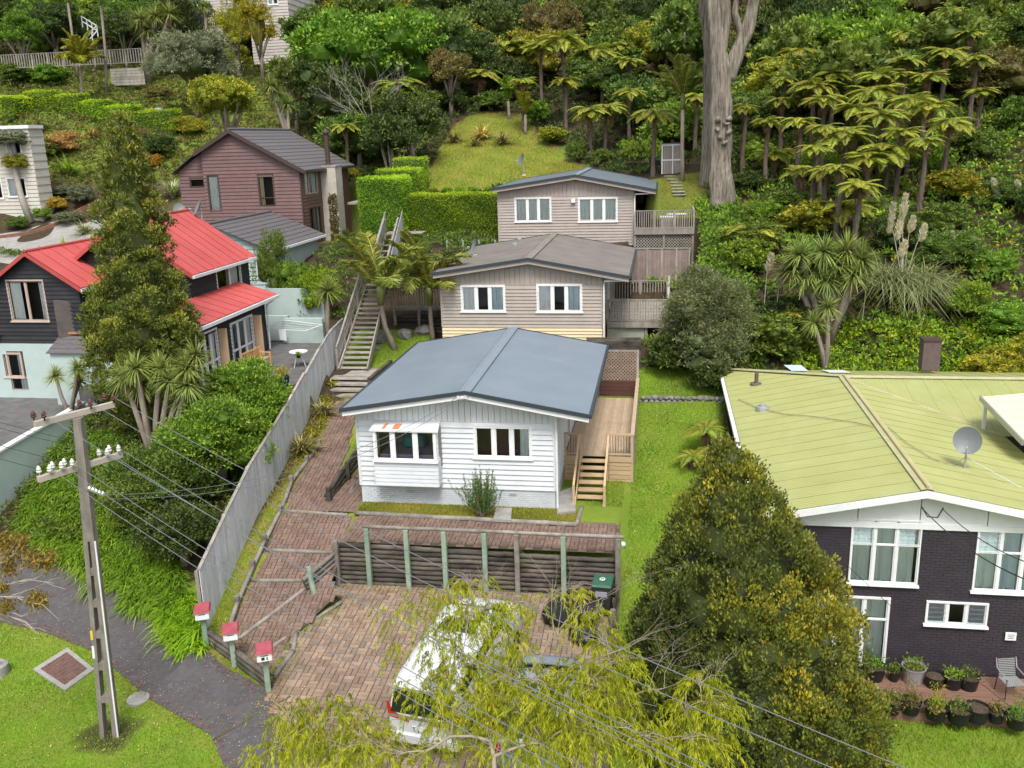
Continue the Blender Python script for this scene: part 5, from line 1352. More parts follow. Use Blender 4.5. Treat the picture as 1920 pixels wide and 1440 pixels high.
# lattice screen at the back of the deck
ls = thing('lattice_screen', 'weathered brown lattice over dark red slats at the back of the pine deck', 'screen', (-1.7, 38.9, 2.4))
W = wallmap((-2.62, 38.9, 0), (1, 0, 0))
for k in range(13): boxpart('shade_backing', M_darklog, ls, -3.3, -.8, 40.9, 40.96, 1.9 + .21 * k, 2.09 + .21 * k)  # dark boards added to stand for the shade behind the lattice
lattice(ls, W, 0, 1.72, 3.12, 4.42, mat('brown_lattice', (.22, .15, .11), (.34, .25, .19), scale=3), step=.15, w=.035)
MB().box(-2.62, -.9, 38.87, 38.93, 4.42, 4.5).build('top_rail', M_oldwood, ls)
for xx in (-2.64, -.9): boxpart('post', M_oldwood, ls, xx - .05, xx + .05, 38.86, 38.96, 2.2, 4.5)
for k in range(5): boxpart('slat', M_redstain, ls, -2.6, -.92, 38.88, 38.92, 2.4 + .145 * k, 2.52 + .145 * k)

# ------------------------------------------------------------ decks of the two grey houses
md = thing('timber_deck', 'old grey timber deck with slatted balustrade beside the middle grey house', 'deck', (-1, 44, 4.8))
y = 43.5
while y < 49.5: boxpart('deck_board', M_oldwood, md, -2.5, .4, y, y + .135, 4.78, 4.82); y += .143
boxpart('fascia_board', M_oldwood, md, -2.5, .42, 43.44, 43.49, 4.55, 4.83)
balustrade(md, (-2.45, 43.5, 0), (.38, 43.5, 0), 4.82, 5.9, M_oldwood, step=.13)
balustrade(md, (.4, 43.6, 0), (.4, 49.2, 0), 4.82, 5.9, M_oldwood, step=.15)
balustrade(md, (-2.45, 49.4, 0), (.38, 49.4, 0), 4.82, 5.9, M_oldwood, step=.15)
MB().slab([(-2.46, 43.6, 4.5), (-.65, 43.6, 4.5), (-.65, 43.6, 3.3), (-2.46, 43.6, 3.3)], .001)
MB().box(-2.46, -.7, 43.6, 43.66, 3.3, 4.7).build('plywood_panel', mat('mossy_plywood', (.25, .28, .22), (.34, .36, .29), scale=2), md)
boxpart('post', M_oldwood, md, -.68, -.56, 43.55, 43.67, 2.6, 4.75)
boxpart('post', M_oldwood, md, -2.5, -2.38, 43.52, 43.64, 3.3, 4.75)
MB().beam((-.62, 43.6, 3.6), (.3, 43.6, 4.6), .08, .12).build('brace', M_oldwood, md)
MB().beam((.42, 43.55, 5.95), (.45, 44.6, 6.9), .1, .08).build('raised_rail', M_oldwood, md)
ps = thing('privacy_fence', 'purplish brown board fence under the lattice beside the upper grey house', 'fence', (0, 51, 5.6))
for k in range(21): boxpart('fence_board', mat('purple_brown_plank', (.19, .14, .125), (.26, .20, .18), scale=3, rnd=.1), ps, -1.55 + .152 * k, -1.55 + .152 * k + .145, 50.98, 51.0, 5.55, 7.42)
boxpart('capping_rail', M_oldwood, ps, -1.58, 1.68, 50.94, 51.04, 7.42, 7.48)
for xx in (-1.5, -.7, .1, .9, 1.6): boxpart('post', M_oldwood, ps, xx - .05, xx + .04, 50.93, 50.98, 5.5, 7.42)
ud = thing('timber_deck', 'grey timber deck with slat balustrade and lattice below beside the upper grey house', 'deck', (.3, 54, 8.2))
y = 53.6
while y < 58: boxpart('deck_board', M_oldwood, ud, -1.55, 1.9, y, y + .135, 8.2, 8.24); y += .143
boxpart('fascia_board', M_oldwood, ud, -1.5, 1.92, 53.55, 53.6, 7.95, 8.25)
balustrade(ud, (-1.45, 53.62, 0), (1.88, 53.62, 0), 8.24, 9.3, M_oldwood, step=.13, posts=1.1)
balustrade(ud, (1.88, 53.7, 0), (1.88, 57.8, 0), 8.24, 9.3, M_oldwood, step=.15)
lattice(ud, wallmap((-1.45, 53.7, 0), (1, 0, 0)), 0, 3.3, 6.9, 7.92, M_oldwood, step=.17, w=.035)
for xx in (-1.45, .2, 1.85): boxpart('post', M_oldwood, ud, xx - .06, xx + .06, 53.62, 53.74, 6.0, 8.2)
t = thing('outdoor_table', 'small pale table on the upper deck', 'table', (1.0, 55.6, 8.24))
boxpart('table_top', M_trim, t, .4, 1.5, 55.2, 56.2, 8.92, 8.98)
for xx in (.5, 1.4):
 for yy in (55.3, 56.1): boxpart('leg', M_trim, t, xx - .03, xx + .03, yy - .03, yy + .03, 8.24, 8.92)
t = thing('storage_box', 'pale storage box against the slats of the upper deck', 'box', (.4, 54.3, 8.24))
boxpart('box', M_concrete, t, 0, .85, 54.1, 54.6, 8.24, 8.85, bevel=.02); boxpart('lid', M_trim, t, -.03, .88, 54.08, 54.63, 8.86, 8.92)
t = thing('barbecue', 'black covered barbecue in the corner of the upper deck', 'barbecue', (-.9, 54.4, 8.24))
boxpart('cover', M_black_pl, t, -1.3, -.6, 54.1, 54.7, 8.3, 9.2, bevel=.08); boxpart('base', M_black_pl, t, -1.2, -.7, 54.15, 54.65, 8.24, 8.3)

# ------------------------------------------------------------ long stair
sa = thing('long_stair', 'long weathered timber stair climbing between the fence and the palms', 'stair', (-14, 39, 3.5))
n = 17; A = Vector((-14.15, 38.9, 3.5)); B = Vector((-13.75, 44.2, 6.75))
A0 = atZ(637, 690, 3.6); A1 = atZ(690, 690, 3.6); B0 = atZ(685, 535, 6.75); B1 = atZ(722, 535, 6.75)
for k in range(n + 1):
 f = k / n; l = A0 + (B0 - A0) * f; r_ = A1 + (B1 - A1) * f
 MB().hexa([(l[0], l[1], l[2] - .05), (r_[0], r_[1], r_[2] - .05), (r_[0], r_[1] + .27, r_[2] - .05), (l[0], l[1] + .27, l[2] - .05),
   (l[0], l[1], l[2]), (r_[0], r_[1], r_[2]), (r_[0], r_[1] + .27, r_[2]), (l[0], l[1] + .27, l[2])]).build('tread', M_oldwood, sa)
for P, Q in ((A0, B0), (A1, B1)):
 MB().beam(P - [0, .1, .1], Q + [0, .25, -.1], .06, .3).build('stringer', M_oldwood, sa)
for P, Q, hh in ((A0, B0, .95), (A1, B1, 0.0)):
 if hh:
  MB().beam(P + [-.08, 0, hh], Q + [-.08, 0, hh], .08, .12).build('handrail', M_oldwood, sa)
  for k in range(5):
   v = P + (Q - P) * (k / 4); boxpart('post', M_oldwood, sa, v[0] - .13, v[0] - .03, v[1] - .05, v[1] + .05, v[2] - .4, v[2] + hh)
  for k in range(2):
   MB().beam(P + [-.08, 0, .3 + k * .3], Q + [-.08, 0, .3 + k * .3], .03, .14).build('side_rail', M_oldwood, sa)
# landing with its own balustrade running to the right
lx0, lx1, ly = B0[0], B1[0], B1[1] + .2
for k in range(8): boxpart('landing_board', M_oldwood, sa, lx0 - .1, lx1 + 2.4, ly + .15 * k, ly + .15 * k + .14, 6.68, 6.73)
U0 = atZ(700, 522, 6.9); U1 = atZ(728, 522, 6.9); V0 = atZ(722, 440, 8.0); V1 = atZ(748, 438, 8.0)
for k in range(8):
 f = k / 7; l = U0 + (V0 - U0) * f; r_ = U1 + (V1 - U1) * f
 MB().hexa([(l[0], l[1], l[2] - .05), (r_[0], r_[1], r_[2] - .05), (r_[0], r_[1] + .3, r_[2] - .05), (l[0], l[1] + .3, l[2] - .05),
   (l[0], l[1], l[2]), (r_[0], r_[1], r_[2]), (r_[0], r_[1] + .3, r_[2]), (l[0], l[1] + .3, l[2])]).build('tread', M_oldwood, sa)
for P, Q in ((U0, V0), (U1, V1)):
 MB().beam(P + [0, 0, -.12], Q + [0, .2, -.12], .06, .28).build('stringer', M_oldwood, sa)
 MB().beam(P + [0, 0, .95], Q + [0, 0, .95], .09, .14).build('handrail', M_oldwood, sa)
 for k in range(4):
  v = P + (Q - P) * (k / 3); boxpart('post', M_oldwood, sa, v[0] - .05, v[0] + .05, v[1] - .05, v[1] + .05, v[2] - .4, v[2] + .95)
for P, Q, sx in ((U0, V0, -.12), (U1, V1, .12)):
 n = 14; w = (Q - P) / n
 for k in range(n + 4):
  v = P + w * k; q = v + w * .94; MB().hexa([(v[0] + sx, v[1], v[2] - .35), (v[0] + sx + .02, v[1], v[2] - .35), (q[0] + sx + .02, q[1], q[2] - .35), (q[0] + sx, q[1], q[2] - .35), (v[0] + sx, v[1], v[2] + .9), (v[0] + sx + .02, v[1], v[2] + .9), (q[0] + sx + .02, q[1], q[2] + .9), (q[0] + sx, q[1], q[2] + .9)]).build('paling', M_fencewood, sa)
for k in range(6): boxpart('landing_board', M_oldwood, sa, V0[0] - .3, V1[0] + 1.4, V1[1] + .3 + .2 * k, V1[1] + .3 + .2 * k + .18, 7.95, 8.0)
# timber bridge deck between the stair and the middle house with slat rail and dark log wall below
bd = thing('bridge_deck', 'timber walkway with slat balustrade between the long stair and the middle grey house', 'deck', (-11.8, 44.5, 6))
bz = 5.35
q0 = atY(738, 570, 44.0); q1 = atY(829, 570, 44.0)
balustrade(bd, (q0[0], 44.0, 0), (q1[0] + .2, 44.0, 0), q0[2] - .25, q0[2] + .8, M_oldwood, step=.14)
for k in range(5): boxpart('deck_board', M_oldwood, bd, q0[0], q1[0] + .3, 44.05 + .2 * k, 44.23 + .2 * k, q0[2] - .32, q0[2] - .26)
bw = thing('log_wall', 'dark log retaining wall under the walkway behind the two palms', 'retaining wall', (-11.8, 44.2, 4))
for k in range(6): log('log', bw, (q0[0] - .2, 44.3, 3.9 + .2 * k), (q1[0] + .3, 44.3, 3.9 + .2 * k), .1, M_darklog)
for f in (0, .5, 1): boxpart('post', M_greylog, bw, q0[0] + (q1[0] - q0[0]) * f - .07, q0[0] + (q1[0] - q0[0]) * f + .07, 44.05, 44.2, 3.7, q0[2] - .3)
bw = thing('upper_log_wall', 'low dark retaining wall with cut rocks between the hedge and the brown roof', 'retaining wall', (-10.6, 52.4, 6.6))
q0 = atY(835, 470, 52.3); q1 = atY(935, 470, 52.3)
for k in range(6): log('log', bw, (q0[0], 52.3, 6.2 + .2 * k), (q1[0], 52.3, 6.2 + .2 * k), .1, M_darklog)
for f in (.05, .35, .65, .95): boxpart('post', M_greenpost, bw, q0[0] + (q1[0] - q0[0]) * f - .05, q0[0] + (q1[0] - q0[0]) * f + .05, 52.12, 52.2, 6.0, 7.9)

# ------------------------------------------------------------ stones
def rock(name, loc, r, seed, m=M_stone, label=None, group=None, parent=None, flat=.7):
 bm = bmesh.new(); bmesh.ops.create_icosphere(bm, subdivisions=2, radius=1)
 for v in bm.verts:
  k = 1 + .32 * mnoise.noise(v.co * 1.6 + Vector((seed * 3.1, 0, 0))) + .12 * mnoise.noise(v.co * 4 + Vector((0, seed, 0)))
  v.co = Vector((v.co.x * r * k * 1.1, v.co.y * r * k, v.co.z * r * k * flat))
 me = bpy.data.meshes.new(name); bm.to_mesh(me); bm.free(); me.materials.append(m)
 o = link(name, me, parent, Vector(loc) - org(parent), (0, 0, seed))
 if not parent: tag(o, label, 'rock', group)
 return o
rl = [('pale mossy boulder on the grass left of the first palm', 712, 640, .38), ('grey boulder right of the first palm trunk', 760, 632, .40), ('boulder beside the second palm trunk near the cream boards', 795, 625, .42),
 ('small rock at the foot of the first palm', 725, 628, .25), ('flat rock at the edge of the grass below the palms', 705, 655, .22)]
for k, (lb, px, py, r) in enumerate(rl):
 p = hit(px, py); rock('boulder', (p[0], p[1], p[2] + r * .3), r, k + 1, label=lb, group='boulders below the palms')
sw = thing('stone_wall', 'low dark basalt stone wall across the top of the right lawn', 'wall', (.8, 38, 2))
for r in range(4):
 for k in range(16):
  rock('stone', (-.75 + k * .24 + (r % 2) * .12, 38.0 + random.uniform(-.04, .04), 2.1 + r * .17), random.uniform(.11, .15), k + r * 16, parent=sw, flat=.8)

# ------------------------------------------------------------ grey-aqua walls on the left
gw = thing('aqua_wall', 'long pale aqua masonry wall holding up the parking court at the left edge', 'wall', (-24, 28, 0))
MB().hexa([(-24.1, 24.6, -.6), (-23.9, 24.6, -.6), (-23.9, 33.4, 2.0), (-24.1, 33.4, 2.0), (-24.1, 24.6, 2.72), (-23.9, 24.6, 2.72), (-23.9, 33.4, 3.28), (-24.1, 33.4, 3.28)]).build('wall', M_aqua, gw)
MB().hexa([(-24.14, 24.56, 2.72), (-23.86, 24.56, 2.72), (-23.86, 33.44, 3.28), (-24.14, 33.44, 3.28), (-24.14, 24.56, 2.8), (-23.86, 24.56, 2.8), (-23.86, 33.44, 3.36), (-24.14, 33.44, 3.36)]).build('coping', M_trim, gw)
MB().box(-30, -24.1, 24.5, 24.7, -.8, 2.74).build('wall', M_aqua, gw)
aw = thing('aqua_planter_wall', 'pale aqua block wall at the far end of the patio below the bright hedge', 'wall', (-17.5, 42.5, 3.9))
a0 = atY(530, 605, 42.6); a1 = atY(606, 605, 42.6)
MB().box(a0[0], a1[0], 42.5, 42.7, 3.8, 5.15).build('wall', M_aqua, aw)
MB().box(-20.3, a0[0] - .05, 43.4, 43.6, 3.8, 5.1).build('wall', M_aqua, aw)
aw2 = thing('aqua_back_wall', 'pale aqua wall below the white flowering shrub behind the patio', 'wall', (-20, 44, 5))
MB().box(-21.2, -17.3, 44.6, 44.8, 4.0, 6.3).build('wall', M_aqua, aw2)

# ------------------------------------------------------------ foliage
RNG = np.random.default_rng(11)
L_dark = leafmat('leaves_dark_green', [(.016, .034, .010), (.034, .066, .016), (.075, .125, .028)])
L_mid = leafmat('leaves_mid_green', [(.028, .058, .012), (.060, .112, .020), (.125, .195, .036)])
L_bright = leafmat('leaves_bright_green', [(.035, .085, .010), (.085, .175, .018), (.20, .31, .035)])
L_yellow = leafmat('leaves_yellow_green', [(.055, .085, .010), (.14, .17, .016), (.31, .30, .03)])
L_olive = leafmat('leaves_olive', [(.045, .052, .022), (.085, .09, .03), (.15, .145, .045)])
L_fern = leafmat('fern_fronds', [(.05, .085, .014), (.115, .165, .024), (.21, .26, .045)], rnd=.3, trans=.35, hue=.03)
L_dead = leafmat('dead_fronds', [(.05, .035, .022), (.10, .07, .045), (.17, .125, .085)], trans=.1)
L_silver = leafmat('leaves_silver_green', [(.04, .062, .04), (.10, .14, .095), (.22, .28, .20)], rough=.5)
L_oliveTree = leafmat('leaves_grey_olive', [(.035, .06, .03), (.075, .11, .055), (.15, .19, .105)], rough=.5)
L_totara = leafmat('conical_tree_needles', [(.024, .044, .010), (.050, .084, .016), (.095, .142, .024), (.16, .20, .035)], trans=.15)
L_lilly = leafmat('big_tree_leaves', [(.02, .034, .014), (.042, .07, .02), (.085, .12, .02), (.20, .215, .018), (.32, .25, .02)], trans=.2)
L_willow = leafmat('weeping_leaves', [(.075, .125, .010), (.155, .225, .015), (.255, .32, .03)], trans=.45, rough=.5)
L_hedge = leafmat('hedge_leaves', [(.035, .085, .006), (.10, .21, .010), (.24, .38, .020)], trans=.3)
L_sword = leafmat('sword_leaves', [(.05, .085, .025), (.115, .175, .05), (.23, .30, .11)], trans=.25)
L_agap = leafmat('strap_leaves', [(.03, .085, .010), (.085, .19, .018), (.20, .34, .035)], trans=.3)
L_flax = leafmat('flax_leaves', [(.035, .04, .02), (.085, .09, .035), (.30, .28, .16)], trans=.15)
L_flaxred = leafmat('variegated_flax_leaves', [(.10, .05, .03), (.22, .16, .05), (.40, .36, .16)], trans=.15)
L_orange = leafmat('orange_foliage', [(.10, .09, .012), (.28, .19, .02), (.45, .26, .03)])
L_conif = leafmat('yellow_conifer', [(.06, .085, .008), (.15, .17, .012), (.27, .26, .02)])
L_pampas = leafmat('pampas_blades', [(.055, .09, .045), (.12, .17, .09), (.22, .27, .16)], trans=.2)
M_plume = mat('pampas_plume', (.52, .42, .30), (.66, .56, .44), scale=20, rough=.9, bump=.6, bscale=40)
L_nikau = leafmat('nikau_fronds', [(.04, .07, .014), (.10, .15, .025), (.24, .23, .06)], trans=.25)
L_white = leafmat('white_blossom', [(.5, .5, .45), (.7, .7, .66), (.8, .8, .78)])

def join(parts):
 return np.concatenate([p[0] for p in parts]), np.concatenate([p[1] for p in parts])
def set_mat(o, m):
 o.material_slots[0].link = 'OBJECT'; o.material_slots[0].material = m

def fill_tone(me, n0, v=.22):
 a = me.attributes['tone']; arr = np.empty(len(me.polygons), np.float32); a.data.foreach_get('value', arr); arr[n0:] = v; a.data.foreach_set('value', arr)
# shared crowns, 3 m radius
def crown_mesh(name, seed, n, L, W, lob=8, flat=.6, up=.3, clump=22, rc=.42, vert=1.0, mat_=None, spread=.62):
 r = np.random.default_rng(seed)
 lobes = [(0, 0, .2, 2.1, 2.1, 2.0 * vert)]
 for k in range(lob):
  a = 2 * pi * k / lob + r.uniform(-.4, .4); d = r.uniform(1.0, 1.9) * spread / .62; s = r.uniform(.85, 1.45)
  lobes.append((cos(a) * d, sin(a) * d, r.uniform(-.9, 1.3) * vert, s, s, s * .8))
 V, t = lobes_crown(r, lobes, n, L, W, clump=clump, rc=rc, up=up, flat=flat)
 mb = core(r, lobes, .52)
 me = quadmesh(name, np.concatenate([V]), t, mat_ or L_mid)
 # add the leafy heart
 bm = bmesh.new(); bm.from_mesh(me)
 vs = [bm.verts.new(v) for v in mb.v]
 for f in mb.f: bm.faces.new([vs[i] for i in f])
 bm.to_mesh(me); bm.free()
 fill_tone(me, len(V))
 return me
CROWNS = [crown_mesh('crown', 1, 7000, .30, .15), crown_mesh('crown', 2, 7000, .30, .16, lob=10), crown_mesh('crown', 3, 9000, .22, .11, lob=12, rc=.35),
  crown_mesh('crown', 4, 8000, .24, .10, lob=7, rc=.55, vert=1.15), crown_mesh('crown', 5, 5200, .42, .22, lob=9, rc=.5, up=.1)]
def trunk_mesh(seed, m=M_bark):
 r = random.Random(seed); mb = MB()
 mb.tube([(0, 0, -.3), (r.uniform(-.03, .03), 0, .4), (r.uniform(-.06, .06), r.uniform(-.05, .05), 1)], [.05, .04, .026], 7)
 for k in range(4):
  a = r.uniform(0, 6.28); mb.tube([(0, 0, .55 + .1 * k), (cos(a) * .12, sin(a) * .12, .8 + .08 * k), (cos(a) * .26, sin(a) * .26, 1.0 + .08 * k)], [.022, .016, .008], 5)
 return mb.mesh('trunk', m, smooth=True)
TRUNKS = [trunk_mesh(k) for k in range(4)]

def solveY(px, py, h, y0=40, y1=135):
 ys = np.arange(y0, y1, .5); d = ray(px, py)
 P = CAMP + (ys / d[1])[:, None] * d
 g = P[:, 2] - H(P[:, 0], P[:, 1])
 i = np.where(g <= h)[0]
 if len(i) == 0: return y1
 return float(ys[i[0]])

LM = [('the tall bare tree trunk', 1350, 200), ('the grassy slope', 930, 260), ('the upper grey house', 1080, 340), ('the brown house', 490, 270), ('the garden shed', 1258, 300),
 ('the pampas grass', 1690, 450), ('the orange tree', 1872, 200), ('the silver-leaved tree', 350, 110), ('the stepped hedges', 740, 350), ('the yellow conifers', 455, 60),
 ('the pale house', 30, 320), ('the lime roof', 1640, 690), ('the top right corner of the wooded hill', 1900, 20), ('the leafy giant behind the brown house', 680, 90), ('the fern grove', 1620, 240)]
USED = set()
def proj(p):
 c = CM @ (np.array(p, float) - CAMP); return 960 + FOC * c[0] / c[2], 720 + FOC * c[1] / c[2]
def autolabel(desc, p):
 x, y = proj(p)
 c = sorted(LM, key=lambda l: math.hypot(l[1] - x, l[2] - y))
 outs = []
 for l in c[:5]:
  dx, dy = x - l[1], y - l[2]; d = math.hypot(dx, dy); f = 'close' if d < 90 else ('some way' if d < 220 else 'far')
  hz = 'left' if dx < 0 else 'right'; vt = 'above' if dy < 0 else 'below'
  if abs(dx) > 2 * abs(dy): w = f'{f} to the {hz} of {l[0]}'
  elif abs(dy) > 2 * abs(dx): w = f'{f} {vt} {l[0]}'
  else: w = f'{f} {vt} and {hz} of {l[0]}'
  outs.append(f'{desc} {w}')
 for o in outs:
  if o not in USED and len(o.split()) <= 16: USED.add(o); return o
 for a in outs:
  for q in ('very leafy', 'low', 'taller', 'smaller', 'rounded', 'open', 'shaggy', 'broad', 'narrow', 'ragged'):
   b = q + ' ' + a
   if b not in USED and len(b.split()) <= 16: USED.add(b); return b
 return ' '.join(outs[0].split()[:16])
def bush(desc, x, y, hgt, R, cm, mt, name='tree', cat='tree', group=None, rz=None, trunk=True, sink=0.0):
 z = h1(x, y) - sink
 t = thing(name, autolabel(desc, (x, y, z + hgt * .7)), cat, (x, y, z), group)
 if trunk:
  link('trunk', random.choice(TRUNKS), t, (0, 0, 0), (0, 0, random.uniform(0, 6)), (hgt * 1.1, hgt * 1.1, hgt * .62))
 o = link('crown', cm, t, (0, 0, hgt - min(hgt * .5, R * .85)), (0, 0, random.uniform(0, 6.28)), (R / 3, R / 3 * random.uniform(.9, 1.1), min(hgt * .5, R * .95) / 2.4))
 set_mat(o, mt)
 return t
def shrub(label, px, py, wpx, hpx, mt, cm=None, name='shrub', cat='shrub', group=None, Y=None):
 """a shrub standing where the pixel (its foot) hits the ground; size in photo pixels"""
 p = hit(px, py) if Y is None else np.array([*atY(px, py, Y)[:2], h1(*atY(px, py, Y)[:2])])
 dep = (CM @ (p - CAMP))[2]; R = wpx / 2 * dep / FOC; hh = hpx * dep / FOC
 t = thing(name, label, cat, tuple(p), group)
 c = link('foliage', cm or random.choice(CROWNS[:4]), t, (0, 0, hh * .5), (0, 0, random.uniform(0, 6.28)), (R / 3, R / 3, hh / 2 / 2.3))
 set_mat(c, mt)
 return t

# --- tree ferns
def frond_mesh(name, seed, L=2.0, droop=.2, rise=.5, n=34, pw=.040, pl=.27, mt=None, curl=0.0):
 r = np.random.default_rng(seed); Q = []; T = []
 s = np.linspace(.06, 1, n)
 f = lambda s: np.stack([L * (s * .98 - .06 * s * s), curl * L * s * s, L * (rise * s - (rise + droop) * s ** 2 * .9)], -1)
 C = f(s); D = unit(f(s + .02) - f(s - .02)); up = np.array([0, 0, 1.0])
 S = unit(np.cross(D, up)); Nn = np.cross(S, D)
 for sg in (-1, 1):
  ln = (L * pl * np.sin(np.pi * np.clip(s, 0, 1) ** .75) ** .8 + .04) * r.uniform(.85, 1.1, n)
  d = unit(S * sg + D * .35 - Nn * .22 + r.normal(0, .05, C.shape))
  Q.append(leafq(C, d, ln, L * pw, r, side=unit(D))); T.append(.45 + .3 * r.random(n) + .15 * s)
 # rachis
 a, b = C[:-1], C[1:]; w = S[:-1] * .022 * (1 - s[:-1, None] * .8)
 Q.append(np.stack([a - w, a + w, b + w * .9, b - w * .9], 1)); T.append(np.full(len(a), .15))
 return quadmesh(name, np.concatenate(Q), np.concatenate(T), mt or L_fern)
FRONDS = [frond_mesh('frond', 1), frond_mesh('frond', 2, droop=.32, curl=.08), frond_mesh('frond', 3, droop=.1, rise=.4, curl=-.06), frond_mesh('frond', 4, droop=.4, rise=.65)]
DEADF = [frond_mesh('dead_frond', 5, mt=L_dead, n=12), frond_mesh('dead_frond', 6, mt=L_dead, n=12, droop=.6)]
def fern_trunk(seed):
 r = random.Random(seed); mb = MB(); k = 9
 mb.tube([(.12 * sin(i * .5 + seed) * i / k, .1 * cos(i * .7 + seed) * i / k, i / k) for i in range(k + 1)], [.17 * (1.15 - .5 * i / k) * r.uniform(.85, 1.15) for i in range(k + 1)], 8)
 for j in range(26):
  a = r.uniform(0, 6.28); z = r.uniform(.3, .95); mb.tube([(cos(a) * .1, sin(a) * .1, z), (cos(a) * .2, sin(a) * .2, z - .12)], [.03, .008], 4, cap=False)
 return mb.mesh('trunk', M_darkbark, smooth=True)
FTR = [fern_trunk(k) for k in range(3)]
def tree_fern(px, py, w, h=4.2, base=None, tilt=0.0, n=17, label=None):
 if base: p = hit(*base); Y = p[1]
 else: Y = solveY(px, py, h)
 t = atY(px, py, Y); x, y = t[0], t[1]
 if base: bx, by, bz = p
 else: bx, by, bz = x, y, h1(x, y)
 dep = (CM @ (t - CAMP))[2]; R = w / 2 * dep / FOC
 th = thing('tree_fern', label or autolabel('tree fern with flat spreading crown', t), 'tree fern', (bx, by, bz), 'tree ferns on the wooded hillside')
 hh = max(.5, t[2] - bz - .1 * R)
 lean = Vector((x - bx, y - by, hh))
 tr = link('trunk', random.choice(FTR), th, (0, 0, -.1), lean.to_track_quat('Z', 'Y').to_euler(), (.85, .85, lean.length + .1))
 tp = Vector((x - bx, y - by, hh))
 for k in range(n):
  a = 2 * pi * k / n + random.uniform(-.15, .15); s = R / 1.9 * random.uniform(.85, 1.12)
  el = random.choice((-.12, .0, .12, .28)) + random.uniform(-.08, .08)
  link('frond', random.choice(FRONDS), th, tp, Euler((0, -el, a)), (s, s, s))
 for k in range(7):
  a = random.uniform(0, 6.28); s = R / 1.9 * random.uniform(.45, .75)
  link('dead_frond', random.choice(DEADF), th, tp - Vector((0, 0, .1)), Euler((0, .95, a)), (s, s, s))
 return th
random.seed(21)
FERNS = [(1463, 112, 80), (1470, 148, 58), (1467, 186, 66, None, (1463, 290)), (1527, 158, 92), (1546, 184, 84), (1642, 168, 98), (1655, 212, 92), (1712, 186, 100), (1745, 196, 96), (1783, 226, 92, None, (1762, 372)),
  (1544, 237, 66), (1585, 247, 112, None, (1583, 375)), (1668, 280, 132, None, (1655, 385)), (1628, 292, 88, None, (1628, 400)), (1455, 285, 80, None, (1451, 335)), (1503, 318, 82, None, (1500, 400)), (1553, 316, 72, None, (1536, 440)),
  (1583, 384, 112, None, (1572, 445)), (1412, 430, 118, None, (1408, 465)), (1647, 138, 84), (1563, 138, 74), (1779, 20, 66), (1775, 96, 84), (1117, 94, 92), (1158, 86, 56), (1202, 42, 92), (1138, 200, 84, None, (1133, 292)), (1106, 206, 78, None, (1108, 300)),
  (1226, 208, 92), (1306, 180, 62), (1396, 200, 54), (1250, 78, 80), (957, 84, 92), (1053, 72, 92, None, (1062, 245)), (1013, 84, 74, None, (1016, 200)), (1108, 50, 92), (1178, 112, 70), (897, 66, 46), (902, 136, 84, None, (892, 200)), (747, 157, 94), (647, 235, 60), (707, 256, 96, None, (700, 305)),
  (1395, 96, 60), (1340, 60, 70), (1830, 110, 70), (985, 40, 70), (1700, 60, 70), (1590, 80, 70), (1820, 60, 60), (1690, 140, 70), (1500, 225, 70), (1610, 200, 84), (1690, 245, 76), (1575, 312, 70), (1610, 345, 84), (1735, 260, 70), (1530, 275, 66), (1440, 225, 60), (1700, 110, 66), (1610, 110, 76), (1500, 95, 70), (1840, 170, 60), (1180, 170, 66), (1060, 150, 60), (980, 150, 56), (1740, 140, 80)]
for f in FERNS: tree_fern(f[0], f[1], f[2] * 1.12, h=(f[3] if len(f) > 3 and f[3] else 4.3), base=(f[4] if len(f) > 4 else None), n=26)
tree_fern(1325, 800, 100, base=(1322, 856), n=11, label='low tree fern at the corner of the right lawn beside the lime roof')
tree_fern(1300, 858, 84, base=(1296, 880), n=9, label='tiny fern arching over the right lawn above the big conical tree')

# --- the wooded hillside: trees one by one
random.seed(33)
kinds = [('dark green broadleaf tree', L_dark, (0, 1, 2)), ('mid green broadleaf tree', L_mid, (0, 1, 2, 4)), ('bright green broadleaf tree', L_bright, (1, 4)), ('olive toned bush tree', L_olive, (2, 3)), ('yellow-green tree', L_yellow, (2, 3))]
cnt = 0
occ = []
for gy in np.arange(62, 132, 5.6):
 for gx in np.arange(-92, 66, 6.0 + (gy - 62) * .02):
  x = gx + random.uniform(-2, 2); y = gy + random.uniform(-2, 2); z = h1(x, y)
  qx, qy = proj((x, y, z + 4))
  if not (-90 < qx < 2010 and -160 < qy < 420): continue
  if x < -24 and y < 97: continue            # garden slope at the left is planted by hand
  if x > 5 and y < 66: continue               # fern grove
  if -20 < x < -6 and y < 86: continue        # grassy slope
  if inpoly(x, y, LAWN_HILL): continue
  if x > -22 and y < 66: continue
  if -6 <= x < 5 and y < 70: continue
  if -24 <= x < -19 and y < 71: continue
  far = y > 88
  r_ = random.random()
  ki = 0 if r_ < .34 else 1 if r_ < .66 else 2 if r_ < .76 else 3 if r_ < .90 else 4
  if x < 0 and y < 95: ki = random.choice((0, 0, 1))
  desc, mt, cs = kinds[ki]
  hgt = random.uniform(4.5, 8.5) if far else random.uniform(3.8, 6.0)
  R = random.uniform(2.9, 4.4)
  bush(desc, x, y, hgt, R, CROWNS[random.choice(cs)], mt, group='trees of the wooded hill', sink=.3); cnt += 1
print('bush trees', cnt)
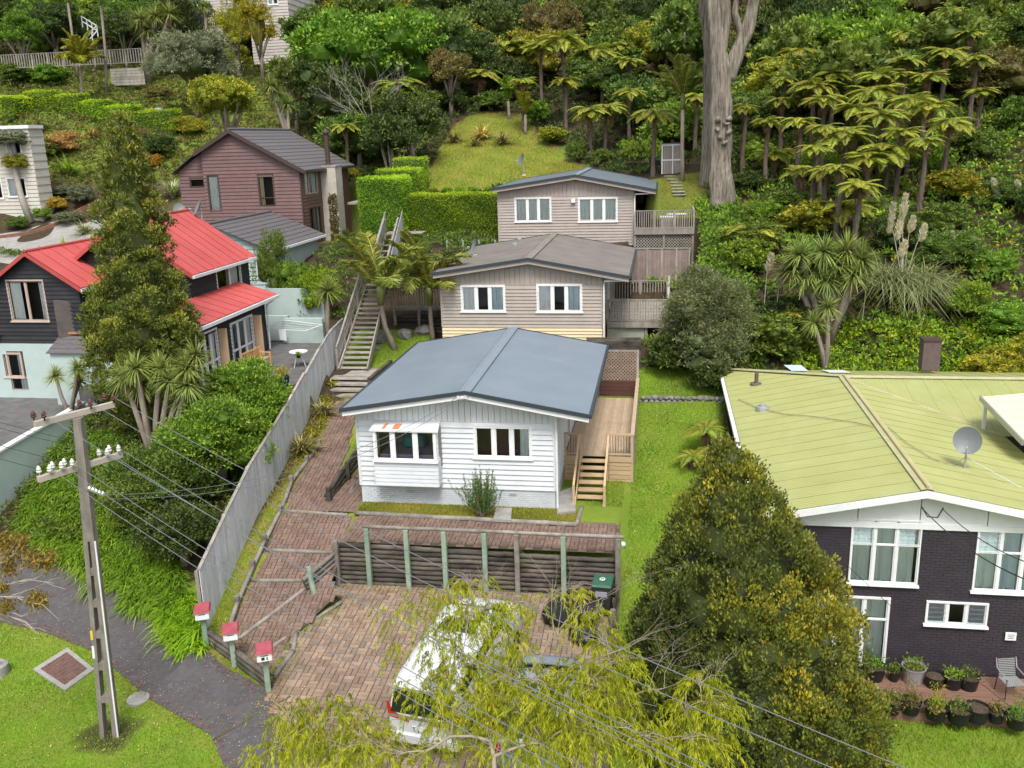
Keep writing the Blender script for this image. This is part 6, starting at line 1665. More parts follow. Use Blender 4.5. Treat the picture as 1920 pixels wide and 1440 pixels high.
# big leafy trees behind the brown house
def bigtree(label, px, py, wpx, h, mt, lobes_n, nleaf, L, W, seed, Y=None, name='broadleaf_tree', group=None, flat=.55, rc=.5, clump=26, bark=M_bark, vert=.8, corem=True, tip=.25, cat='tree'):
 if Y is None: Y = solveY(px, py, h)
 t = atY(px, py, Y); x, y = t[0], t[1]; bz = h1(x, y); hh = t[2] - bz
 dep = (CM @ (t - CAMP))[2]; R = wpx / 2 * dep / FOC
 r = np.random.default_rng(seed)
 th = thing(name, label, cat, (x, y, bz), group)
 cz = bz + max(hh - R * vert, hh * .5); rz = bz + hh - cz
 lobes = [(x, y, cz, R * .72, R * .72, rz * .8)]
 for k in range(lobes_n):
  a = 2 * pi * k / lobes_n * 1.618 * 2 + r.uniform(-.3, .3); e = r.uniform(-.55, .95); d = R * .62 * math.sqrt(max(.1, 1 - e * e * .6)); s = R * r.uniform(.26, .42)
  lobes.append((x + cos(a) * d, y + sin(a) * d, cz + e * rz * .72, s, s, s * .8))
 V, tt = lobes_crown(r, lobes, int(nleaf * .8), L * 1.08, W * 1.08, clump=clump, rc=rc, flat=flat, tip=tip)
 me = quadmesh('crown', V, tt, mt, off=(x, y, bz))
 if corem:
  mb = core(r, lobes, .52); bm = bmesh.new(); bm.from_mesh(me)
  vs = [bm.verts.new((v[0] - x, v[1] - y, v[2] - bz)) for v in mb.v]
  for f in mb.f: bm.faces.new([vs[i] for i in f])
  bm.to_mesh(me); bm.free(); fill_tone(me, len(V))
 link('crown', me, th)
 mb = MB(); mb.tube([(x, y, bz - .3), (x + .1, y, bz + hh * .3), (x, y, cz)], [R * .09 + .05, R * .07 + .04, R * .04 + .03], 8)
 for l in lobes[1:7]: mb.tube([(x, y, bz + hh * .25), ((x + l[0]) / 2, (y + l[1]) / 2, (bz + hh * .3 + l[2]) / 2), l[:3]], [R * .05 + .02, R * .03 + .02, .02], 6)
 mb.build('trunk', bark, th, smooth=True)
 return th
bigtree('huge broadleaf tree with bright green leaf clusters behind the brown house', 690, 20, 290, 9, L_bright, 14, 26000, .36, .2, 1, Y=86, rc=.7)
bigtree('dark green tree filling in below the bright giant, right behind the brown house', 610, 120, 170, 6, L_dark, 10, 12000, .28, .14, 2, Y=78)
bigtree('dense dark tree to the right of the bright leafy giant', 850, 30, 170, 9, L_dark, 12, 14000, .26, .13, 3, Y=90)
bigtree('very dark glossy tree left of the grassy slope', 765, 185, 130, 4.5, L_dark, 10, 12000, .22, .12, 4, Y=71)
bigtree('dark shrubby tree at the lower left of the grassy slope', 730, 215, 110, 4, L_dark, 9, 9000, .22, .12, 44, Y=68)
bigtree('olive shrub tree above the left corner of the grassy slope', 840, 95, 90, 5, L_olive, 9, 7000, .2, .1, 5, Y=84)
bigtree('spreading tree with yellow-green leaves above the fern grove', 1600, 20, 260, 8, L_bright, 14, 20000, .34, .18, 6, Y=84, rc=.7)
bigtree('rounded mid green tree to the right of the fern grove', 1720, 95, 90, 5, L_mid, 8, 9000, .2, .1, 7, Y=72)
bigtree('dull yellow leaning tree right above the fern grove', 1880, 90, 150, 7, L_yellow, 12, 12000, .24, .1, 8, Y=80)
bigtree('orange-yellow leaved tree at the right edge of the wooded hill', 1870, 163, 62, 4.5, L_orange, 8, 7000, .18, .1, 9, Y=70, name='orange_tree')
# garden slope at the left
bigtree('silver-leaved round topped tree below the balustrade fence', 350, 52, 178, 6, L_silver, 14, 26000, .2, .08, 10, Y=80, name='silver_tree', vert=.75, rc=.4)
bigtree('yellow-green bushy tree between the silver tree and the brown house', 414, 132, 132, 4.2, L_yellow, 12, 15000, .18, .1, 11, Y=71, rc=.35)
bigtree('bright dome shaped tree at the top left corner', 28, 22, 92, 4, L_bright, 8, 10000, .18, .09, 12, Y=90, rc=.3)
bigtree('yellow feathery conifer at the top, left of the pair', 430, -34, 80, 8, L_conif, 8, 8000, .2, .07, 13, Y=92, name='conifer', vert=1.9)
bigtree('yellow feathery conifer at the top, right of the pair', 476, -26, 78, 8, L_conif, 8, 8000, .2, .07, 14, Y=90, name='conifer', vert=1.9)
bigtree('dark tree behind the left palm at the top', 90, 0, 120, 6, L_dark, 9, 8000, .24, .12, 15, Y=98)
bigtree('dark tree behind the cabbage trees at the top', 225, 22, 90, 5, L_dark, 9, 7000, .22, .12, 16, Y=96)
bigtree('leafy green tree screening the plank sided house at the top', 565, 30, 90, 6, L_mid, 9, 7000, .26, .14, 61, Y=88)
bigtree('bushy tree screening the hilltop house above the silver tree', 318, 5, 70, 5, L_mid, 9, 7000, .26, .14, 62, Y=97)
bigtree('dark tree under the pool fence at the top', 600, 60, 110, 6, L_mid, 9, 8000, .26, .14, 17, Y=92)
bigtree('feathery dark tree behind the cabbage trees beside the brown house', 545, 110, 100, 5, L_mid, 9, 8000, .24, .12, 18, Y=78)

# olive tree on the right of the decks and shrubs round it
bigtree('grey-green olive tree beside the lowest grey deck', 1328, 500, 190, 6.0, L_oliveTree, 16, 34000, .15, .035, 20, Y=40.5, name='olive_tree', rc=.35, clump=30, flat=.9, vert=1.35)

# bare branched tree (dead twigs) behind the brown house
bt = thing('bare_tree', 'half bare tree with pale spreading twigs between the brown house and the dark trees', 'tree', tuple(atY(700, 262, 76)))
o0 = atY(700, 240, 74); mb = MB(); r = random.Random(8)
def twig(mb, p, d, L, rr, depth, r):
 q = p + d * L; mid = p + d * L * .5 + Vector((r.uniform(-.1, .1), r.uniform(-.1, .1), r.uniform(-.1, .1))) * L
 mb.tube([p, mid, q], [rr, rr * .8, rr * .55], 5, cap=False)
 if depth:
  for k in range(3 if depth > 1 else 2):
   nd = (d + Vector((r.uniform(-.8, .8), r.uniform(-.5, .5), r.uniform(-.35, .45)))).normalized(); twig(mb, p + d * L * r.uniform(.5, 1), nd, L * r.uniform(.5, .75), rr * .55, depth - 1, r)
for tgt in ((570, 175), (600, 120), (630, 190), (680, 110), (760, 130), (800, 115), (590, 190), (650, 95)):
 t_ = Vector(atY(*tgt, 74)); d = (t_ - Vector(o0)); L = d.length; twig(mb, Vector(o0), (d.normalized() + Vector((0, 0, .2))).normalized(), L * .55, .032, 3, r)
ORG[bt.name] = bt.location.copy()
mb.build('branches', mat('grey_twig', (.20, .18, .15), (.32, .29, .25)), bt, smooth=True)

# conical tree in front of the black house
def cone_tree(label, base, top, R, mt, nl, L, W, seed, prof, nlobe=70, lsize=.30, tall=1.5, rc=.2, clump=24, up=.6, lean=(0, 0), tonefn=None, tip=.3, coref=.55):
 """a crown built of upright leafy lobes set round a cone-like profile"""
 r = np.random.default_rng(seed); bx, by, bz = base; hh = top - bz
 th = thing('conical_tree', label, 'tree', (bx, by, bz)); lobes = []
 for k in range(nlobe):
  s = (k + .5) / nlobe; s = s ** 1.15; a = k * 2.39996 + r.uniform(-.3, .3)
  pr = float(np.interp(s, [p[0] for p in prof], [p[1] for p in prof])); sz = R * lsize * (.45 + .55 * pr) * r.uniform(.7, 1.3)
  d = max(0, R * pr * r.uniform(.84, 1.04) - sz * .8)
  lobes.append((bx + lean[0] * s + cos(a) * d, by + lean[1] * s + sin(a) * d, bz + hh * s - sz * tall * (.9 if s > .9 else .2), sz, sz, sz * tall))
 lb = np.array(lobes); ar = lb[:, 3] ** 2; nc = nl // clump; li = r.choice(len(lb), nc, p=ar / ar.sum())
 d = rdir(r, nc); d[:, 2] = np.where(d[:, 2] < -.5, -d[:, 2], d[:, 2])
 cc = lb[li, :3] + d * lb[li, 3:6] * r.uniform(.8, 1.08, (nc, 1)); keep = np.ones(nc, bool)
 for k in range(len(lb)): keep &= (np.linalg.norm((cc - lb[k, :3]) / lb[k, 3:6], axis=1) > .7) | (li == k)
 cc, d, li = cc[keep], d[keep], li[keep]; nc = len(cc)
 lt = np.array([tonefn(l, r) if tonefn else r.normal(.4, .12) for l in lobes])
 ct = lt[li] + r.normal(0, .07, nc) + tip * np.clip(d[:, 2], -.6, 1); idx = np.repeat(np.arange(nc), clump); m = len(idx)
 o = rdir(r, m) * (r.random((m, 1)) ** .5) * rc * r.uniform(.6, 1.4, nc)[idx][:, None]
 C = cc[idx] + o; D = unit(rdir(r, m) * .8 + d[idx] * .6 + np.array([0, 0, up])); t = ct[idx] + r.normal(0, .08, m)
 me = quadmesh('foliage', leafq(C, D, L * r.uniform(.7, 1.25, m), W, r), t, mt, off=base)
 mb = MB()
 for k in range(10):
  s = k / 10; pr = float(np.interp(s, [p[0] for p in prof], [p[1] for p in prof])) * R * coref; c2 = core(r, [(bx + lean[0] * s, by + lean[1] * s, bz + hh * s, pr, pr, hh * .09)], 1, 2)
  mb.add(c2.v, c2.f)
 bm = bmesh.new(); bm.from_mesh(me); vs = [bm.verts.new((v[0] - bx, v[1] - by, v[2] - bz)) for v in mb.v]
 for f in mb.f: bm.faces.new([vs[i] for i in f])
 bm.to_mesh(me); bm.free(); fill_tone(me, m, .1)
 link('foliage', me, th)
 MB().tube([(bx, by, bz - .3), (bx + lean[0] * .5, by + lean[1] * .5, bz + hh * .5)], [.22, .1], 8).build('trunk', M_bark, th, smooth=True)
 return th
t_top = atY(226, 212, 32.2)
b_ = (float(atY(268, 700, 32.2)[0]), 32.2, 2.7)
cone_tree('tall dark olive conical tree rising in front of the black and red house', b_, float(t_top[2]), 2.2, L_totara, 90000, .135, .058, 5,
  [(0, .5), (.06, .72), (.18, .88), (.31, 1.0), (.42, .92), (.5, .76), (.61, .68), (.7, .6), (.8, .46), (.9, .3), (.96, .2), (1, .08)], nlobe=120, lsize=.27, tall=.85, rc=.17, lean=(float(t_top[0]) - b_[0], 0), tip=.35)
# big gold-tipped tree at the bottom right
def lilly_tone(l, r):
 n = mnoise.noise(Vector(l[:3]) * .55); n2 = mnoise.noise(Vector(l[:3]) * 1.6 + Vector((7, 0, 0)))
 return .25 + .34 * n + .24 * n2 + .05 * (l[0] - 2.0)
LB = (2.35, 19.2, -.9)
cone_tree('large dense conical tree with golden green new leaves in front of the lime roofed house', LB, float(atY(1372, 828, 19.9)[2]), 3.0, L_lilly, 215000, .10, .05, 6,
  [(0, .95), (.1, 1.0), (.24, 1.0), (.4, .9), (.55, .74), (.7, .5), (.84, .31), (.93, .17), (1, .04)], nlobe=150, lsize=.21, tall=1.6, rc=.17, up=.9, tonefn=lilly_tone, lean=(-.85, .7), tip=.24, coref=.62)

# --- the tall old trunk
tt = thing('tall_tree', 'massive pale forked old tree trunk with broken stubs at its middle', 'tree', tuple(hit(1355, 392)))
b0 = Vector(tt.location); dpt = float((CM @ (np.array(b0) - CAMP))[2]); S = dpt / FOC
def tp_(px, py, y=None): return Vector(atY(px, py, b0.y if y is None else y))
def bark_tube(mb, pts, rs, n=18, seed=0):
 pts = [Vector(p) for p in pts]; P = []; R_ = []
 for i in range(len(pts) - 1):
  for k in range(6):
   f = k / 6; P.append(pts[i].lerp(pts[i + 1], f)); R_.append(rs[i] + (rs[i + 1] - rs[i]) * f)
 P.append(pts[-1]); R_.append(rs[-1])
 v0 = len(mb.v); mb.tube(P, R_, n)
 for i in range(v0, len(mb.v)):
  v = Vector(mb.v[i]); ring = (i - v0) // n; c = P[min(ring, len(P) - 1)]
  d = v - c; k = 1 + .16 * sin(((i - v0) % n) * 2 * pi / n * 3 + seed + ring * .05) + .26 * mnoise.noise(Vector((v.x * 3.5, v.y * 3.5, v.z * .8)) + Vector((seed, 0, 0)))
  mb.v[i] = tuple(c + d * k)
mb = MB()
bark_tube(mb, [tp_(1358, 408), tp_(1355, 375), tp_(1350, 300), tp_(1352, 220), tp_(1352, 130), tp_(1345, 60), tp_(1335, -20), tp_(1315, -120)], [32 * S, 24 * S, 19 * S, 19 * S, 17 * S, 13 * S, 10 * S, 6 * S], seed=1)
bark_tube(mb, [tp_(1365, 150), tp_(1382, 100), tp_(1405, 50), tp_(1415, -10), tp_(1440, -100)], [13 * S, 12 * S, 11 * S, 10 * S, 6 * S], seed=2)
bark_tube(mb, [tp_(1352, 100), tp_(1362, 40), tp_(1358, -30), tp_(1370, -120)], [10 * S, 10 * S, 9 * S, 5 * S], seed=3)
bark_tube(mb, [tp_(1392, 70), tp_(1378, 25), tp_(1385, -40)], [7 * S, 6 * S, 4 * S], 10, seed=4)
mb.build('trunk', mat('old_grey_trunk', (.055, .045, .035), (.31, .27, .22), scale=3.0, stretch=(3, 3, .3), rough=.95, bump=1.0, bscale=9, dirt=(.09, .10, .085), dirt_amt=.6, dscale=1.6), tt, smooth=True)
ORG[tt.name] = b0.copy()
for k, (px, py) in enumerate(((1346, 226), (1360, 232), (1368, 246), (1350, 258), (1358, 270), (1368, 222), (1345, 243))):
 p = tp_(px, py, b0.y - .62); mb = MB(); mb.tube([p + Vector((0, .3, 0)), p, p + Vector((.22 * sin(k * 2.1), -.14, .16 * cos(k * 1.7)))], [.17, .15, .07], 7)
 mb.v = [tuple(Vector(v) + mnoise.noise_vector(Vector(v) * 5) * .07) for v in mb.v]; mb.build('broken_stub', MATS['old_grey_trunk'], tt, smooth=True)
mb = MB(); bk = float(hit(1338, 345)[1])
t2 = thing('tall_tree', 'second slimmer pale trunk close behind the massive forked one', 'tree', tuple(hit(1340, 345)))
bark_tube(mb, [tp_(1338, 352, bk), tp_(1338, 300, bk), tp_(1340, 200, bk), tp_(1336, 100, bk), tp_(1330, 40, bk), tp_(1310, -60, bk)], [.95, .8, .66, .5, .42, .3], seed=7)
bark_tube(mb, [tp_(1334, 60, bk), tp_(1318, 20, bk), tp_(1308, -60, bk)], [.3, .24, .15], seed=8)
mb.build('trunk', MATS['old_grey_trunk'], t2, smooth=True)
for th, pts in ((tt, [(1315, -150, 120), (1440, -150, 130), (1375, -170, 110)]),):
 lobes = []
 for px, py, w in pts: p = tp_(px, py); lobes.append((p.x, p.y, p.z, w * S * .5, w * S * .5, w * S * .35))
 V, t_ = lobes_crown(np.random.default_rng(9), lobes, 9000, .28, .14, rc=.6)
 link('crown', quadmesh('crown', V, t_, L_mid, off=tuple(th.location)), th)

# --- strap-leaved plants
def straps(r, C, n, L, w, up=(.3, 1.0), droop=.9, seg=4, base_r=.08, tone=(.25, .8), azim=None):
 """arching strap leaves from the point(s) C -> quads"""
 C = np.atleast_2d(C); m = len(C) * n; c = np.repeat(C, n, 0) + np.c_[r.normal(0, base_r, (m, 2)), np.zeros(m)]
 a = r.uniform(0, 2 * pi, m) if azim is None else azim(c) + r.normal(0, .7, m)
 el = r.uniform(up[0], up[1], m) * pi / 2; Ls = L * r.uniform(.6, 1.15, m); dr = droop * r.uniform(.5, 1.4, m)
 h_ = np.stack([np.cos(a), np.sin(a)], -1); side = np.stack([-np.sin(a), np.cos(a), np.zeros(m)], -1)
 def pt(s):
  e = el - dr * s * 1.0
  hor = Ls * (np.cos(el) * s + .35 * dr * s * s * np.sin(el)); ver = Ls * (np.sin(el) * s - dr * .55 * s * s)
  return np.concatenate([c[:, :2] + h_ * hor[:, None], (c[:, 2] + ver)[:, None]], 1)
 Q = []; T = []; tn = r.uniform(tone[0], tone[1], m)
 for k in range(seg):
  s0, s1 = k / seg, (k + 1) / seg; w0 = w * (1 - s0 ** 3) * (.6 + .4 * min(1, s0 * 4)); w1 = w * (1 - s1 ** 3) * (.6 + .4 * min(1, s1 * 4))
  p0, p1 = pt(s0), pt(s1)
  Q.append(np.stack([p0 - side * w0 / 2, p0 + side * w0 / 2, p1 + side * max(w1, .004) / 2, p1 - side * max(w1, .004) / 2], 1)); T.append(tn + .1 * s0)
 return np.concatenate(Q), np.concatenate(T)
def flax(label, px, py, L=1.0, n=70, mt=None, w=.055, droop=.9, name='flax_plant', cat='flax', group=None, seed=0, up=(.35, 1.0)):
 p = hit(px, py); r = np.random.default_rng(seed + 50)
 V, t = straps(r, [(0, 0, 0)], n, L, w, up=up, droop=droop)
 o = link(name, quadmesh(name, V, t, mt or L_flax), None, tuple(p)); return tag(o, label, cat, group)
flax('green and cream striped flax arching beside the fence, nearest the white house', 565, 850, 1.25, 150, seed=1, w=.05)
flax('striped flax beside the fence below the timber steps', 605, 778, 1.05, 120, seed=2, w=.05)
flax('small lime bromeliad at the top of the path by the fence', 622, 722, .5, 40, L_yellow, seed=3)
flax('dull green flax left on the grassy slope', 850, 268, 1.7, 90, seed=4, w=.09)
flax('red and cream variegated flax in the middle of the grassy slope', 903, 262, 2.0, 90, L_flaxred, seed=5, w=.12)
flax('dark flax right on the grassy slope', 942, 272, 1.8, 110, seed=6, w=.08)
flax('low pale flax in front of the variegated one on the grassy slope', 890, 274, 1.3, 60, seed=7, w=.08)
flax('tall upright flax above the pale house', 75, 250, 2.4, 60, L_olive, seed=8, w=.1, up=(.6, 1))
flax('broad flax on the garden slope below the clipped hedge', 130, 330, 2.4, 110, L_agap, seed=9, w=.1)
flax('reddish flax on the garden slope', 175, 262, 1.8, 70, L_flaxred, seed=10, w=.1)
flax('grey-green flax left of the brown house wall', 325, 372, 2.4, 90, L_pampas, seed=11, w=.1, up=(.6, 1))
flax('dark grassy clump between the pale drive and the red roof', 160, 440, 1.8, 110, L_pampas, seed=12, w=.07)
flax('grassy clump along the drive behind the black house', 125, 470, 1.4, 90, L_agap, seed=13, w=.07)

# cabbage trees: heads of sword leaves on bare stems
def head_mesh(seed, n=190, L=.78, w=.05):
 r = np.random.default_rng(seed)
 d = rdir(r, n * 2); d = d[d[:, 2] > -.6][:n]; m = len(d)
 Ls = L * r.uniform(.75, 1.1, (m, 1)); side = unit(np.cross(d, np.array([0, 0, 1.0])) + r.normal(0, .1, d.shape)); Q = []; T = []; tn = r.uniform(.2, .85, m)
 f = lambda s: d * Ls * s + np.array([0, 0, -1.0]) * Ls * .28 * s * s * (1 - np.abs(d[:, 2:3]) * .5)
 for k in range(3):
  s0, s1 = k / 3, (k + 1) / 3; w0 = w * (1 - s0 ** 2 * .9); w1 = w * (1 - s1 ** 2 * .95)
  Q.append(np.stack([f(s0) - side * w0 / 2, f(s0) + side * w0 / 2, f(s1) + side * w1 / 2, f(s1) - side * w1 / 2], 1)); T.append(tn)
 return quadmesh('leaf_head', np.concatenate(Q), np.concatenate(T), L_sword)
HEADS = [head_mesh(1), head_mesh(2), head_mesh(3)]
def cabbage(label, heads, base, R=.75, Y=None, mt=None, skirt=True):
 b = Vector(hit(*base)) if Y is None else Vector((*atY(*base, Y)[:2], h1(*atY(*base, Y)[:2])))
 th = thing('cabbage_tree', label, 'cabbage tree', tuple(b), 'cabbage trees'); del th['group']
 mb = MB()
 for k, (px, py) in enumerate(heads):
  p = Vector(atY(px, py, b.y + random.uniform(-.4, .4)))
  m_ = (b + p) / 2 + Vector((random.uniform(-.15, .15), 0, .0))
  mb.tube([b + Vector((random.uniform(-.12, .12), 0, -.2)), m_, p], [.13 * R / .75, .1 * R / .75, .08 * R / .75], 7)
  o = link('leaf_head', random.choice(HEADS), th, p - b, (0, 0, random.uniform(0, 6)), (R / .75,) * 3)
  if mt: set_mat(o, mt)
  if skirt:
   s = link('dead_skirt', DEADF[0], th, p - b - Vector((0, 0, .1)), Euler((0, 1.35, random.uniform(0, 6))), (.35 * R / .75,) * 3)
 mb.build('stems', M_bark, th, smooth=True)
 return th
cabbage('cluster of cabbage tree heads beneath the conical tree, left of the big green shrub', [(255, 690), (262, 722), (300, 690), (318, 712), (352, 690), (352, 722), (368, 665), (232, 705), (345, 745)], (288, 828), .82, Y=29.6)
cabbage('two headed cabbage tree behind the power pole in front of the aqua wall', [(104, 705), (146, 690), (150, 715)], (135, 800), .62, Y=32.6)
cabbage('single cabbage tree head rising over the fence beside the bright hedge', [(614, 545)], (622, 640), .95, Y=40.8)
cabbage('cabbage tree cluster above the silver tree', [(262, 35), (290, 30), (318, 25), (275, 55)], (268, 100), 1.6, Y=91)
cabbage('slim cabbage tree in front of the hilltop house', [(383, 12)], (385, 60), 1.2, Y=92)
cabbage('pair of cabbage tree heads left of the bare branched tree', [(506, 160), (538, 195), (518, 175)], (545, 235), 1.15, Y=73)
cabbage('cluster of cabbage trees in front of the pampas, right of the olive tree', [(1500, 478), (1545, 472), (1588, 470), (1615, 488), (1512, 520), (1550, 525), (1600, 515), (1530, 500), (1570, 498), (1485, 505)], (1555, 550), 1.15, Y=43)
cabbage('low single cabbage tree below the cluster beside the olive tree', [(1552, 575), (1528, 605)], (1552, 640), .8, Y=41)

# palms with feather fronds
def palm_frond(seed, L=2.4, rise=1.3, droop=.75, n=44, ll=.42):
 r = np.random.default_rng(seed); s = np.linspace(.12, 1, n)
 f = lambda s: np.stack([L * (.30 * s + .16 * s * s), 0 * s, L * (rise * .78 * s - droop * .5 * s ** 2.8)], -1)
 C = f(s); D = unit(f(s + .02) - f(s - .02)); S = np.tile(np.array([0, 1.0, 0]), (n, 1)); Q = []; T = []
 for sg in (-1, 1):
  for rep in range(2):
   d = unit(S * sg * .8 + D * .75 + np.array([0, 0, -.25]) + r.normal(0, .12, C.shape)); ln = ll * np.sin(np.pi * np.clip(s * .86 + .1, 0, 1)) ** .6 + .05
   Q.append(leafq(C, d, ln * r.uniform(.8, 1.1, n), .055, r)); T.append(r.uniform(.2, .75, n))
 a, b = C[:-1], C[1:]; w = S[:-1] * .03 * (1.1 - s[:-1, None])
 Q.append(np.stack([a - w, a + w, b + w, b - w], 1)); T.append(np.full(len(a), .9))
 return quadmesh('frond', np.concatenate(Q), np.concatenate(T), L_nikau)
PF = [palm_frond(1), palm_frond(2, rise=1.4, droop=.6), palm_frond(3, rise=1.1, droop=1.0)]
def palm(label, base, crown, Rm, n=11, frs=None, mt=None, trunk_r=.13, Y=None, shaft=True, el=(.0, .55), top=None):
 b = Vector(hit(*base)) if Y is None else Vector((*atY(*base, Y)[:2], h1(*atY(*base, Y)[:2])))
 c = Vector(atY(*crown, b.y))
 th = thing('palm', label, 'palm', tuple(b)); mid = b.lerp(c, .5) + Vector(((c.x - b.x) * .25, 0, 0))
 MB().tube([b - Vector((0, 0, .2)), b.lerp(mid, .5), mid, c], [trunk_r * 1.25, trunk_r, trunk_r * .95, trunk_r * .9], 10).build('trunk', M_bark, th, smooth=True)
 if shaft: MB().tube([c, c + Vector((0, 0, .5)), c + Vector((0, 0, 1.0))], [trunk_r * 1.1, trunk_r * 1.5, trunk_r * .8], 10).build('crownshaft', mat('green_crownshaft', (.10, .14, .03), (.20, .20, .06)), th, smooth=True)
 for k in range(n):
  a = 2 * pi * k / n * 1.0 + random.uniform(-.2, .2)
  o = link('frond', random.choice(frs or PF), th, c - b + Vector((0, 0, .7 if shaft else 0)), Euler((0, -random.uniform(*el) + .1, a)), (Rm / 2.0,) * 3)
  if mt: set_mat(o, mt)
 return th
palm('feather palm with leaning trunk right beside the long stair', (742, 655), (714, 572), 3.2, 11, el=(-.75, .6))
palm('feather palm behind the other, beside the middle grey house', (812, 640), (806, 572), 3.1, 12, el=(-.75, .6), trunk_r=.12)
palm('tall palm with pinkish flower skirt beside the garden shed', (1280, 330), (1280, 205), 2.6, 14, Y=61, el=(-.4, .5))
palm('thin palm trunk cut by the top edge, above the balustrade fence, leftmost', (137, 80), (127, 5), 3.2, 13, Y=92, el=(-.4, .4))
palm('thin tall palm in front of the balustrade fence', (196, 155), (189, 10), 3.2, 13, Y=86, el=(-.5, .3))
palm('shaggy yellowish palm in front of the balustrade fence', (152, 185), (150, 125), 3.2, 16, Y=83, mt=L_yellow, el=(-.5, .4), shaft=False)
palm('young palm at the right edge of the grassy slope', (985, 245), (985, 215), 2.0, 11, Y=80, mt=L_yellow, shaft=False)
palm('young palm with golden stem at the top right of the grassy slope', (955, 215), (953, 190), 2.0, 11, Y=84, mt=L_agap, shaft=False)
p = Vector(atY(1280, 205, 60.6)); 

def plume(par, q, l, seed, lean=.1):
 r = np.random.default_rng(seed); n = 700; s_ = r.random(n); rr = .13 * np.sin(np.pi * s_ ** .8) + .015; a = r.uniform(0, 6.28, n)
 C = np.stack([q[0] + lean * s_ + np.cos(a) * rr * r.random(n), q[1] + np.sin(a) * rr * r.random(n), q[2] + l * (s_ - .5)], -1)
 link('plume', quadmesh('plume', leafq(C, unit(rdir(r, n) * .5 + np.array([.2, 0, .8])), .24, .035, r), r.random(n), L_plume, off=tuple(org(par))), par)
L_plume = leafmat('plume_feathers', [(.32, .27, .22), (.42, .38, .33), (.48, .46, .42)], trans=.3)
# pampas grass
pg = thing('pampas_grass', 'large pampas grass with drooping blades and tall cream plumes on the right bank', 'pampas grass', tuple(hit(1690, 575)))
b = Vector(pg.location); r = np.random.default_rng(3)
V, t = straps(r, [(b.x, b.y, b.z + .8), (b.x - .8, b.y + .3, b.z + .9), (b.x + .9, b.y, b.z + .7)], 420, 2.9, .035, up=(.45, 1.0), droop=1.5, base_r=.3)
link('blades', quadmesh('blades', V, t, L_pampas, off=tuple(b)), pg)
for k, (px, py, l) in enumerate(((1668, 412, 1.5), (1691, 392, 1.3), (1683, 430, 1.2), (1706, 425, .8), (1727, 440, .8), (1690, 470, .8), (1440, 497, .9), (1462, 522, .9), (1627, 520, .7))):
 q = Vector(atY(px, py, b.y if k < 6 else 43.5)); s0 = b + Vector((0, 0, 1)) if k < 6 else q - Vector((.1, 0, 2))
 mb = MB(); mb.tube([s0, s0.lerp(q, .7) + Vector((0, 0, .2)), q], [.02, .018, .015], 5); st_ = mb.build('stalk', M_palebark, pg)
 plume(pg, q, l * .9, k)
for k, (px, py) in enumerate(((1866, 376), (1910, 380), (1790, 478))):
 q = Vector(hit(px, py + 22)); q.z += 1.2
 th = thing('pampas_plume', ['lone cream plume leaning over the bushes far right of the pampas', 'lone cream plume at the right picture edge above the bank', 'single low cream plume in the bushes right of the pampas'][k], 'plume', (q.x, q.y, q.z - 1.2))
 mb = MB(); mb.tube([(q.x, q.y, q.z - 1.3), (q.x, q.y, q.z - .3)], .02, 5); mb.build('stalk', M_palebark, th)
 plume(th, q, .85, k + 30, -.3)

# hedges
def hedge(label, x0, x1, y0, y1, z0, z1, n, mt=L_hedge, name='hedge', L=.11, seed=0, lean=0, cat='hedge', corner=.12):
 r = np.random.default_rng(seed + 80); ax, ay, az = x1 - x0, y1 - y0, z1 - z0
 A = np.array([ax * ay * 1.4, ax * az, ax * az, ay * az, ay * az]); f = r.choice(5, n, p=A / A.sum())
 u, v = r.random(n), r.random(n)
 P = np.empty((n, 3)); N = np.zeros((n, 3))
 for k, (fn, nn) in enumerate(((lambda u, v: (x0 + ax * u, y0 + ay * v, z1 + 0 * u), (0, 0, 1)), (lambda u, v: (x0 + ax * u, y0 + 0 * u, z0 + az * v), (0, -1, 0)), (lambda u, v: (x0 + ax * u, y1 + 0 * u, z0 + az * v), (0, 1, 0)),
        (lambda u, v: (x0 + 0 * u, y0 + ay * u, z0 + az * v), (-1, 0, 0)), (lambda u, v: (x1 + 0 * u, y0 + ay * u, z0 + az * v), (1, 0, 0)))):
  m = f == k; P[m] = np.stack(fn(u[m], v[m]), -1); N[m] = nn
 und = .07 * np.sin(P[:, 0] * 2.1 + P[:, 2] * 1.7) * np.cos(P[:, 1] * 2.3 + P[:, 2])
 P = P + N * (r.normal(-.04, .05, n) + und)[:, None]
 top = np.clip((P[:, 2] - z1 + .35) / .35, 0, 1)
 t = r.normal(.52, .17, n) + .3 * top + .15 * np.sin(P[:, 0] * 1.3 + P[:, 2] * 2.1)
 D = unit(N * .7 + rdir(r, n) * .8 + np.array([0, 0, .45]))
 th = thing(name, label, cat, ((x0 + x1) / 2, (y0 + y1) / 2, z0))
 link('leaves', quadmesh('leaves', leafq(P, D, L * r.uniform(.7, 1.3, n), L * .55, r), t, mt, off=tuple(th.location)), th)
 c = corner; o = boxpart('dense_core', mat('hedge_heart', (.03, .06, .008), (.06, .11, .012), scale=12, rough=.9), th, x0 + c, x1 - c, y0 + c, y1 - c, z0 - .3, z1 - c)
 return th
hy = 60.0
hedge('long clipped hedge beside the upper grey house, the widest block', atY(752, 380, hy)[0], atY(932, 380, hy)[0], hy, hy + 1.5, 7.3, 10.05, 26000, seed=1)
hedge('tall clipped hedge block at the left end of the stepped row', atY(672, 380, 58.6)[0], atY(752, 380, 58.6)[0], 58.6, 61.2, 7.2, float(atY(700, 335, 58.6)[2]), 18000, seed=2)
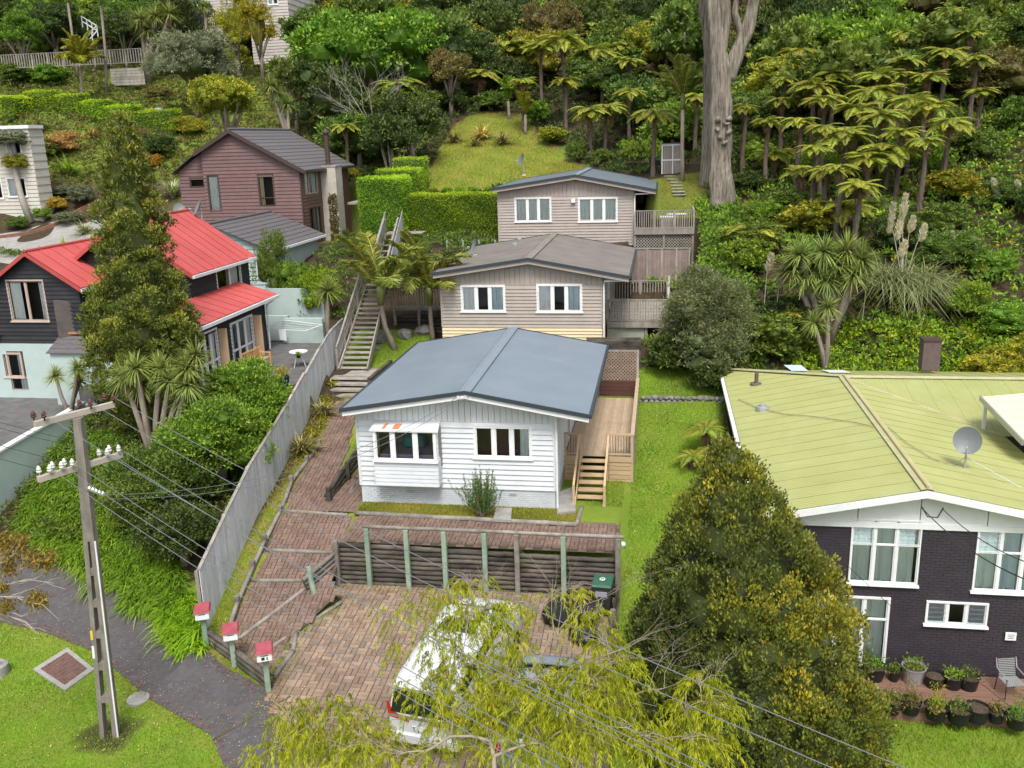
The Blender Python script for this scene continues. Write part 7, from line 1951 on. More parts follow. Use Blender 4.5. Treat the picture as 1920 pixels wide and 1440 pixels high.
hedge('clipped hedge block second in the stepped row, just above the tallest', atY(707, 330, 62.5)[0], atY(783, 330, 62.5)[0], 62.3, 64.2, 8.0, float(atY(740, 318, 62.5)[2]), 9000, seed=3)
hedge('small clipped hedge block at the top of the stepped row', atY(738, 300, 66)[0], atY(795, 300, 66)[0], 65.6, 67.4, 9.0, float(atY(765, 297, 66)[2]), 6000, seed=4)
for k, (px, lb) in enumerate(zip((795, 812, 838, 862, 887, 917), ('leftmost tiny clipped ball behind the long hedge', 'tiny clipped ball second from left behind the long hedge', 'tiny clipped ball third from left behind the long hedge', 'tiny clipped ball third from right behind the long hedge', 'tiny clipped ball second from right behind the long hedge', 'rightmost tiny clipped ball beside the upper grey house'))):
 shrub(lb, px, 360, 25, 20, L_hedge, CROWNS[2], 'ball_shrub', group=None, Y=64.5)
# clipped hedge winding across the left garden slope
hp = [(20, 232), (60, 205), (110, 208), (160, 220), (205, 232), (260, 240), (335, 250)]
hl = ('clipped hedge at the left lawn corner, leftmost piece of the winding hedge', 'winding hedge piece below the left lawn, second from the picture edge', 'winding hedge piece third from the left edge', 'winding hedge piece left of the conical tree tip', 'winding hedge piece right of the conical tree tip', 'last piece of the winding hedge beside the blue barrel')
for k in range(6):
 a = hit(*hp[k]); c = hit(*hp[k + 1]); ang = math.atan2(c[1] - a[1], c[0] - a[0]); L_ = math.hypot(c[0] - a[0], c[1] - a[1])
 th = hedge(hl[k], -L_ / 2 - .2, L_ / 2 + .2, -.6, .6, -.5, 1.15, 3500, seed=20 + k, L=.16, mt=L_hedge)
 th.location = ((a[0] + c[0]) / 2, (a[1] + c[1]) / 2, (a[2] + c[2]) / 2); th.rotation_euler = (0, 0, ang)
 for ch in th.children: ch.location = (0, 0, 0)
 # children meshes were built about the old centre
# --- shrubs one by one (left garden, upper garden, right bank)
random.seed(77)
SH = [('round clipped green shrub near the shed, at the left of the pair', 1080, 305, 46, 42, L_mid, 2), ('rounded shrub just left of the garden shed', 1180, 312, 46, 50, L_bright, 2), ('low leafy shrub between the two round ones at the foot of the ferns', 1130, 312, 44, 32, L_mid, 1),
 ('bright leafed shrub directly beside the garden shed', 1222, 308, 38, 46, L_bright, 4), ('low yellowish shrub at the right edge of the grassy slope', 1035, 272, 60, 34, L_yellow, 1), ('bright shrub at the top right of the grassy slope', 1010, 235, 50, 42, L_bright, 4),
 ('dark shrub across the top of the grassy slope, left end', 850, 215, 70, 46, L_dark, 0), ('green shrub across the top of the grassy slope, middle', 920, 208, 70, 36, L_mid, 1),
 ('white flowering shrub in the bed beside the pale drive', 155, 388, 56, 42, L_silver, 2), ('reddish brown low shrub in the bed beside the pale drive', 105, 400, 50, 30, L_orange, 2), ('small bright shrub in front of the white flowering one', 80, 415, 40, 26, L_bright, 2),
 ('clipped grey-green mound by the pale drive', 130, 420, 60, 24, L_silver, 2), ('low dark mound at the left end of the drive bed', 35, 432, 50, 26, L_mid, 2), ('long low grey hedge mound in front of the pale house', 110, 370, 70, 22, L_silver, 2),
 ('tangle of pinkish grasses below the winding hedge', 120, 290, 80, 40, L_flaxred, 3), ('green shrub below the winding hedge, above the broad flax', 90, 300, 60, 40, L_mid, 1), ('dark spreading shrub at the left of the brown house roof', 300, 300, 70, 46, L_dark, 1),
 ('red tinged shrub left of the brown house roof', 285, 320, 46, 30, L_orange, 2), ('trailing green shrub along the foot of the balustrade wall, left', 40, 165, 90, 46, L_mid, 1), ('trailing green shrub along the foot of the balustrade wall, middle', 100, 165, 80, 44, L_bright, 1),
 ('shrub at the foot of the silver tree', 300, 190, 60, 26, L_olive, 2), ('yellowish scrub right of the winding hedge', 360, 255, 70, 34, L_yellow, 3), ('scrub between the winding hedge and the brown house', 250, 275, 80, 36, L_olive, 3),
 ('bright bamboo-like shrub above the silver tree', 225, 85, 60, 46, L_bright, 3), ('dark shrub under the pool fence', 330, 60, 70, 24, L_dark, 0), ('green shrub between the conifers and the silver tree', 445, 130, 60, 40, L_yellow, 3),
 ('small leafy shrub left of the stepped hedges', 665, 300, 50, 34, L_bright, 4), ('yellow-green tree fern like shrub at the foot of the hedges', 655, 352, 44, 30, L_yellow, 3),
 ('bright green round hedge shrub above the aqua planter wall, left', 560, 590, 86, 96, L_bright, 2), ('bright green round hedge shrub above the aqua planter wall, right', 605, 600, 80, 100, L_hedge, 2),
 ('airy white flowering shrub behind the patio, left of the bright shrubs', 520, 580, 76, 140, L_mid, 3), ('dark bush at the corner behind the patio', 548, 600, 60, 40, L_dark, 1),
 ('low green plant at the foot of the chimney', 640, 448, 40, 20, L_mid, 2),
 ('dark leafy bush under the olive tree beside the stone wall', 1250, 700, 90, 66, L_dark, 4), ('grey-green skirt of foliage at the foot of the olive tree', 1335, 718, 150, 120, L_oliveTree, 2), ('dark bush at the foot of the olive tree', 1330, 735, 90, 60, L_dark, 4), ('green bush at the left corner of the lime roof', 1400, 668, 90, 70, L_mid, 4)]
for lb, px, py, w, hh, mt, ci in SH: shrub(lb, px, py, w, hh, mt, CROWNS[ci])
# right bank shrubs, spread by hand-set rows
random.seed(5)
RB = []
for row, (yy, n) in enumerate(((41.6, 10), (44.2, 11), (47, 11), (50, 11), (53.5, 12), (57.5, 12), (62, 12), (67, 12))):
 for k in range(n):
  x = 3.6 + (yy * .78 - 3.6) * (k + random.uniform(.1, .9)) / n
  if yy < 49 and 8.5 < x < 13.4: continue
  y = yy + random.uniform(-1.2, 1.2); z = h1(x, y)
  mt, de = random.choice(((L_mid, 'leafy green shrub'), (L_bright, 'bright green shrub'), (L_bright, 'lush light green shrub'), (L_yellow, 'yellow-green shrub'), (L_dark, 'dark green shrub'), (L_mid, 'tangled green shrub')))
  R = random.uniform(1.1, 2.0); hh = random.uniform(1.3, 2.4)
  bush(de, x, y, hh, R, CROWNS[random.choice((0, 1, 2, 3, 4))], mt, 'shrub', 'shrub', 'shrubs on the right bank', trunk=False, sink=.2)
# ground cover nobody could count
def cover(name, region, n, L, W, mt, lift=.35, seed=0, clumpn=14, rc=.3, box=None):
 r = np.random.default_rng(seed + 200); x0, x1, y0, y1 = box
 nc = int(n * .72) // clumpn; X = r.uniform(x0, x1, nc * 3); Y = r.uniform(y0, y1, nc * 3); k = region(X, Y); X, Y = X[k][:nc], Y[k][:nc]
 Z = H(X, Y); lf = lift * (.5 + .5 * np.sin(X * 1.1 + Y * .7) * np.cos(Y * .9 - X * .4)) + r.uniform(0, .15, len(X))
 idx = np.repeat(np.arange(len(X)), clumpn); m = len(idx)
 o = rdir(r, m) * rc * r.random((m, 1)) ** .5; o[:, 2] = np.abs(o[:, 2]) * .8
 C = np.stack([X, Y, Z + lf], -1)[idx] + o
 D = unit(rdir(r, m) + np.array([0, 0, .7])); ct = r.normal(.42, .18, len(X))
 V = leafq(C, D, L * r.uniform(.6, 1.3, m), W, r)
 return tag(link(name, quadmesh(name, V, ct[idx] + r.normal(0, .1, m), mt)), kind='stuff')
cover('undergrowth', lambda x, y: (x > 2.8) & (y > 40.3) & (x < y * .8), 90000, .26, .12, L_mid, .5, 1, box=(2.8, 62, 40.3, 74))
cover('undergrowth', lambda x, y: (x > 2.8) & (y > 40.3) & (x < y * .8), 40000, .24, .12, L_bright, .9, 2, box=(6, 50, 41, 66))
cover('undergrowth', lambda x, y: ~inpoly(x, y, LAWN_HILL) & ~((x > -10.5) & (x < 3.2) & (y < 65)) & ~((x < -18.8) & (y < 69)), 60000, .3, .14, L_dark, .5, 3, box=(-30, 8, 60, 100))
cover('undergrowth', lambda x, y: (y > 66 + (x + 60) * .1) & ((x < -46) | (y > 69)) & ~((y > 79) & (y < 86) & (x < -55)), 70000, .26, .12, L_olive, .35, 4, box=(-72, -28, 64, 100))
cover('undergrowth', lambda x, y: (y > 66) & ((x < -46) | (y > 69)), 50000, .26, .12, L_mid, .45, 5, box=(-72, -28, 66, 100))
cover('undergrowth', lambda x, y: ~((x < 2.05) & (y > 53.2) & (y < 58.2)) & ~((x < 2.0) & (y > 50.6) & (y < 51.3)) & ~((x < .6) & (y > 43) & (y < 50)), 26000, .2, .09, L_bright, .35, 10, box=(-.6, 4.6, 40.8, 57.5))
cover('undergrowth', lambda x, y: (x > fence_x(y) - 7) & ~((x > -15.6) & (x < -10.9) & (y < 47)), 16000, .2, .09, L_mid, .3, 11, box=(-21, -9.8, 44.5, 58))
cover('undergrowth', lambda x, y: x < y * .8, 16000, .2, .1, L_yellow, 1.0, 12, box=(5, 50, 42, 66))
cover('undergrowth', lambda x, y: x < 1e9, 30000, .34, .16, L_dark, .5, 13, box=(-90, -36, 99, 124))
cover('creeper', lambda x, y: (x > 4) & (x < 34), 46000, .14, .10, L_hedge, .6, 6, box=(6, 34, 40.4, 44))
cover('garden_plants', lambda x, y: (x < fence_x(y) - .5) & (x > -23.6) & (y > 26), 26000, .16, .07, L_mid, .3, 7, box=(-23.6, -13.5, 26, 34))
cover('garden_plants', lambda x, y: (x < -46) | (y > 56), 9000, .16, .07, L_mid, .35, 8, box=(-52, -38, 54, 57))
# agapanthus and strap-leaved ground cover down the bank beside the footpath
r = np.random.default_rng(9)
def strapcover(name, px_region, n, per, L, w, seed, mt=L_agap, droop=1.1):
 r = np.random.default_rng(seed); poly = px_poly(px_region); xs = [p[0] for p in poly]; ys = [p[1] for p in poly]
 X = r.uniform(min(xs), max(xs), n * 4); Y = r.uniform(min(ys), max(ys), n * 4); k = inpoly(X, Y, poly); X, Y = X[k][:n], Y[k][:n]; Z = H(X, Y)
 V, t = straps(r, np.stack([X, Y, Z], -1), per, L, w, up=(.3, 1.0), droop=droop, azim=lambda c: np.full(len(c), -pi / 2 + .3))
 return tag(link(name, quadmesh(name, V, t, mt)), kind='stuff')
strapcover('agapanthus', [(40, 960), (95, 880), (200, 850), (240, 900), (235, 1010), (190, 1110), (110, 1060), (60, 1010)], 230, 34, .85, .045, 1)
strapcover('agapanthus', [(200, 1090), (250, 1010), (330, 1060), (345, 1130), (300, 1160), (235, 1130)], 130, 34, .8, .045, 2)
strapcover('montbretia', [(300, 1165), (345, 1120), (378, 1160), (380, 1225), (335, 1215)], 60, 34, .75, .04, 3, L_hedge)
strapcover('agapanthus', [(90, 850), (130, 800), (230, 820), (250, 850), (200, 860)], 80, 30, .7, .045, 4)
strapcover('agapanthus', [(560, 870), (590, 850), (600, 820), (610, 790), (640, 770), (600, 740)], 16, 24, .4, .03, 5, L_yellow)
# the large shrub beside the fence
bigtree('large bright green shrub spilling over the paling fence, between pole and white house', 455, 668, 170, 3.0, L_bright, 12, 30000, .12, .06, 30, Y=31.5, name='large_shrub', rc=.3, cat='shrub', vert=1.1)
bigtree('large mid green shrub lower down beside the paling fence', 395, 745, 215, 3.0, L_bright, 14, 34000, .12, .06, 31, Y=28.6, name='large_shrub', rc=.3, cat='shrub', vert=1.0)
bigtree('mid green shrub low behind the power pole, left of the fence', 300, 830, 210, 2.6, L_mid, 14, 30000, .12, .05, 32, Y=27.2, name='large_shrub', rc=.3, cat='shrub', vert=.9)
bigtree('dark green shrub at the front end of the paling fence', 330, 945, 170, 2.3, L_dark, 12, 22000, .11, .05, 33, Y=25.2, name='large_shrub', rc=.28, cat='shrub', vert=1.0)
bigtree('shrub beside the power pole with feathery leaves', 248, 905, 120, 2.0, L_mid, 10, 15000, .11, .045, 34, Y=26.2, name='large_shrub', rc=.28, cat='shrub', vert=1.0)
# little bottlebrush-like shrub before the white house
p = hit(905, 975); th = thing('upright_shrub', 'upright spiky dark green shrub in front of the white house wall', 'shrub', tuple(p))
r = np.random.default_rng(12); Q = []; T = []; mb = MB()
for k in range(95):
 a = r.uniform(0, 6.28); sp = abs(r.normal(.35, .22)); hh = r.uniform(.8, 1.75) * (1.1 - .35 * sp); tip = np.array([p[0] + cos(a) * sp * 1.15, p[1] + sin(a) * sp * .8, p[2] + hh])
 b0_ = np.array([p[0] + cos(a) * .05, p[1] + sin(a) * .05, p[2] + .1]); mid = np.array([b0_[0] + (tip[0] - b0_[0]) * .75, b0_[1] + (tip[1] - b0_[1]) * .75, p[2] + hh * .45])
 if k % 3 == 0: mb.tube([b0_, mid, tip], [.018, .01, .004], 4, cap=False)
 s = r.uniform(.25, 1, 70)[:, None]; C = b0_ * (1 - s) ** 2 + 2 * mid * s * (1 - s) + tip * s * s
 D = unit(unit(tip - mid) * .9 + rdir(r, 70) * .7); Q.append(leafq(C, D, .085, .02, r)); T.append(r.normal(.4 , .18, 70))
link('foliage', quadmesh('foliage', np.concatenate(Q), np.concatenate(T), leafmat('spiky_leaves', [(.02, .06, .012), (.05, .12, .025), (.12, .23, .05)]), off=tuple(p)), th)
mb.build('stems', M_bark, th)
# topiary tree before the pale house
pt = hit(58, 418)
th = thing('topiary_tree', 'two tiered golden topiary tree with bare pinkish stem in front of the pale house', 'tree', tuple(pt))
Yt = pt[1]; a1 = Vector(atY(28, 305, Yt)); a2 = Vector(atY(15, 262, Yt))
MB().tube([Vector(pt), Vector(atY(40, 370, Yt)), Vector(atY(28, 320, Yt)), a2], [.28, .22, .2, .12], 8).build('trunk', M_palebark, th, smooth=True)
for v, rx, rz, mt in ((a1, 1.05, .75, L_yellow), (a2, 1.7, .8, L_silver)):
 o = link('clipped_tier', CROWNS[2], th, v - Vector(pt), (0, 0, 1), (rx / 3, rx / 3, rz / 2.4)); set_mat(o, mt)

# --- weeping tree in the foreground, over the van
th = thing('weeping_tree', 'weeping yellow-green tree whose thin branches hang over the white van', 'tree', (-2.6, 11.2, -1.0))
ORG[th.name] = Vector(th.location)
r = np.random.default_rng(17); rr_ = random.Random(17)
CL = [(770, 1150, 42, 15.2), (755, 1225, 26, 15), (835, 1120, 36, 15.4), (880, 1175, 55, 15), (930, 1150, 38, 15.2), (950, 1215, 34, 14.6), (820, 1215, 50, 14.6), (860, 1270, 60, 14.2), (800, 1300, 50, 14), (900, 1320, 60, 13.8), (840, 1350, 44, 13.6),
 (960, 1290, 50, 14), (1010, 1290, 44, 14), (1060, 1330, 62, 13.6), (980, 1360, 60, 13.4), (1110, 1290, 58, 14), (1150, 1330, 55, 13.8), (1095, 1380, 60, 13.2), (1020, 1410, 60, 13), (920, 1400, 40, 13), (1160, 1250, 38, 14.4), (1130, 1215, 30, 14.8),
 (1045, 1120, 22, 15.6), (1010, 1150, 18, 15.4), (1095, 1155, 24, 15.2), (1080, 1110, 18, 15.6), (1120, 1180, 18, 15.2), (870, 1100, 26, 15.6), (905, 1095, 18, 15.6), (960, 1130, 14, 15.4), (1125, 1150, 14, 15.2),
 (540, 1350, 36, 13.4), (580, 1390, 48, 13), (640, 1340, 36, 13.4), (640, 1420, 50, 12.8), (690, 1400, 40, 12.8), (740, 1430, 40, 12.6), (520, 1420, 36, 12.8), (800, 1420, 42, 12.8),
 (1310, 1290, 34, 14.4), (1340, 1330, 38, 14.2), (1285, 1340, 32, 14), (1300, 1400, 46, 13.6), (1350, 1400, 30, 13.8), (1220, 1400, 34, 13.2), (1190, 1370, 30, 13.4)]
Q = []; T = []; mb = MB(); hub = Vector((-2.2, 11.4, 2.6))
def leaf_strand(p, d, L, r):
 n = int(L / .012); s = np.linspace(0, 1, n)[:, None]
 C = np.array(p) + np.array(d) * L * s * .55 + np.array([0, 0, -1.0]) * L * s * s * .85 + r.normal(0, .008, (n, 3))
 D = unit(rdir(r, n) * .55 + np.array([0, 0, -.95]) + np.array(d) * .35)
 return leafq(C, D, .12 * r.uniform(.6, 1.2, n), .018, r)
nodes = [Vector((-2.5, 11.2, 1.4)), Vector((-2.4, 11.6, 2.6)), Vector((-3.6, 11.6, 2.4)), Vector((-1.0, 11.9, 2.5))]
rads = [.12, .07, .06, .06]
todo = sorted([(Vector(atY(px, py, yy)), w, px, py) for (px, py, w, yy) in CL], key=lambda q: (q[0] - nodes[0]).length)
for c, w, px, py_ in todo:
 R = w * (CM @ (np.array(c) - CAMP))[2] / FOC; e = c + Vector((0, 0, R * .3))
 i = min(range(len(nodes)), key=lambda k: (nodes[k] - e).length); hb = nodes[i]; r0 = rads[i]; L_ = (e - hb).length; v = e - hb
 bend = Vector((rr_.uniform(-.12, .12), rr_.uniform(-.1, .1), rr_.uniform(.05, .22))) * L_
 r1 = max(.007, r0 * .55); mb.tube([hb, hb + v * .3 + bend * .7, hb + v * .65 + bend, e], [r0 * .8, r0 * .72, r1 * 1.05, r1], 6, cap=False); nodes.append(e); rads.append(r1)
 nodes.append(hb + v * .65 + bend); rads.append(r1)
 for k in range(9):
  q = e + Vector((rr_.gauss(0, R * .7), rr_.gauss(0, R * .6), rr_.uniform(-.1, .25))); st_ = hb + v * rr_.uniform(.6, .98) + bend * .4; mb.tube([st_, st_.lerp(q, .5) + Vector((rr_.uniform(-.05, .05), 0, .09)), q], [.006, .005, .003], 4, cap=False)
 dens = 20 if 700 < px < 835 else 38 if px < 930 and px > 700 else 34 if 960 < px < 1060 and py_ < 1300 else 60
 for k in range(int(dens * (w / 45) ** 2 * (.5 if w < 30 else 1)) + 4):
  o = np.array([r.normal(0, R * .55), r.normal(0, R * .5), r.uniform(0, R * .75)])
  dd = unit(np.array([o[0], o[1], .05]) + r.normal(0, .12, 3)); V = leaf_strand(np.array(c) + o, dd, r.uniform(.22, .7), r); Q.append(V); T.append(np.full(len(V), r.normal(.5, .2)) + r.normal(0, .08, len(V)))
link('foliage', quadmesh('foliage', np.concatenate(Q), np.concatenate(T), L_willow, off=tuple(th.location)), th)
mb.tube([(-2.6, 11.2, -1.1), (-2.55, 11.2, .4), nodes[0]], [.2, .16, .12], 8)
for k in (1, 2, 3): mb.tube([nodes[0], nodes[0].lerp(nodes[k], .5) + Vector((0, .1, 0)), nodes[k]], [.11, .08, rads[k]], 7)
# bare grey twigs
for (a, b_) in (((1010, 1250), (1090, 1130)), ((1020, 1250), (1170, 1215)), ((1250, 1400), (1330, 1290)), ((620, 1370), (730, 1360)), ((900, 1230), (880, 1150)), ((1180, 1350), (1250, 1290))):
 q = Vector(atY(*b_, 14.6)); p = min(nodes, key=lambda v: (v - Vector(atY(*a, 14.2))).length); twig(mb, p, (q - p).normalized(), (q - p).length, .011, 3, rr_)
mb.build('branches', mat('twig_bark', (.20, .165, .12), (.32, .27, .21), rough=.9), th, smooth=True)
# sparse autumn tree poking in at the left edge
th = thing('bare_branched_tree', 'sparse tree with pale lichened twigs and bronze leaves over the footpath at left', 'tree', (-16.5, 14.5, -1.0))
ORG[th.name] = Vector(th.location); mb = MB(); r = np.random.default_rng(8); rr2 = random.Random(8); Q = []
for a, b_ in (((-60, 1110), (100, 1075)), ((-60, 1120), (90, 1120)), ((-60, 1130), (60, 1170)), ((-60, 1080), (60, 1040)), ((-60, 1110), (20, 1180))):
 p, q = Vector(atY(*a, 17.0)), Vector(atY(*b_, 17.2)); twig(mb, p, (q - p).normalized(), (q - p).length * .7, .02, 2, rr2)
for q in ((-60, 1110), (-60, 1130), (-60, 1080)): mb.tube([Vector(atY(-90, 1130, 16.8)), Vector(atY(*q, 17.0))], .03, 5)
mb.tube([(-16.5, 14.5, -1.1), (-17, 15, 2), Vector(atY(-90, 1130, 16.8))], [.16, .12, .04], 7)
mb.build('branches', M_palebark, th, smooth=True)
for (px, py, w) in ((20, 1030, 34), (60, 1045, 26), (15, 1060, 25), (82, 1055, 20), (75, 1125, 22), (60, 1120, 16), (10, 1135, 22), (5, 1100, 14), (95, 1040, 12), (40, 1010, 14), (8, 1010, 20)):
 c = np.array(atY(px, py, 17.1)); R = w * .011; m = int(w * 10); C = c + r.normal(0, R * .42, (m, 3)); D = unit(rdir(r, m) * .8 + np.array([0, 0, -.6])); Q.append(leafq(C, D, .12, .035, r))
V = np.concatenate(Q); link('leaves', quadmesh('leaves', V, r.normal(.45, .22, len(V)), leafmat('bronze_leaves', [(.05, .055, .012), (.12, .12, .02), (.20, .14, .03)]), off=tuple(th.location)), th)

# grass blades on the near lawns
def grass(name, region, n, box, L=.07, seed=0, mt=None):
 n = int(n * .7); r = np.random.default_rng(seed + 300); x0, x1, y0, y1 = box
 X = r.uniform(x0, x1, n * 2); Y = r.uniform(y0, y1, n * 2); k = region(X, Y); X, Y = X[k][:n], Y[k][:n]; m = len(X); Z = H(X, Y)
 C = np.stack([X, Y, Z - .01], -1); D = unit(rdir(r, m) * .45 + np.array([0, 0, 1.0]))
 f = .5 + .28 * np.sin(X * 1.7 + Y * .9) * np.cos(Y * 1.3 - X * .5)
 return tag(link(name, quadmesh(name, leafq(C, D, L * r.uniform(.5, 1.4, m), .022, r), f + r.normal(0, .14, m), mt or L_grass)), kind='stuff')
L_grass = leafmat('grass_blades', [(.05, .105, .012), (.105, .20, .018), (.19, .30, .035)], trans=.35)
L_dryg = leafmat('dry_grass_blades', [(.07, .09, .02), (.14, .15, .03), (.24, .21, .07)], trans=.3)
foot = lambda x, y: inpoly(x, y, FOOT)
grass('grass', lambda x, y: ~foot(x, y) & (y < 23.6) & ~inpoly(x, y, DRIVE) & (x < -9), 70000, (-24, -9, 14, 23), seed=1)
grass('grass', lambda x, y: (x > -1) & (x < 2.8), 60000, (-.95, 2.8, 20, 38), seed=2)
grass('grass', lambda x, y: x > -1, 14000, (-.95, 2.8, 38, 41), seed=8)
grass('grass', lambda x, y: x > -9, 2500, (-2.4, -1.0, 28.6, 31), seed=9)
grass('grass', lambda x, y: x > -9, 9000, (0, 3.4, 55, 63), seed=10, L=.12, mt=L_dryg)
grass('grass', lambda x, y: (x > 4), 26000, (3, 13, 16.5, 21.9), seed=3, L=.12)
grass('grass', lambda x, y: (y < 28.25) & (y > 27.3), 16000, (-10.1, -2.6, 27.3, 28.25), seed=4, mt=L_dryg)
grass('grass', lambda x, y: (x > fence_x(y) + .05) & (x < fence_x(y) + 1.0), 22000, (-15, -11.5, 21.5, 36), seed=5, mt=L_dryg)
grass('grass', lambda x, y: inpoly(x, y, LAWN_HILL), 60000, (-19, -3, 62, 86), seed=6, L=.16, mt=L_dryg)
grass('grass', lambda x, y: x > -20, 12000, (-13.3, -10.4, 39.4, 43.5), seed=7)

def litter(name, region, n, box, cols, L=.06, seed=0):
 r = np.random.default_rng(seed + 500); x0, x1, y0, y1 = box
 X = r.uniform(x0, x1, n * 6); Y = r.uniform(y0, y1, n * 6); k = region(X, Y); X, Y = X[k][:n], Y[k][:n]; m = len(X)
 C = np.stack([X, Y, H(X, Y) + .055], -1); D = unit(rdir(r, m) * np.array([1, 1, .12]) + 1e-3)
 return tag(link(name, quadmesh(name, leafq(C, D, L * r.uniform(.5, 1.5, m), L * .5, r, side=unit(np.cross(D, np.array([0, 0, 1.0])))), r.random(m), leafmat(name + '_mix', cols, trans=.1))), kind='stuff')
brn = [(.06, .03, .015), (.13, .075, .03), (.24, .16, .05)]
def near_edge(x, y, poly, d):
 i = inpoly(x, y, poly); o = np.zeros(x.shape, bool)
 for dx, dy in ((d, 0), (-d, 0), (0, d), (0, -d)): o |= inpoly(x + dx, y + dy, poly) != i
 return o
litter('fallen_leaves', lambda x, y: near_edge(x, y, FOOT, .28), 2600, (-22, -8.5, 16, 26), brn, .055, 1)
litter('fallen_leaves', lambda x, y: foot(x, y) & (x + y * .9 > 2.6), 500, (-22, -8.5, 16, 26), brn, .05, 2)
litter('white_petals', lambda x, y: foot(x, y), 420, (-20, -9, 17, 25), [(.4, .38, .36), (.5, .48, .46), (.6, .58, .56)], .035, 3)
litter('fallen_leaves', lambda x, y: near_edge(x, y, DRIVE, .35) | (y > 24.6), 900, (-10, -1.2, 15, 25), brn, .05, 4)
litter('moss_tufts', lambda x, y: near_edge(x, y, DRIVE, .5), 1500, (-10.2, -1.2, 15, 25.2), [(.05, .09, .01), (.10, .15, .02), (.18, .2, .03)], .06, 5)
litter('fallen_leaves', lambda x, y: (x > fence_x(y) + .1), 1300, (-15, -10.6, 21.5, 36), brn, .05, 6)
litter('lawn_weeds', lambda x, y: ~foot(x, y) & (y < 22.5), 900, (-24, -9, 14, 22.5), [(.16, .2, .05), (.3, .3, .1), (.5, .45, .25)], .06, 7)
litter('lawn_weeds', lambda x, y: x > -1, 600, (-.9, 2.7, 21, 38), [(.16, .2, .05), (.3, .3, .1), (.5, .45, .25)], .06, 8)
# ------------------------------------------------------------ power pole
base = Vector(hit(207, 1380)); topp = Vector(atY(147, 783, base.y - .0))
pp = thing('power_pole', 'weathered concrete power pole with two timber crossarms standing in the verge', 'power pole', tuple(base))
M_pole = mat('stained_concrete_pole', (.135, .12, .105), (.25, .225, .195), scale=3, stretch=(2, 2, .5), rough=.9, bump=.4, bscale=25, dirt=(.08, .08, .07), dirt_amt=.5)
ax = (topp - base).normalized(); hgt = (topp - base).length
wv = Vector((20, -11, 0)).normalized()          # along the wires
cv = Vector((11, 20, 0)).normalized()           # along the crossarms
lat = Vector((1, 0.12, 0)).normalized(); dpv = Vector((-.12, 1, 0)).normalized()
def P_(s, a, b): return base + ax * (hgt * s) + lat * a + dpv * b
mb = MB()
wB, wT = .44, .17; solid0 = .64
def half(s): return (wB + (wT - wB) * s) * .5 if s < 1 else wT * .5
# two legs below, rungs between, solid above
n = 24
for sg in (-1, 1):
 prev = None
 for k in range(n + 1):
  s = -.02 + (solid0 + .02) * k / n; o = half(s); i_ = o - .11
  ring = [P_(s, sg * i_, -.1), P_(s, sg * o, -.1), P_(s, sg * o, .1), P_(s, sg * i_, .1)]
  if sg < 0: ring = ring[::-1]
  if prev: mb.hexa(prev + ring)
  prev = ring
for s in (.13, .24, .345, .445, .545):
 w = half(s) - .1; mb.hexa([P_(s - .011, -w, -.09), P_(s - .011, w, -.09), P_(s - .011, w, .09), P_(s - .011, -w, .09), P_(s + .011, -w, -.09), P_(s + .011, w, -.09), P_(s + .011, w, .09), P_(s + .011, -w, .09)])
mb.hexa([P_(solid0, -half(solid0), -.1), P_(solid0, half(solid0), -.1), P_(solid0, half(solid0), .1), P_(solid0, -half(solid0), .1), P_(1.0, -.09, -.09), P_(1.0, .09, -.09), P_(1.0, .09, .09), P_(1.0, -.09, .09)])
mb.build('pole', M_pole, pp)
for (s0, s1) in ((.33, .36), (.27, .31)):
 MB().hexa([P_(s0, -.19, -.108), P_(s0, -.13, -.108), P_(s0, -.13, -.101), P_(s0, -.19, -.101), P_(s1, -.19, -.108), P_(s1, -.13, -.108), P_(s1, -.13, -.101), P_(s1, -.19, -.101)]).build('marker_plate', mat('yellow_marker', (.6, .42, .04)) if s0 > .3 else M_trim, pp)
MB().tube([P_(-.01, .25, -.1), P_(.3, half(.3) + .02, -.1), P_(solid0, half(solid0) + .02, -.1)], .022, 6).build('white_conduit', M_trim, pp)
M_arm = mat('weathered_crossarm', (.30, .26, .23), (.44, .39, .35), scale=4, rough=.9, bump=.3, bscale=25, dirt=(.35, .16, .12), dirt_amt=.35, dscale=4)
M_porc = mat('brown_porcelain', (.09, .035, .03), rough=.2); M_wporc = mat('white_porcelain', (.6, .6, .6), rough=.2)
def crossarm(pxl, pxr, ins, m_ins, size=1.0):
 cpx = ((pxl[0] + pxr[0]) / 2, (pxl[1] + pxr[1]) / 2)
 # the arm crosses the pole; its ends lie along cv from the crossing
 zc = Vector(atY(*cpx, base.y)); 
 def along(px):
  d = ray(*px); # nearest point on the vertical plane through zc containing cv
  nn = Vector((cv.y, -cv.x, 0)); dv = Vector(d); t = (zc - Vector(CAMP)).dot(nn) / dv.dot(nn); return Vector(CAMP) + dv * t
 A, B = along(pxl), along(pxr); zz = (A.z + B.z) / 2; A.z = zz; B.z = zz
 arm = MB().beam(A, B, .12, .13).build('crossarm', M_arm, pp)
 tips = []
 for f, off in ins:
  p = A.lerp(B, f) + wv * off + Vector((0, 0, .06))
  mb = MB(); mb.lathe((p.x, p.y, p.z), [(0, 0), (.018, 0), (.018, .07), (.055 * size, .07), (.06 * size, .11), (.03 * size, .13), (.052 * size, .135), (.055 * size, .165), (.028 * size, .185), (.035 * size, .21), (.0, .235)], 12)
  mb.build('insulator', m_ins, arm, smooth=True); tips.append(p + Vector((0, 0, .15)))
 return tips
t1 = crossarm((66, 802), (212, 752), [(.03, -.12), (.10, .1), (.6, -.12), (.68, .1), (.93, -.12), (.98, .1)], M_porc, 1.0)
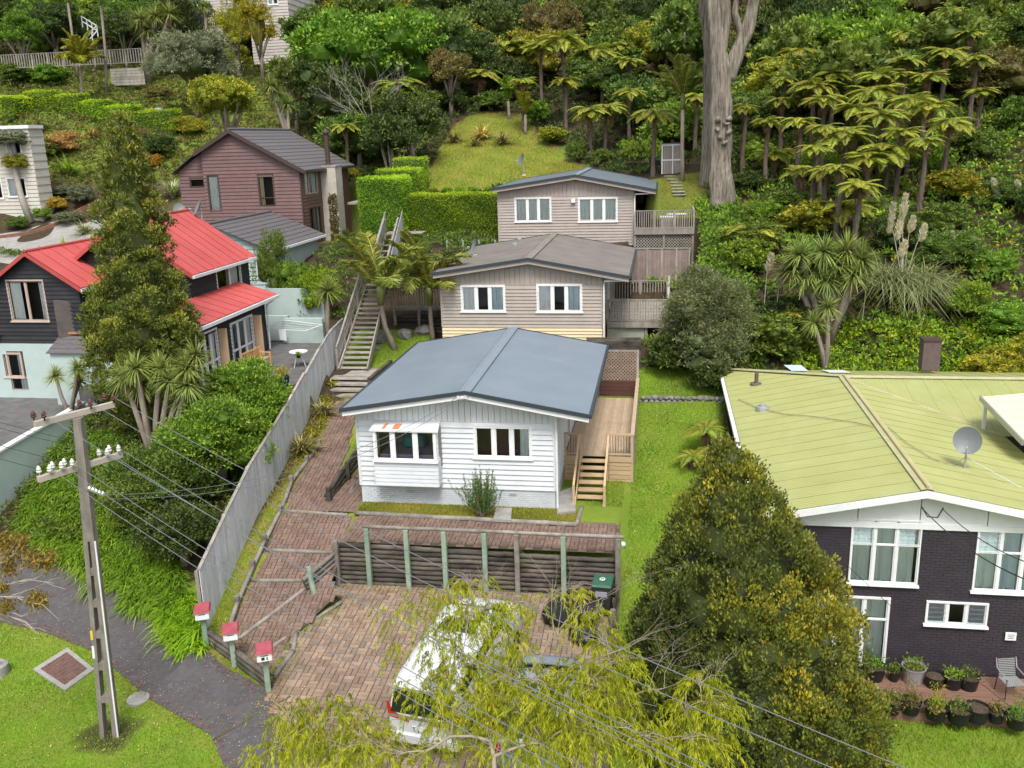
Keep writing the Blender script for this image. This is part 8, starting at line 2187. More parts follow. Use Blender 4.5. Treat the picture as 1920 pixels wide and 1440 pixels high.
t2 = crossarm((72, 903), (228, 848), [(.04, -.07), (.13, .07), (.2, -.1), (.26, .08), (.33, -.07), (.38, .1), (.74, -.05), (.8, .1), (.88, -.1), (.95, .08)], M_wporc, 1.0)
a = P_(.80, .1, -.1); b = a + wv * .75; MB().beam(a, b, .06, .05).build('bracket', M_steel, pp)
mb = MB()
for k in range(5): mb.lathe(tuple(a.lerp(b, .15 + .2 * k) + Vector((0, 0, .0))), [(0, -.03), (.045, 0), (.05, .04), (0, .09)], 8)
mb.build('clamp', M_steel, pp)
# lines to the next pole out of the frame
def wire(p, d, L, dz, sag, r=.0075, m=M_wire, label=None, px=None):
 q = p + d * L + Vector((0, 0, dz)); k = 26; pts = []
 for i in range(k + 1):
  f = i / k; v = p.lerp(q, f); v.z -= sag * 4 * f * (1 - f); pts.append(v)
 o = thing('power_line', label, 'wire', tuple(p), 'power lines'); del o['group']
 MB().tube(pts, r, 5).build('wire', m, o)
names = ['leftmost line of the upper crossarm', 'upper crossarm line on the innermost insulator', 'upper crossarm line at its far right end', 'lower crossarm line at its left end', 'lower crossarm line second from left', 'lower crossarm line just left of the pole', 'lower crossarm line just right of the pole', 'lower crossarm line at the far right end']
src = [t1[1], t1[3], t1[5], t2[1], t2[3], t2[5], t2[7], t2[9]]
for k, (p, nm) in enumerate(zip(src, names)):
 wire(p, wv, 34, -1.6, 1.15, label='long power line sweeping right from the ' + nm.split(' line')[0] + ((' line' + nm.split(' line')[1]) if False else '') + ', ' + ('front', 'middle', 'rear', 'first', 'second', 'third', 'fourth', 'last')[k] + ' of its set')
for k, p in enumerate([t2[0], t2[4], t2[6], t2[8]]):
 wire(p, -wv, 26, .2, .6, m=M_darkwire, label='dark power line running left from the lower crossarm, ' + ('first', 'second', 'third', 'last')[k] + ' from its left end')
# service lines to the houses
def cable(label, p, q, sag, r=.011, m=M_darkwire):
 p, q = Vector(p), Vector(q); pts = []
 for i in range(21):
  f = i / 20; v = p.lerp(q, f); v.z -= sag * 4 * f * (1 - f); pts.append(v)
 o = thing('service_cable', label, 'cable', tuple(p)); MB().tube(pts, r, 5).build('cable', m, o)
cable('thin pale service line from the pole to the white house gable, upper', b, (-6.3, 27.55, 5.62), .8, .008, M_wire)
cable('thin pale service line from the pole to the white house gable, lower', b + Vector((0, 0, -.1)), (-6.1, 27.55, 5.6), .9, .008, M_wire)
cable('black service cable leaving the lime house gable, left strand', (6.85, 23.4, 3.95), atY(1990, 1110, 16.5), .3, .014)
cable('black service cable leaving the lime house gable, right strand', (7.35, 23.4, 3.95), atY(2020, 1080, 16.8), .3, .012)
cable('thin line crossing in front of the purple wall', atY(1490, 960, 22.5), atY(1990, 1400, 13), .2, .006)
mb = MB(); mb.tube([(6.85, 23.4, 3.98), (7.0, 23.38, 3.72), (7.25, 23.38, 3.7), (7.38, 23.4, 3.98)], .018, 6); 
o = thing('cable_loop', 'black drooping cable loop on the lime house gable', 'cable', (7.1, 23.4, 3.9)); mb.build('cable', M_darkwire, o)

# ------------------------------------------------------------ satellite dishes
def dish(label, foot, head, r, face, mast=True, arms=True):
 foot, head = Vector(foot), Vector(head); th = thing('satellite_dish', label, 'satellite dish', tuple(foot))
 f = Vector(face).normalized(); u = f.cross(Vector((0, 0, 1))).normalized(); v = u.cross(f)
 mb = MB(); n = 24
 rings = [[tuple(head + u * cos(2 * pi * k / n) * r * s + v * sin(2 * pi * k / n) * r * s * 1.05 + f * (.28 * r * s * s)) for k in range(n)] for s in (.02, .35, .7, 1.0)]
 vs = [p for R in rings for p in R]; mb.add(vs, [(i * n + k, i * n + (k + 1) % n, (i + 1) * n + (k + 1) % n, (i + 1) * n + k) for i in range(3) for k in range(n)])
 mb.build('reflector', M_dish, th, smooth=True)
 MB().tube([foot, Vector((head.x, head.y, head.z - .05)) - f * .08, head - f * .03], .028, 7).build('mast', M_steel, th)
 q = head + f * r * 1.15 - v * r * .55
 MB().tube([head - v * r * .95 + f * .2 * r, q], .014, 6).build('feed_arm', M_steel, th)
 MB().tube([q, q - f * .12 + v * .03], .035, 8).build('receiver', M_steel, th)
 if arms:
  MB().tube([foot.lerp(head, .45), foot + Vector((1.2, -.9, -.12))], .012, 5).tube([foot.lerp(head, .45), foot + Vector((-.35, .2, 0))], .012, 5).build('stay', M_steel, th)
 boxpart('foot_plate', M_trim, th, foot.x - .14, foot.x + .14, foot.y - .1, foot.y + .1, foot.z - .03, foot.z + .02)
p = on_rf = atZ(1808, 882, 3.98); hd = atY(1814, 826, p[1] + .05)
dish('large grey satellite dish on the lime green roof', p, hd, .38, (-.35, -1, .35))
p = atZ(892, 478, 7.75); hd = atY(891, 461, p[1]); dish('grey satellite dish on the brown roof of the middle grey house', p, hd, .34, (-.9, -.45, .4), arms=False)
p = atZ(983, 328, 10.95); hd = atY(979, 300, p[1]); dish('small grey satellite dish on the roof of the highest grey house', p, hd, .42, (-.9, -.5, .45), arms=False)
p = atZ(380, 415, 10.4); hd = atY(374, 390, 43.5); dish('white satellite dish on the ridge of the red roof, right one', (hd[0] + .1, 43.4, 9.5), hd, .42, (-.8, -.6, .5), arms=False)
hd = atY(336, 393, 43.8); dish('white satellite dish on the ridge of the red roof, left one', (hd[0] + .1, 43.6, 9.5), hd, .3, (.5, -.8, .5), arms=False)

# ------------------------------------------------------------ white people mover
M_car = mat('white_car_paint', (.50, .515, .53), (.53, .545, .56), rough=.38, spec=.4, coat=.15)
M_cglass = mat('dark_tinted_glass', (.008, .010, .012), rough=.05, spec=.7)
M_redl = mat('red_tail_lamp', (.32, .01, .012), rough=.15, coat=.5); M_chrome = mat('chrome_strip', (.55, .56, .57), rough=.15, metal=.9)
M_tyre = mat('tyre_rubber', (.015, .015, .015), rough=.85); M_alloy = mat('alloy_wheel', (.4, .41, .42), rough=.3, metal=.7)
def vehicle(name, label, cat, loc, rot, Lg, Wd, Ht, paint, prof, belt=.95, tumble=.12, rear_h=None, plate='', rear_win=True):
 """prof: (y, z_bottom, z_top) stations rear to front; z_top = roof/bonnet line"""
 th = thing(name, label, cat, loc, None, rot); ORG[th.name] = Vector((0, 0, 0))
 prof = np.array(prof, float); ys = prof[:, 0]
 hw = Wd / 2
 def width(y):
  e0 = min(1, max(0, (y + .02) / .35)); e1 = min(1, max(0, (Lg - y + .02) / .75)); return hw * (1 - .10 * (1 - e0) ** 2 - .20 * (1 - e1) ** 2)
 K = 17
 def ring(y):
  zb = float(np.interp(y, ys, prof[:, 1])); zt = float(np.interp(y, ys, prof[:, 2])); w = width(y); out = []
  bz = min(belt, zt - .1)
  pts = [(w * .86, zb), (w * .97, zb + .12), (w, zb + .34), (w * 1.0, bz - .06), (w * .985, bz)]
  tw = w * (1 - tumble * max(0, (zt - bz)) / .8)
  pts += [(w * .985 + (tw - w * .985) * .5, bz + (zt - bz) * .45), (tw, bz + (zt - bz) * .80), (tw * .93, bz + (zt - bz) * .95), (tw * .72, zt - .005), (tw * .38, zt + .012), (0, zt + .018)]
  return pts
 def surf(y, t):      # t 0..1 from right sill over the roof to left sill
  pts = ring(y); full = [(a, b) for a, b in pts] + [(-a, b) for a, b in pts[::-1][1:]]
  f = t * (len(full) - 1); i = min(int(f), len(full) - 2); g = f - i
  return (full[i][0] * (1 - g) + full[i + 1][0] * g, y, full[i][1] * (1 - g) + full[i + 1][1] * g)
 nt = 20; ny = 44
 def slant(v):    # rear and front ends lean in above the belt
  x, y, z = v
  if y < .6: y = y + max(0, z - belt) * .22 * (1 - y / .6)
  return (x, y, z)
 mb = MB(); mb.grid(lambda u, v: slant(surf(Lg * v, u)), nt, ny)
 for yy, rev in ((0, False), (Lg, True)):
  vs = [slant(surf(yy, k / nt)) for k in range(nt + 1)]
  for k in range(nt // 2):
   q = [vs[k], vs[k + 1], vs[nt - k - 1], vs[nt - k]]
   if (Vector(q[1]) - Vector(q[2])).length < 1e-4: q = q[:2] + q[3:]
   mb.add(q if rev else q[::-1], [tuple(range(len(q)))])
 body = mb.build('body', paint, th, smooth=True, local=True)
 for v in body.data.polygons: pass
 # windows: patches lying just outside the body
 def patch(nm, y0, y1, t0, t1, m_, off=.008, nu=10, nv=5, ydn=None):
  def fn(u, v):
   y = y0 + (y1 - y0) * u; t = t0 + (t1 - t0) * v; p = Vector(slant(surf(y, t)))
   c = Vector((0, p.y, belt * .9)); return tuple(p + (p - c).normalized() * off)
  return MB().grid(fn, nu, nv).build(nm, m_, th, smooth=True, local=True)
 return th, surf, slant, patch
loc = Vector(hit(795, 1378)); yaw = rad(-3.0)
van, surf, slant, patch = vehicle('white_van', 'white people mover parked nose to the retaining wall under the weeping tree', 'van', (-5.33, 17.85, -.5), rad(0), 5.45, 1.85, 1.9, M_car,
 [(0, .30, 1.80), (.25, .28, 1.87), (1.2, .26, 1.90), (2.9, .26, 1.88), (3.6, .26, 1.78), (4.05, .26, 1.52), (4.55, .26, 1.14), (5.05, .28, 1.02), (5.35, .32, .9), (5.45, .35, .74)], belt=1.02)
van.rotation_euler = (rad(4.6), 0, rad(-9))
z0 = 1.08
for t0, t1 in ((5.15 / 20, 6.25 / 20), (13.75 / 20, 14.85 / 20)):
 patch('side_window', .45, 1.55, t0, t1, M_cglass); patch('side_window', 1.62, 2.6, t0, t1, M_cglass); patch('side_window', 2.66, 3.45, t0, t1, M_cglass)
def quad(nm, pts, m_, par, nrm=(0, -1, 0), off=.01): return MB().slab([tuple(Vector(p) + Vector(nrm) * off) for p in pts], .002).build(nm, m_, par, local=True)
def rearface(x, z):     # on the slanted tail
 return (x, max(0, z - 1.02) * .22 - .012, z)
g = MB().grid(lambda u, v: (lambda x, z: rearface(x, z))((u - .5) * 2 * (.80 - .10 * v), 1.12 + .56 * v), 8, 4); g.build('rear_window', M_cglass, van, local=True, smooth=True)
MB().grid(lambda u, v: rearface((u - .5) * 1.72, 1.0 + .07 * v), 6, 1).build('chrome_strip', M_chrome, van, local=True)
for s in (-1, 1):
 MB().add([rearface(s * .34, .90), rearface(s * .86, 1.0), rearface(s * .915, 1.36), rearface(s * .84, 1.36), rearface(s * .76, 1.14), rearface(s * .34, .99)] , [(0, 1, 2, 3, 4, 5) if s > 0 else (5, 4, 3, 2, 1, 0)]).build('tail_lamp', M_redl, van, local=True)
 MB().grid(lambda u, v: (lambda p: (p[0] * 1.012, p[1], p[2]))(slant(surf(.0 + .28 * u, (4.3 - 1.3 * v) / 20 if s > 0 else (15.7 + 1.3 * v) / 20))), 4, 4).build('tail_lamp', M_redl, van, local=True)
 MB().box(s * .78 - .12, s * .78 + .12, -.012, .0, .42, .46).build('reflector', M_redl, van, local=True)
pl = MB().box(-.26, .26, -.03, -.014, .70, .83).build('number_plate', mat('plate_white', (.6, .6, .58)), van, local=True)
mb = MB()       # the only plate character the leaves leave readable
for (a, b_) in (((-.20, .81), (-.235, .81)), ((-.235, .81), (-.235, .77)), ((-.235, .77), (-.20, .765)), ((-.20, .765), (-.20, .725)), ((-.20, .725), (-.235, .725))):
 mb.beam((a[0], -.034, a[1]), (b_[0], -.034, b_[1]), .008, .012)
mb.build('plate_letter', M_black_pl, pl, local=True)
MB().grid(lambda u, v: (lambda p: (p[0], p[1], p[2] + .012))(slant(surf(3.64 + .84 * u, (6.9 + 6.2 * v) / 20))), 6, 10).build('windscreen', M_cglass, van, local=True, smooth=True)
MB().grid(lambda u, v: (lambda p: (p[0], p[1], p[2] + .008))(slant(surf(2.3 + .6 * u, (8.3 + 3.4 * v) / 20))), 6, 8).build('sunroof', M_cglass, van, local=True, smooth=True)
MB().box(-.66, .66, .02, .42, 1.835, 1.868).build('roof_spoiler', M_car, van, local=True, bevel=.01)
MB().box(-.88, .88, -.06, .1, .3, .60).build('rear_bumper', M_car, van, local=True, bevel=.04)
for s in (-1, 1):
 MB().hexa([(s * .93, 3.35, 1.05), (s * 1.12, 3.38, 1.05), (s * 1.12, 3.5, 1.05), (s * .93, 3.5, 1.05), (s * .93, 3.35, 1.2), (s * 1.12, 3.38, 1.22), (s * 1.12, 3.5, 1.2), (s * .93, 3.5, 1.2)]).build('wing_mirror', M_car, van, local=True, bevel=.02)
 MB().grid(lambda u, v: (lambda p: (p[0] * 1.02, p[1] + .01, p[2]))(surf(4.9 + .42 * u, (2.9 + 1.0 * v) / 20 if s > 0 else (17.1 - 1.0 * v) / 20)), 4, 3).build('headlight', M_chrome, van, local=True)
def wheel(par, x, y, r=.34, w=.22):
 s = 1 if x > 0 else -1
 n = 20; mb = MB(); prof = [(r * .62, -w / 2), (r * .95, -w / 2), (r, -w / 2 + .03), (r, w / 2 - .03), (r * .95, w / 2), (r * .62, w / 2)]
 vs = [(x + zz, y + rr * cos(2 * pi * k / n), r + rr * sin(2 * pi * k / n)) for rr, zz in prof for k in range(n)]
 o = MB().add(vs, [(i * n + k, i * n + (k + 1) % n, (i + 1) * n + (k + 1) % n, (i + 1) * n + k) for i in range(5) for k in range(n)]).build('wheel', M_tyre, par, local=True, smooth=True)
 mb = MB(); vs = [(x + s * w * .45, y, r)] + [(x + s * (w * .45 - .02), y + r * .63 * cos(2 * pi * k / 20), r + r * .63 * sin(2 * pi * k / 20)) for k in range(20)]
 mb.add(vs, [(0, 1 + k, 1 + (k + 1) % 20) for k in range(20)]).build('rim', M_alloy, o, local=True)
for x in (-.82, .82):
 for y in (.95, 4.3): wheel(van, x, y)
# second car beside it, mostly hidden
car, surf, slant, patch = vehicle('silver_blue_car', 'silver-blue small car beside the white van, mostly hidden by the weeping tree', 'car', (-2.75, 17.3, -.55), 0, 4.0, 1.68, 1.45, mat('silver_blue_paint', (.30, .35, .40), (.33, .38, .43), rough=.25, metal=.4, coat=.5),
 [(0, .3, 1.0), (.2, .28, 1.2), (.6, .24, 1.40), (1.3, .24, 1.46), (2.2, .24, 1.44), (2.7, .24, 1.25), (3.1, .24, .98), (3.7, .26, .84), (4.0, .32, .62)], belt=.86)
car.rotation_euler = (rad(2), 0, rad(-3))
for t0, t1 in ((5.0 / 20, 6.3 / 20), (13.7 / 20, 15.0 / 20)):
 patch('side_window', .6, 1.5, t0, t1, M_cglass); patch('side_window', 1.56, 2.5, t0, t1, M_cglass)
MB().grid(lambda u, v: (lambda p: (p[0], p[1], p[2] + .012))(slant(surf(2.3 + .7 * u, (6.9 + 6.2 * v) / 20))), 6, 10).build('windscreen', M_cglass, car, local=True, smooth=True)
MB().grid(lambda u, v: (lambda p: (p[0], p[1] - .01, p[2] + .012))(slant(surf(.06 + .5 * u, (6.9 + 6.2 * v) / 20))), 6, 10).build('rear_window', M_cglass, car, local=True, smooth=True)
for s in (-1, 1): MB().box(s * .74 - .08, s * .74 + .08, -.02, .04, .72, .98).build('tail_lamp', M_redl, car, local=True, bevel=.01)
for x in (-.74, .74):
 for y in (.7, 3.2): wheel(car, x, y, .3, .19)

# ------------------------------------------------------------ wheelie bin and things on the drive
p = Vector((float(atY(1130, 1160, 24.1)[0]), 24.1, 0.0)); b = thing('wheelie_bin', 'green wheelie bin with round white lid mark beside the retaining wall', 'bin', tuple(p), rot=rad(-4)); ORG[b.name] = Vector((0, 0, 0))
M_bin = mat('green_bin_plastic', (.028, .085, .055), (.04, .11, .07), rough=.45); M_bind = mat('dark_bin_body', (.025, .03, .028), rough=.5)
MB().hexa([(-.24, -.26, .05), (.24, -.26, .05), (.24, .22, .05), (-.24, .22, .05), (-.29, -.34, .98), (.29, -.34, .98), (.29, .32, .98), (-.29, .32, .98)]).build('body', M_bind, b, local=True, bevel=.02)
MB().hexa([(-.31, -.38, .98), (.31, -.38, .98), (.31, .36, 1.02), (-.31, .36, 1.02), (-.27, -.34, 1.05), (.27, -.34, 1.05), (.27, .32, 1.10), (-.27, .32, 1.10)]).build('lid', M_bin, b, local=True, bevel=.03)
MB().box(-.30, .30, .36, .42, .98, 1.03).build('handle', M_bin, b, local=True)
n = 20; vs = []
for k in range(n):
 a = 2 * pi * k / n
 for rr in (.055, .085): vs.append((rr * cos(a), -.02 + rr * sin(a), 1.083 + .05 * (rr * sin(a) + .32) / .66))
MB().add([(v[0], v[1], v[2]) for v in vs], [(2 * k, 2 * k + 1, (2 * k + 3) % (2 * n), (2 * k + 2) % (2 * n)) for k in range(n)]).build('round_mark', M_trim, b, local=True)
MB().add([(-.035, -.03, 1.088), (.035, -.03, 1.088), (0, .03, 1.094)], [(0, 1, 2)]).build('round_mark', M_trim, b, local=True)
MB().box(-.17, .17, -.349, -.335, .70, .86).build('sticker', mat('pink_blue_sticker', (.35, .25, .3), (.2, .3, .42), scale=12), b, local=True)
for s in (-.24, .24): MB().tube([(s - .03, .26, .1), (s + .03, .26, .1)], .1, 12).build('wheel', M_tyre, b, local=True)
p = hit(1068, 1170); t = thing('covered_mower', 'dark lumpy covered machine near the bin under the branches', 'machine', tuple(p))
rock('cover', (p[0] - .2, p[1], p[2] + .35), .5, 3, M_black_pl, parent=t, flat=.9); rock('cover', (p[0] + .45, p[1] - .1, p[2] + .4), .42, 6, M_black_pl, parent=t, flat=1.0)
MB().tube([(p[0] - .5, p[1] - .4, p[2] + .1), (p[0] - .5, p[1] - .4, p[2] + .9), (p[0] + .5, p[1] - .4, p[2] + .9)], .02, 6).build('handle_bar', M_darkwire, t)
p = hit(1095, 1205); t = thing('black_sack', 'black rubbish sack on the bricks right of the covered machine', 'sack', tuple(p)); rock('sack', (p[0], p[1], p[2] + .28), .38, 9, M_black_pl, parent=t)
for k, (px, py, rr_k, lb) in enumerate(((885, 1388, .2, 'pale stone on the bricks behind the white van, left'), (930, 1382, .22, 'dark round stone on the bricks behind the white van, right'), (955, 1425, .26, 'pale stone at the bottom edge of the picture under the weeping tree'))):
 p = hit(px, py); rock('garden_stone', (p[0], p[1], p[2] + rr_k * .5), rr_k, k + 20, M_concrete if k != 1 else M_stone, lb)
p = hit(938, 1375); t = thing('plant_tub', 'black tub with orange-red rim on the drive right of the van', 'tub', tuple(p))
MB().lathe(tuple(p), [(.0, 0), (.26, 0), (.34, .55), (.3, .55), (.27, .3), (0, .3)], 20).build('tub', M_black_pl, t, smooth=False)
MB().lathe(tuple(p), [(.33, .54), (.37, .55), (.37, .60), (.32, .60), (.32, .55)], 20).build('rim', mat('orange_red_plastic', (.5, .07, .02)), t)

# ------------------------------------------------------------ patio of the black house
p = Vector((-17.9, 37.1, 3.88)); t = thing('garden_bench', 'honey coloured slatted garden bench by the french doors of the black house', 'bench', tuple(p), rot=rad(84)); ORG[t.name] = Vector((0, 0, 0))
M_bench = mat('honey_teak', (.42, .23, .09), (.54, .32, .14), scale=4, rough=.6, rnd=.08)
for k in range(4): MB().box(-.75, .75, -.05 - .12 * k, .05 - .12 * k, .42, .45).build('seat_slat', M_bench, t, local=True)
MB().box(-.75, .75, .08, .12, .82, .9).build('top_rail', M_bench, t, local=True)
for k in range(12): MB().box(-.7 + .125 * k, -.65 + .125 * k, .085, .11, .45, .84).build('back_slat', M_bench, t, local=True)
for x in (-.76, .76):
 MB().box(x - .03, x + .03, -.44, -.38, 0, .62).build('leg', M_bench, t, local=True); MB().box(x - .03, x + .03, .06, .12, 0, .9).build('leg', M_bench, t, local=True)
 MB().box(x - .035, x + .035, -.46, .1, .62, .66).build('armrest', M_bench, t, local=True)
def pot(label, px, py, r, h, m, plant=None, seed=0, L=.22, npl=26, name='plant_pot', z=None, Y=None):
 p = atZ(px, py, z) if z is not None else hit(px, py)
 t = thing(name, label, 'plant pot', tuple(p))
 MB().lathe(tuple(p), [(0, 0), (r * .78, 0), (r, h), (r * 1.06, h), (r * 1.06, h * .93), (r * .92, h * .93), (r * .9, h * .86), (0, h * .84)], 18).build('pot', m, t, smooth=False)
 MB().lathe((p[0], p[1], p[2] + h * .86), [(r * .91, 0), (0, .03)], 14).build('soil', M_soil, t)
 if plant:
  rr = np.random.default_rng(seed + 400); n = npl * 8
  C = np.array(p) + np.c_[rr.normal(0, r * .5, (n, 2)), h * .88 + rr.random(n) * L]; D = unit(rdir(rr, n) * .8 + np.array([0, 0, .8]))
  link('plant', quadmesh('plant', leafq(C, D, .09, .035, rr), rr.normal(.45, .2, n), plant, off=tuple(p)), t)
 return t
M_bluepot = mat('cobalt_pot', (.008, .014, .09), rough=.15)
t = pot('glossy cobalt blue pot with clipped golden bush beside the paling fence', 531, 733, .3, .62, M_bluepot, L_yellow, 1, .45, 60, z=3.88)
t = pot('red-brown pot behind the garden bench', 482, 682, .18, .4, mat('red_brown_pot', (.13, .04, .03)), L_mid, 2, z=3.88)
p = atZ(562, 688, 3.88); t = thing('bistro_table', 'small round white metal table with plants on it beside the fence', 'table', tuple(p))
MB().lathe(tuple(p), [(0, .70), (.42, .70), (.42, .73), (0, .73)], 24).build('table_top', M_trim, t)
for k in range(3): a = k * 2.09; MB().tube([(p[0] + cos(a) * .1, p[1] + sin(a) * .1, p[2] + .7), (p[0] + cos(a) * .3, p[1] + sin(a) * .3, p[2])], .015, 6).build('leg', M_trim, t)
pot('small dark pot standing on the bistro table', 560, 671, .1, .12, M_black_pl, L_agap, 3, .12, 12, z=4.61)
p0_, p1_ = atZ(497, 610, 6.1), atZ(575, 618, 5.7)
t = thing('clothes_airer', 'folding wall clothes line with a white cloth in front of the aqua wall', 'clothes line', tuple(atZ(548, 640, 3.9)))
q = [Vector(atY(a, b_, yy)) for a, b_, yy in ((499, 617, 42.2), (530, 600, 42.4), (605, 609, 42.3), (573, 620, 42.0))]
mb = MB()
for k in range(4): mb.tube([q[k], q[(k + 1) % 4]], .02, 6)
for f in (.25, .5, .75): mb.tube([q[0].lerp(q[1], f), q[3].lerp(q[2], f)], .007, 4)
mb.build('frame', M_trim, t)
c = Vector(atY(522, 617, 42.1)); MB().add([c, c + Vector((.4, 0, 0)), c + Vector((.38, 0, -.6)), c + Vector((.02, 0, -.55))], [(0, 1, 2, 3)]).build('cloth', M_trim, t)

# ------------------------------------------------------------ pots and chair below the purple wall
PB = [(1638, 1272, .3, .42, M_black_pl, 'black pot of low green plants left by the sliding door'), (1675, 1275, .16, .3, M_black_pl, 'small dark pot with lime leaves second from the sliding door'), (1711, 1278, .31, .5, M_steel, 'galvanised pot with green plants against the purple wall'),
 (1751, 1287, .26, .36, M_black_pl, 'black pot of brown soil right of the galvanised pot'), (1785, 1288, .26, .36, M_black_pl, 'black pot of greenery in the middle of the wall row'), (1815, 1290, .27, .36, M_black_pl, 'rightmost black pot in the wall row'),
 (1672, 1335, .22, .34, M_black_pl, 'leftmost dark pot in the front row at the deck edge'), (1706, 1335, .26, .36, M_black_pl, 'dark pot under straggly stems in the front row'), (1754, 1345, .30, .36, M_black_pl, 'black pot with feathery yellow fennel in the front row'),
 (1796, 1352, .30, .38, M_black_pl, 'black pot of mixed greens in the middle of the front row'), (1830, 1350, .30, .4, M_black_pl, 'black pot with reddish soil right of the middle in the front row'), (1866, 1352, .2, .3, M_black_pl, 'small dark pot with pale seedlings in the front row'), (1905, 1362, .27, .36, M_black_pl, 'rightmost black pot in the front row with a tall stem')]
POTS = {}
for k, (px, py, r_, h_, m_, lb) in enumerate(PB):
 POTS[px] = pot(lb, px, py, r_, h_, m_, (L_agap, L_mid, L_bright, L_olive)[k % 4] if 'soil' not in lb else None, k + 10, .22, 24, z=-1.235)
for k, (px, py, hh, mt) in enumerate(((1754, 1345, .9, L_yellow), (1706, 1335, .8, L_olive), (1905, 1362, .9, L_mid), (1672, 1335, .6, L_olive))):
 p = atZ(px, py, -1.0); rr = np.random.default_rng(k + 5); n = 160; C = np.array(p) + np.c_[rr.normal(0, .1, (n, 2)), rr.random(n) * hh + .1]; D = unit(rdir(rr, n) + np.array([0, 0, .6]))
 link('plant', quadmesh('plant', leafq(C, D, .13, .02, rr), rr.normal(.5, .2, n), mt, off=tuple(POTS[px].location)), POTS[px])['kind'] = 'stuff'
p = atZ(1893, 1302, -1.235); t = thing('garden_chair', 'grey metal slatted garden chair on the brown deck at the right edge', 'chair', tuple(p), rot=rad(12)); ORG[t.name] = Vector((0, 0, 0))
M_ch = mat('grey_metal_chair', (.32, .33, .33), rough=.4, metal=.3)
seat = MB(); 
for k in range(9): seat.box(-.25 + .056 * k, -.21 + .056 * k, -.26, .2, .42, .435)
seat.build('seat', M_ch, t, local=True)
bk_ = MB()
for k in range(10): bk_.box(-.23, .23, .2 + .014 * k, .212 + .014 * k, .46 + .045 * k, .485 + .045 * k)
bk_.build('backrest', M_ch, t, local=True)
for x in (-.27, .27):
 for (a, b_) in (((x, -.24, 0), (x, -.22, .62)), ((x, .26, 0), (x, .2, .44))): MB().tube([a, b_], .013, 6).build('leg', M_darkwire, t, local=True)
 MB().tube([(x, -.24, .42), (x, -.26, .62), (x, .25, .66), (x, .34, .92)], .016, 6).build('armrest', M_ch, t, local=True)
# ------------------------------------------------------------ footpath furniture
q = [hit(*v) for v in ((62, 1258), (127, 1218), (178, 1258), (122, 1298))]
t = thing('manhole_cover', 'large square rusty ribbed access cover in the verge beside the footpath', 'access cover', tuple(hit(122, 1256)))
mb = MB(); mb.slab([(v[0], v[1], v[2] + .05) for v in q][::-1], .15); mb.build('concrete_frame', M_concrete, t)
M_rust = mat('rusty_iron', (.10, .055, .045), (.17, .10, .085), scale=8, rough=.8, bump=.4, bscale=60)
Q4 = [Vector(v) + Vector((0, 0, .055)) for v in q]; cc = sum(Q4, Vector()) / 4
I4 = [cc + (v - cc) * .76 for v in Q4]
MB().slab(I4[::-1], .02).build('plate', M_rust, t)
for i in range(9):
 f = (i + .5) / 9
 MB().beam(I4[0].lerp(I4[1], f) + Vector((0, 0, .008)), I4[3].lerp(I4[2], f) + Vector((0, 0, .008)), .02, .012).build('rib', M_rust, t)
 MB().beam(I4[0].lerp(I4[3], f) + Vector((0, 0, .006)), I4[1].lerp(I4[2], f) + Vector((0, 0, .006)), .02, .012).build('rib', M_rust, t)
p = hit(260, 1313); t = thing('round_cover', 'round concrete lid set in the grass edge beside the power pole', 'access cover', tuple(p)); MB().lathe(tuple(p), [(.3, -.05), (.3, .05), (.28, .065), (0, .07)], 24).build('lid', M_concrete, t)
p = hit(-5, 1265); t = thing('stone_ring', 'weathered concrete ring at the left edge of the verge', 'planter', tuple(p)); MB().lathe(tuple(p), [(.33, -.1), (.33, .3), (.24, .36), (.2, .3), (.2, -.1)], 24).build('ring', M_concrete, t)
p = hit(1167, 1033); t = thing('garden_light', 'small round white solar light in the grass right of the rail', 'garden light', tuple(p)); MB().lathe(tuple(p), [(.02, 0), (.02, .16), (.1, .18), (.11, .24), (.09, .27), (0, .27)], 16).build('lamp', M_trim, t)
# ------------------------------------------------------------ shed, compost bin, stepping stones
p = hit(1258, 326); t = thing('garden_shed', 'small striped grey and white garden shed beside the palm', 'shed', tuple(p)); y0 = p[1]
x0, x1 = atY(1241, 320, y0)[0], atY(1277, 320, y0)[0]; zt = atY(1258, 271, y0)[2]; zb = p[2]
W = wallmap((x0, y0, 0), (1, 0, 0)); n = 12; w_ = (x1 - x0) / n
for k in range(n): MB().hexa([W(w_ * k + .01, .02, zb), W(w_ * (k + 1) - .01, .02, zb), W(w_ * (k + 1) - .01, -.02, zb), W(w_ * k + .01, -.02, zb), W(w_ * k + .01, .02, zt), W(w_ * (k + 1) - .01, .02, zt), W(w_ * (k + 1) - .01, -.02, zt), W(w_ * k + .01, -.02, zt)]).build('cladding', M_pinkboard, t)
for xx in (x0, x0 + (x1 - x0) * .55, x1): boxpart('frame', M_trim, t, xx - .04, xx + .04, y0 - .06, y0 - .02, zb, zt)
boxpart('frame', M_trim, t, x0, x1, y0 - .055, y0 - .02, zt - .07, zt + .03); boxpart('frame', M_trim, t, x0, x1, y0 - .055, y0 - .02, zb + (zt - zb) * .45, zb + (zt - zb) * .5)
boxpart('side_wall', M_pinkboard, t, x0, x0 + .04, y0 + .03, y0 + 1.4, zb, zt - .05); boxpart('side_wall', M_pinkboard, t, x1 - .04, x1, y0 + .03, y0 + 1.4, zb, zt - .05); boxpart('roof', M_slate_roof, t, x0 - .1, x1 + .1, y0 - .1, y0 + 1.5, zt + .03, zt + .08)
p = hit(1228, 320); t = thing('compost_bin', 'black compost bin with blue top beside the garden shed', 'compost bin', tuple(p))
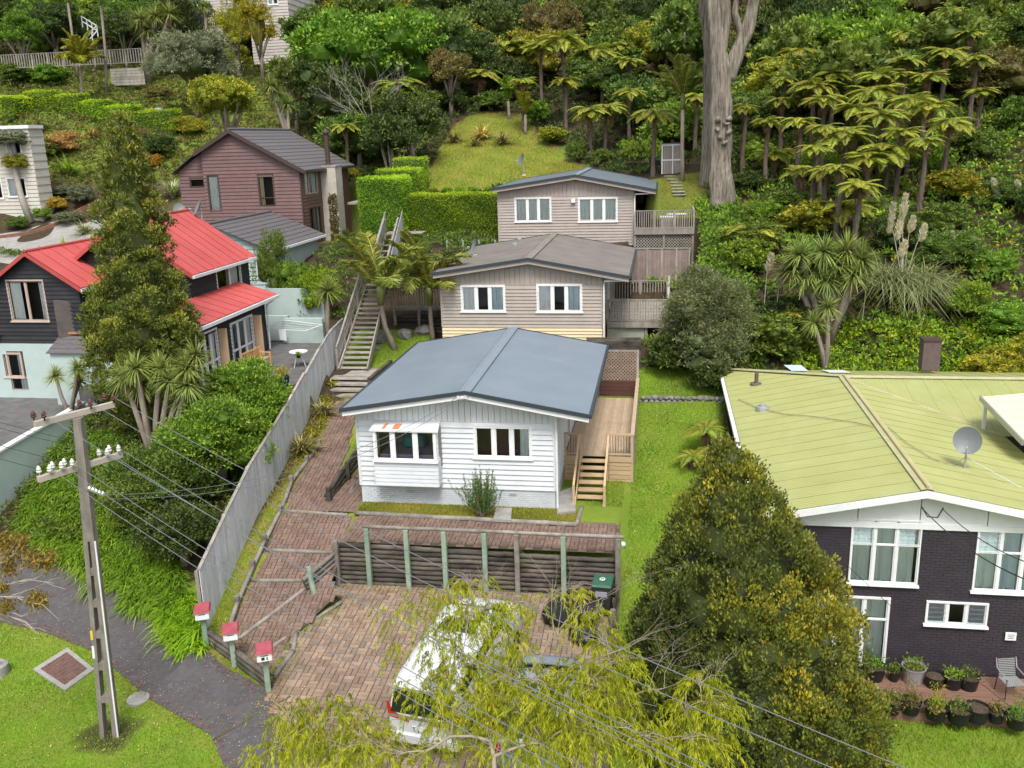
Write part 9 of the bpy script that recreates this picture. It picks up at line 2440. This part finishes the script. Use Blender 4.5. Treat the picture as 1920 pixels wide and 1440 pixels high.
MB().box(p[0] - .35, p[0] + .35, p[1] - .3, p[1] + .3, p[2], p[2] + .75).build('bin', M_black_pl, t, bevel=.04); MB().box(p[0] - .2, p[0] + .15, p[1] - .2, p[1] + .1, p[2] + .76, p[2] + .95).build('blue_bag', mat('teal_plastic', (.02, .12, .15)), t, bevel=.04)
for k, (px, py) in enumerate(((1256, 331), (1262, 337), (1268, 343), (1269, 349), (1270, 355), (1272, 361), (1274, 367))):
 p = hit(px, py); o = boxpart('stepping_stone', M_concrete, None, p[0] - .38, p[0] + .38, p[1] - .22, p[1] + .22, p[2], p[2] + .06, bevel=.01)
 tag(o, ('topmost', 'second from top', 'third from top', 'middle', 'third from bottom', 'second from bottom', 'lowest')[k] + ' of the stepping stones leading to the garden shed', 'stepping stone')
# ------------------------------------------------------------ slope furniture top left
def bal_px(label, pts, z0d, hgt_, m=M_oldwood, name='balustrade_fence'):
 a = hit(*pts[0]); t = thing(name, label, 'fence', tuple(a))
 for p_, q_ in zip(pts, pts[1:]):
  A = atY(*p_, 88); B = atY(*q_, 88); zz = (A[2] + B[2]) / 2
  balustrade(t, (A[0], 88, 0), (B[0], 88, 0), zz, zz + hgt_, m, step=.28, slat=.08, posts=1.8, rail=.12)
 return t
t = bal_px('long weathered timber balustrade across the garden slope at the top left', [(5, 122), (268, 126)], 0, 1.35)
A = atY(205, 128, 88); B = atY(268, 128, 88)
for k in range(6): boxpart('wall_board', M_oldwood, t, A[0], B[0], 88.05, 88.1, A[2] - .3 - .27 * k, A[2] - .06 - .27 * k)
t = thing('pool_fence', 'black metal bar fence above the cabbage trees at the top', 'fence', tuple(hit(345, 62)))
A = atY(330, 52, 96); B = atY(405, 52, 96); balustrade(t, (A[0], 96, 0), (B[0], 96, 0), A[2] - .3, A[2] + 1.6, M_balus, step=.22, slat=.05, posts=2.2, rail=.08)
t = thing('white_stair_rail', 'white handrail of a garden stair at the top left behind the palms', 'handrail', tuple(hit(160, 85)))
A, B, C_ = Vector(atY(152, 30, 94)), Vector(atY(181, 48, 94)), Vector(atY(152, 82, 94))
for o_ in (0, .5):
 MB().beam(A - Vector((0, 0, o_)), B - Vector((0, 0, o_)), .08, .1).build('rail', M_trim, t); MB().beam(B - Vector((0, 0, o_)), C_ - Vector((0, 0, o_)), .08, .1).build('rail', M_trim, t)
for f in (0, .33, .66, 1): v = A.lerp(B, f); boxpart('post', M_trim, t, v.x - .04, v.x + .04, 94, 94.08, v.z - 1.1, v.z)
for f in (.33, .66, 1): v = B.lerp(C_, f); boxpart('post', M_trim, t, v.x - .04, v.x + .04, 94, 94.08, v.z - 1.1, v.z)
p = hit(300, 222); t = thing('blue_barrel', 'pale blue barrel on the garden slope at the end of the winding hedge', 'barrel', tuple(p)); MB().lathe(tuple(p), [(0, 0), (.34, 0), (.38, .45), (.34, .9), (0, .92)], 16).build('barrel', mat('pale_blue_plastic', (.28, .36, .46)), t, smooth=True)
# bed edging by the pale drive
t = thing('drive_bed_edging', 'low terracotta edging round the beds beside the pale drive', 'edging', tuple(hit(140, 405)))
es = [(0, 448), (60, 440), (120, 418), (142, 402), (185, 378)]
for a_, b_ in zip(es, es[1:]): MB().beam(Vector(hit(*a_)) + Vector((0, 0, .1)), Vector(hit(*b_)) + Vector((0, 0, .1)), .2, .3).build('edging_board', mat('rust_edging', (.18, .08, .05), (.24, .12, .08)), t)
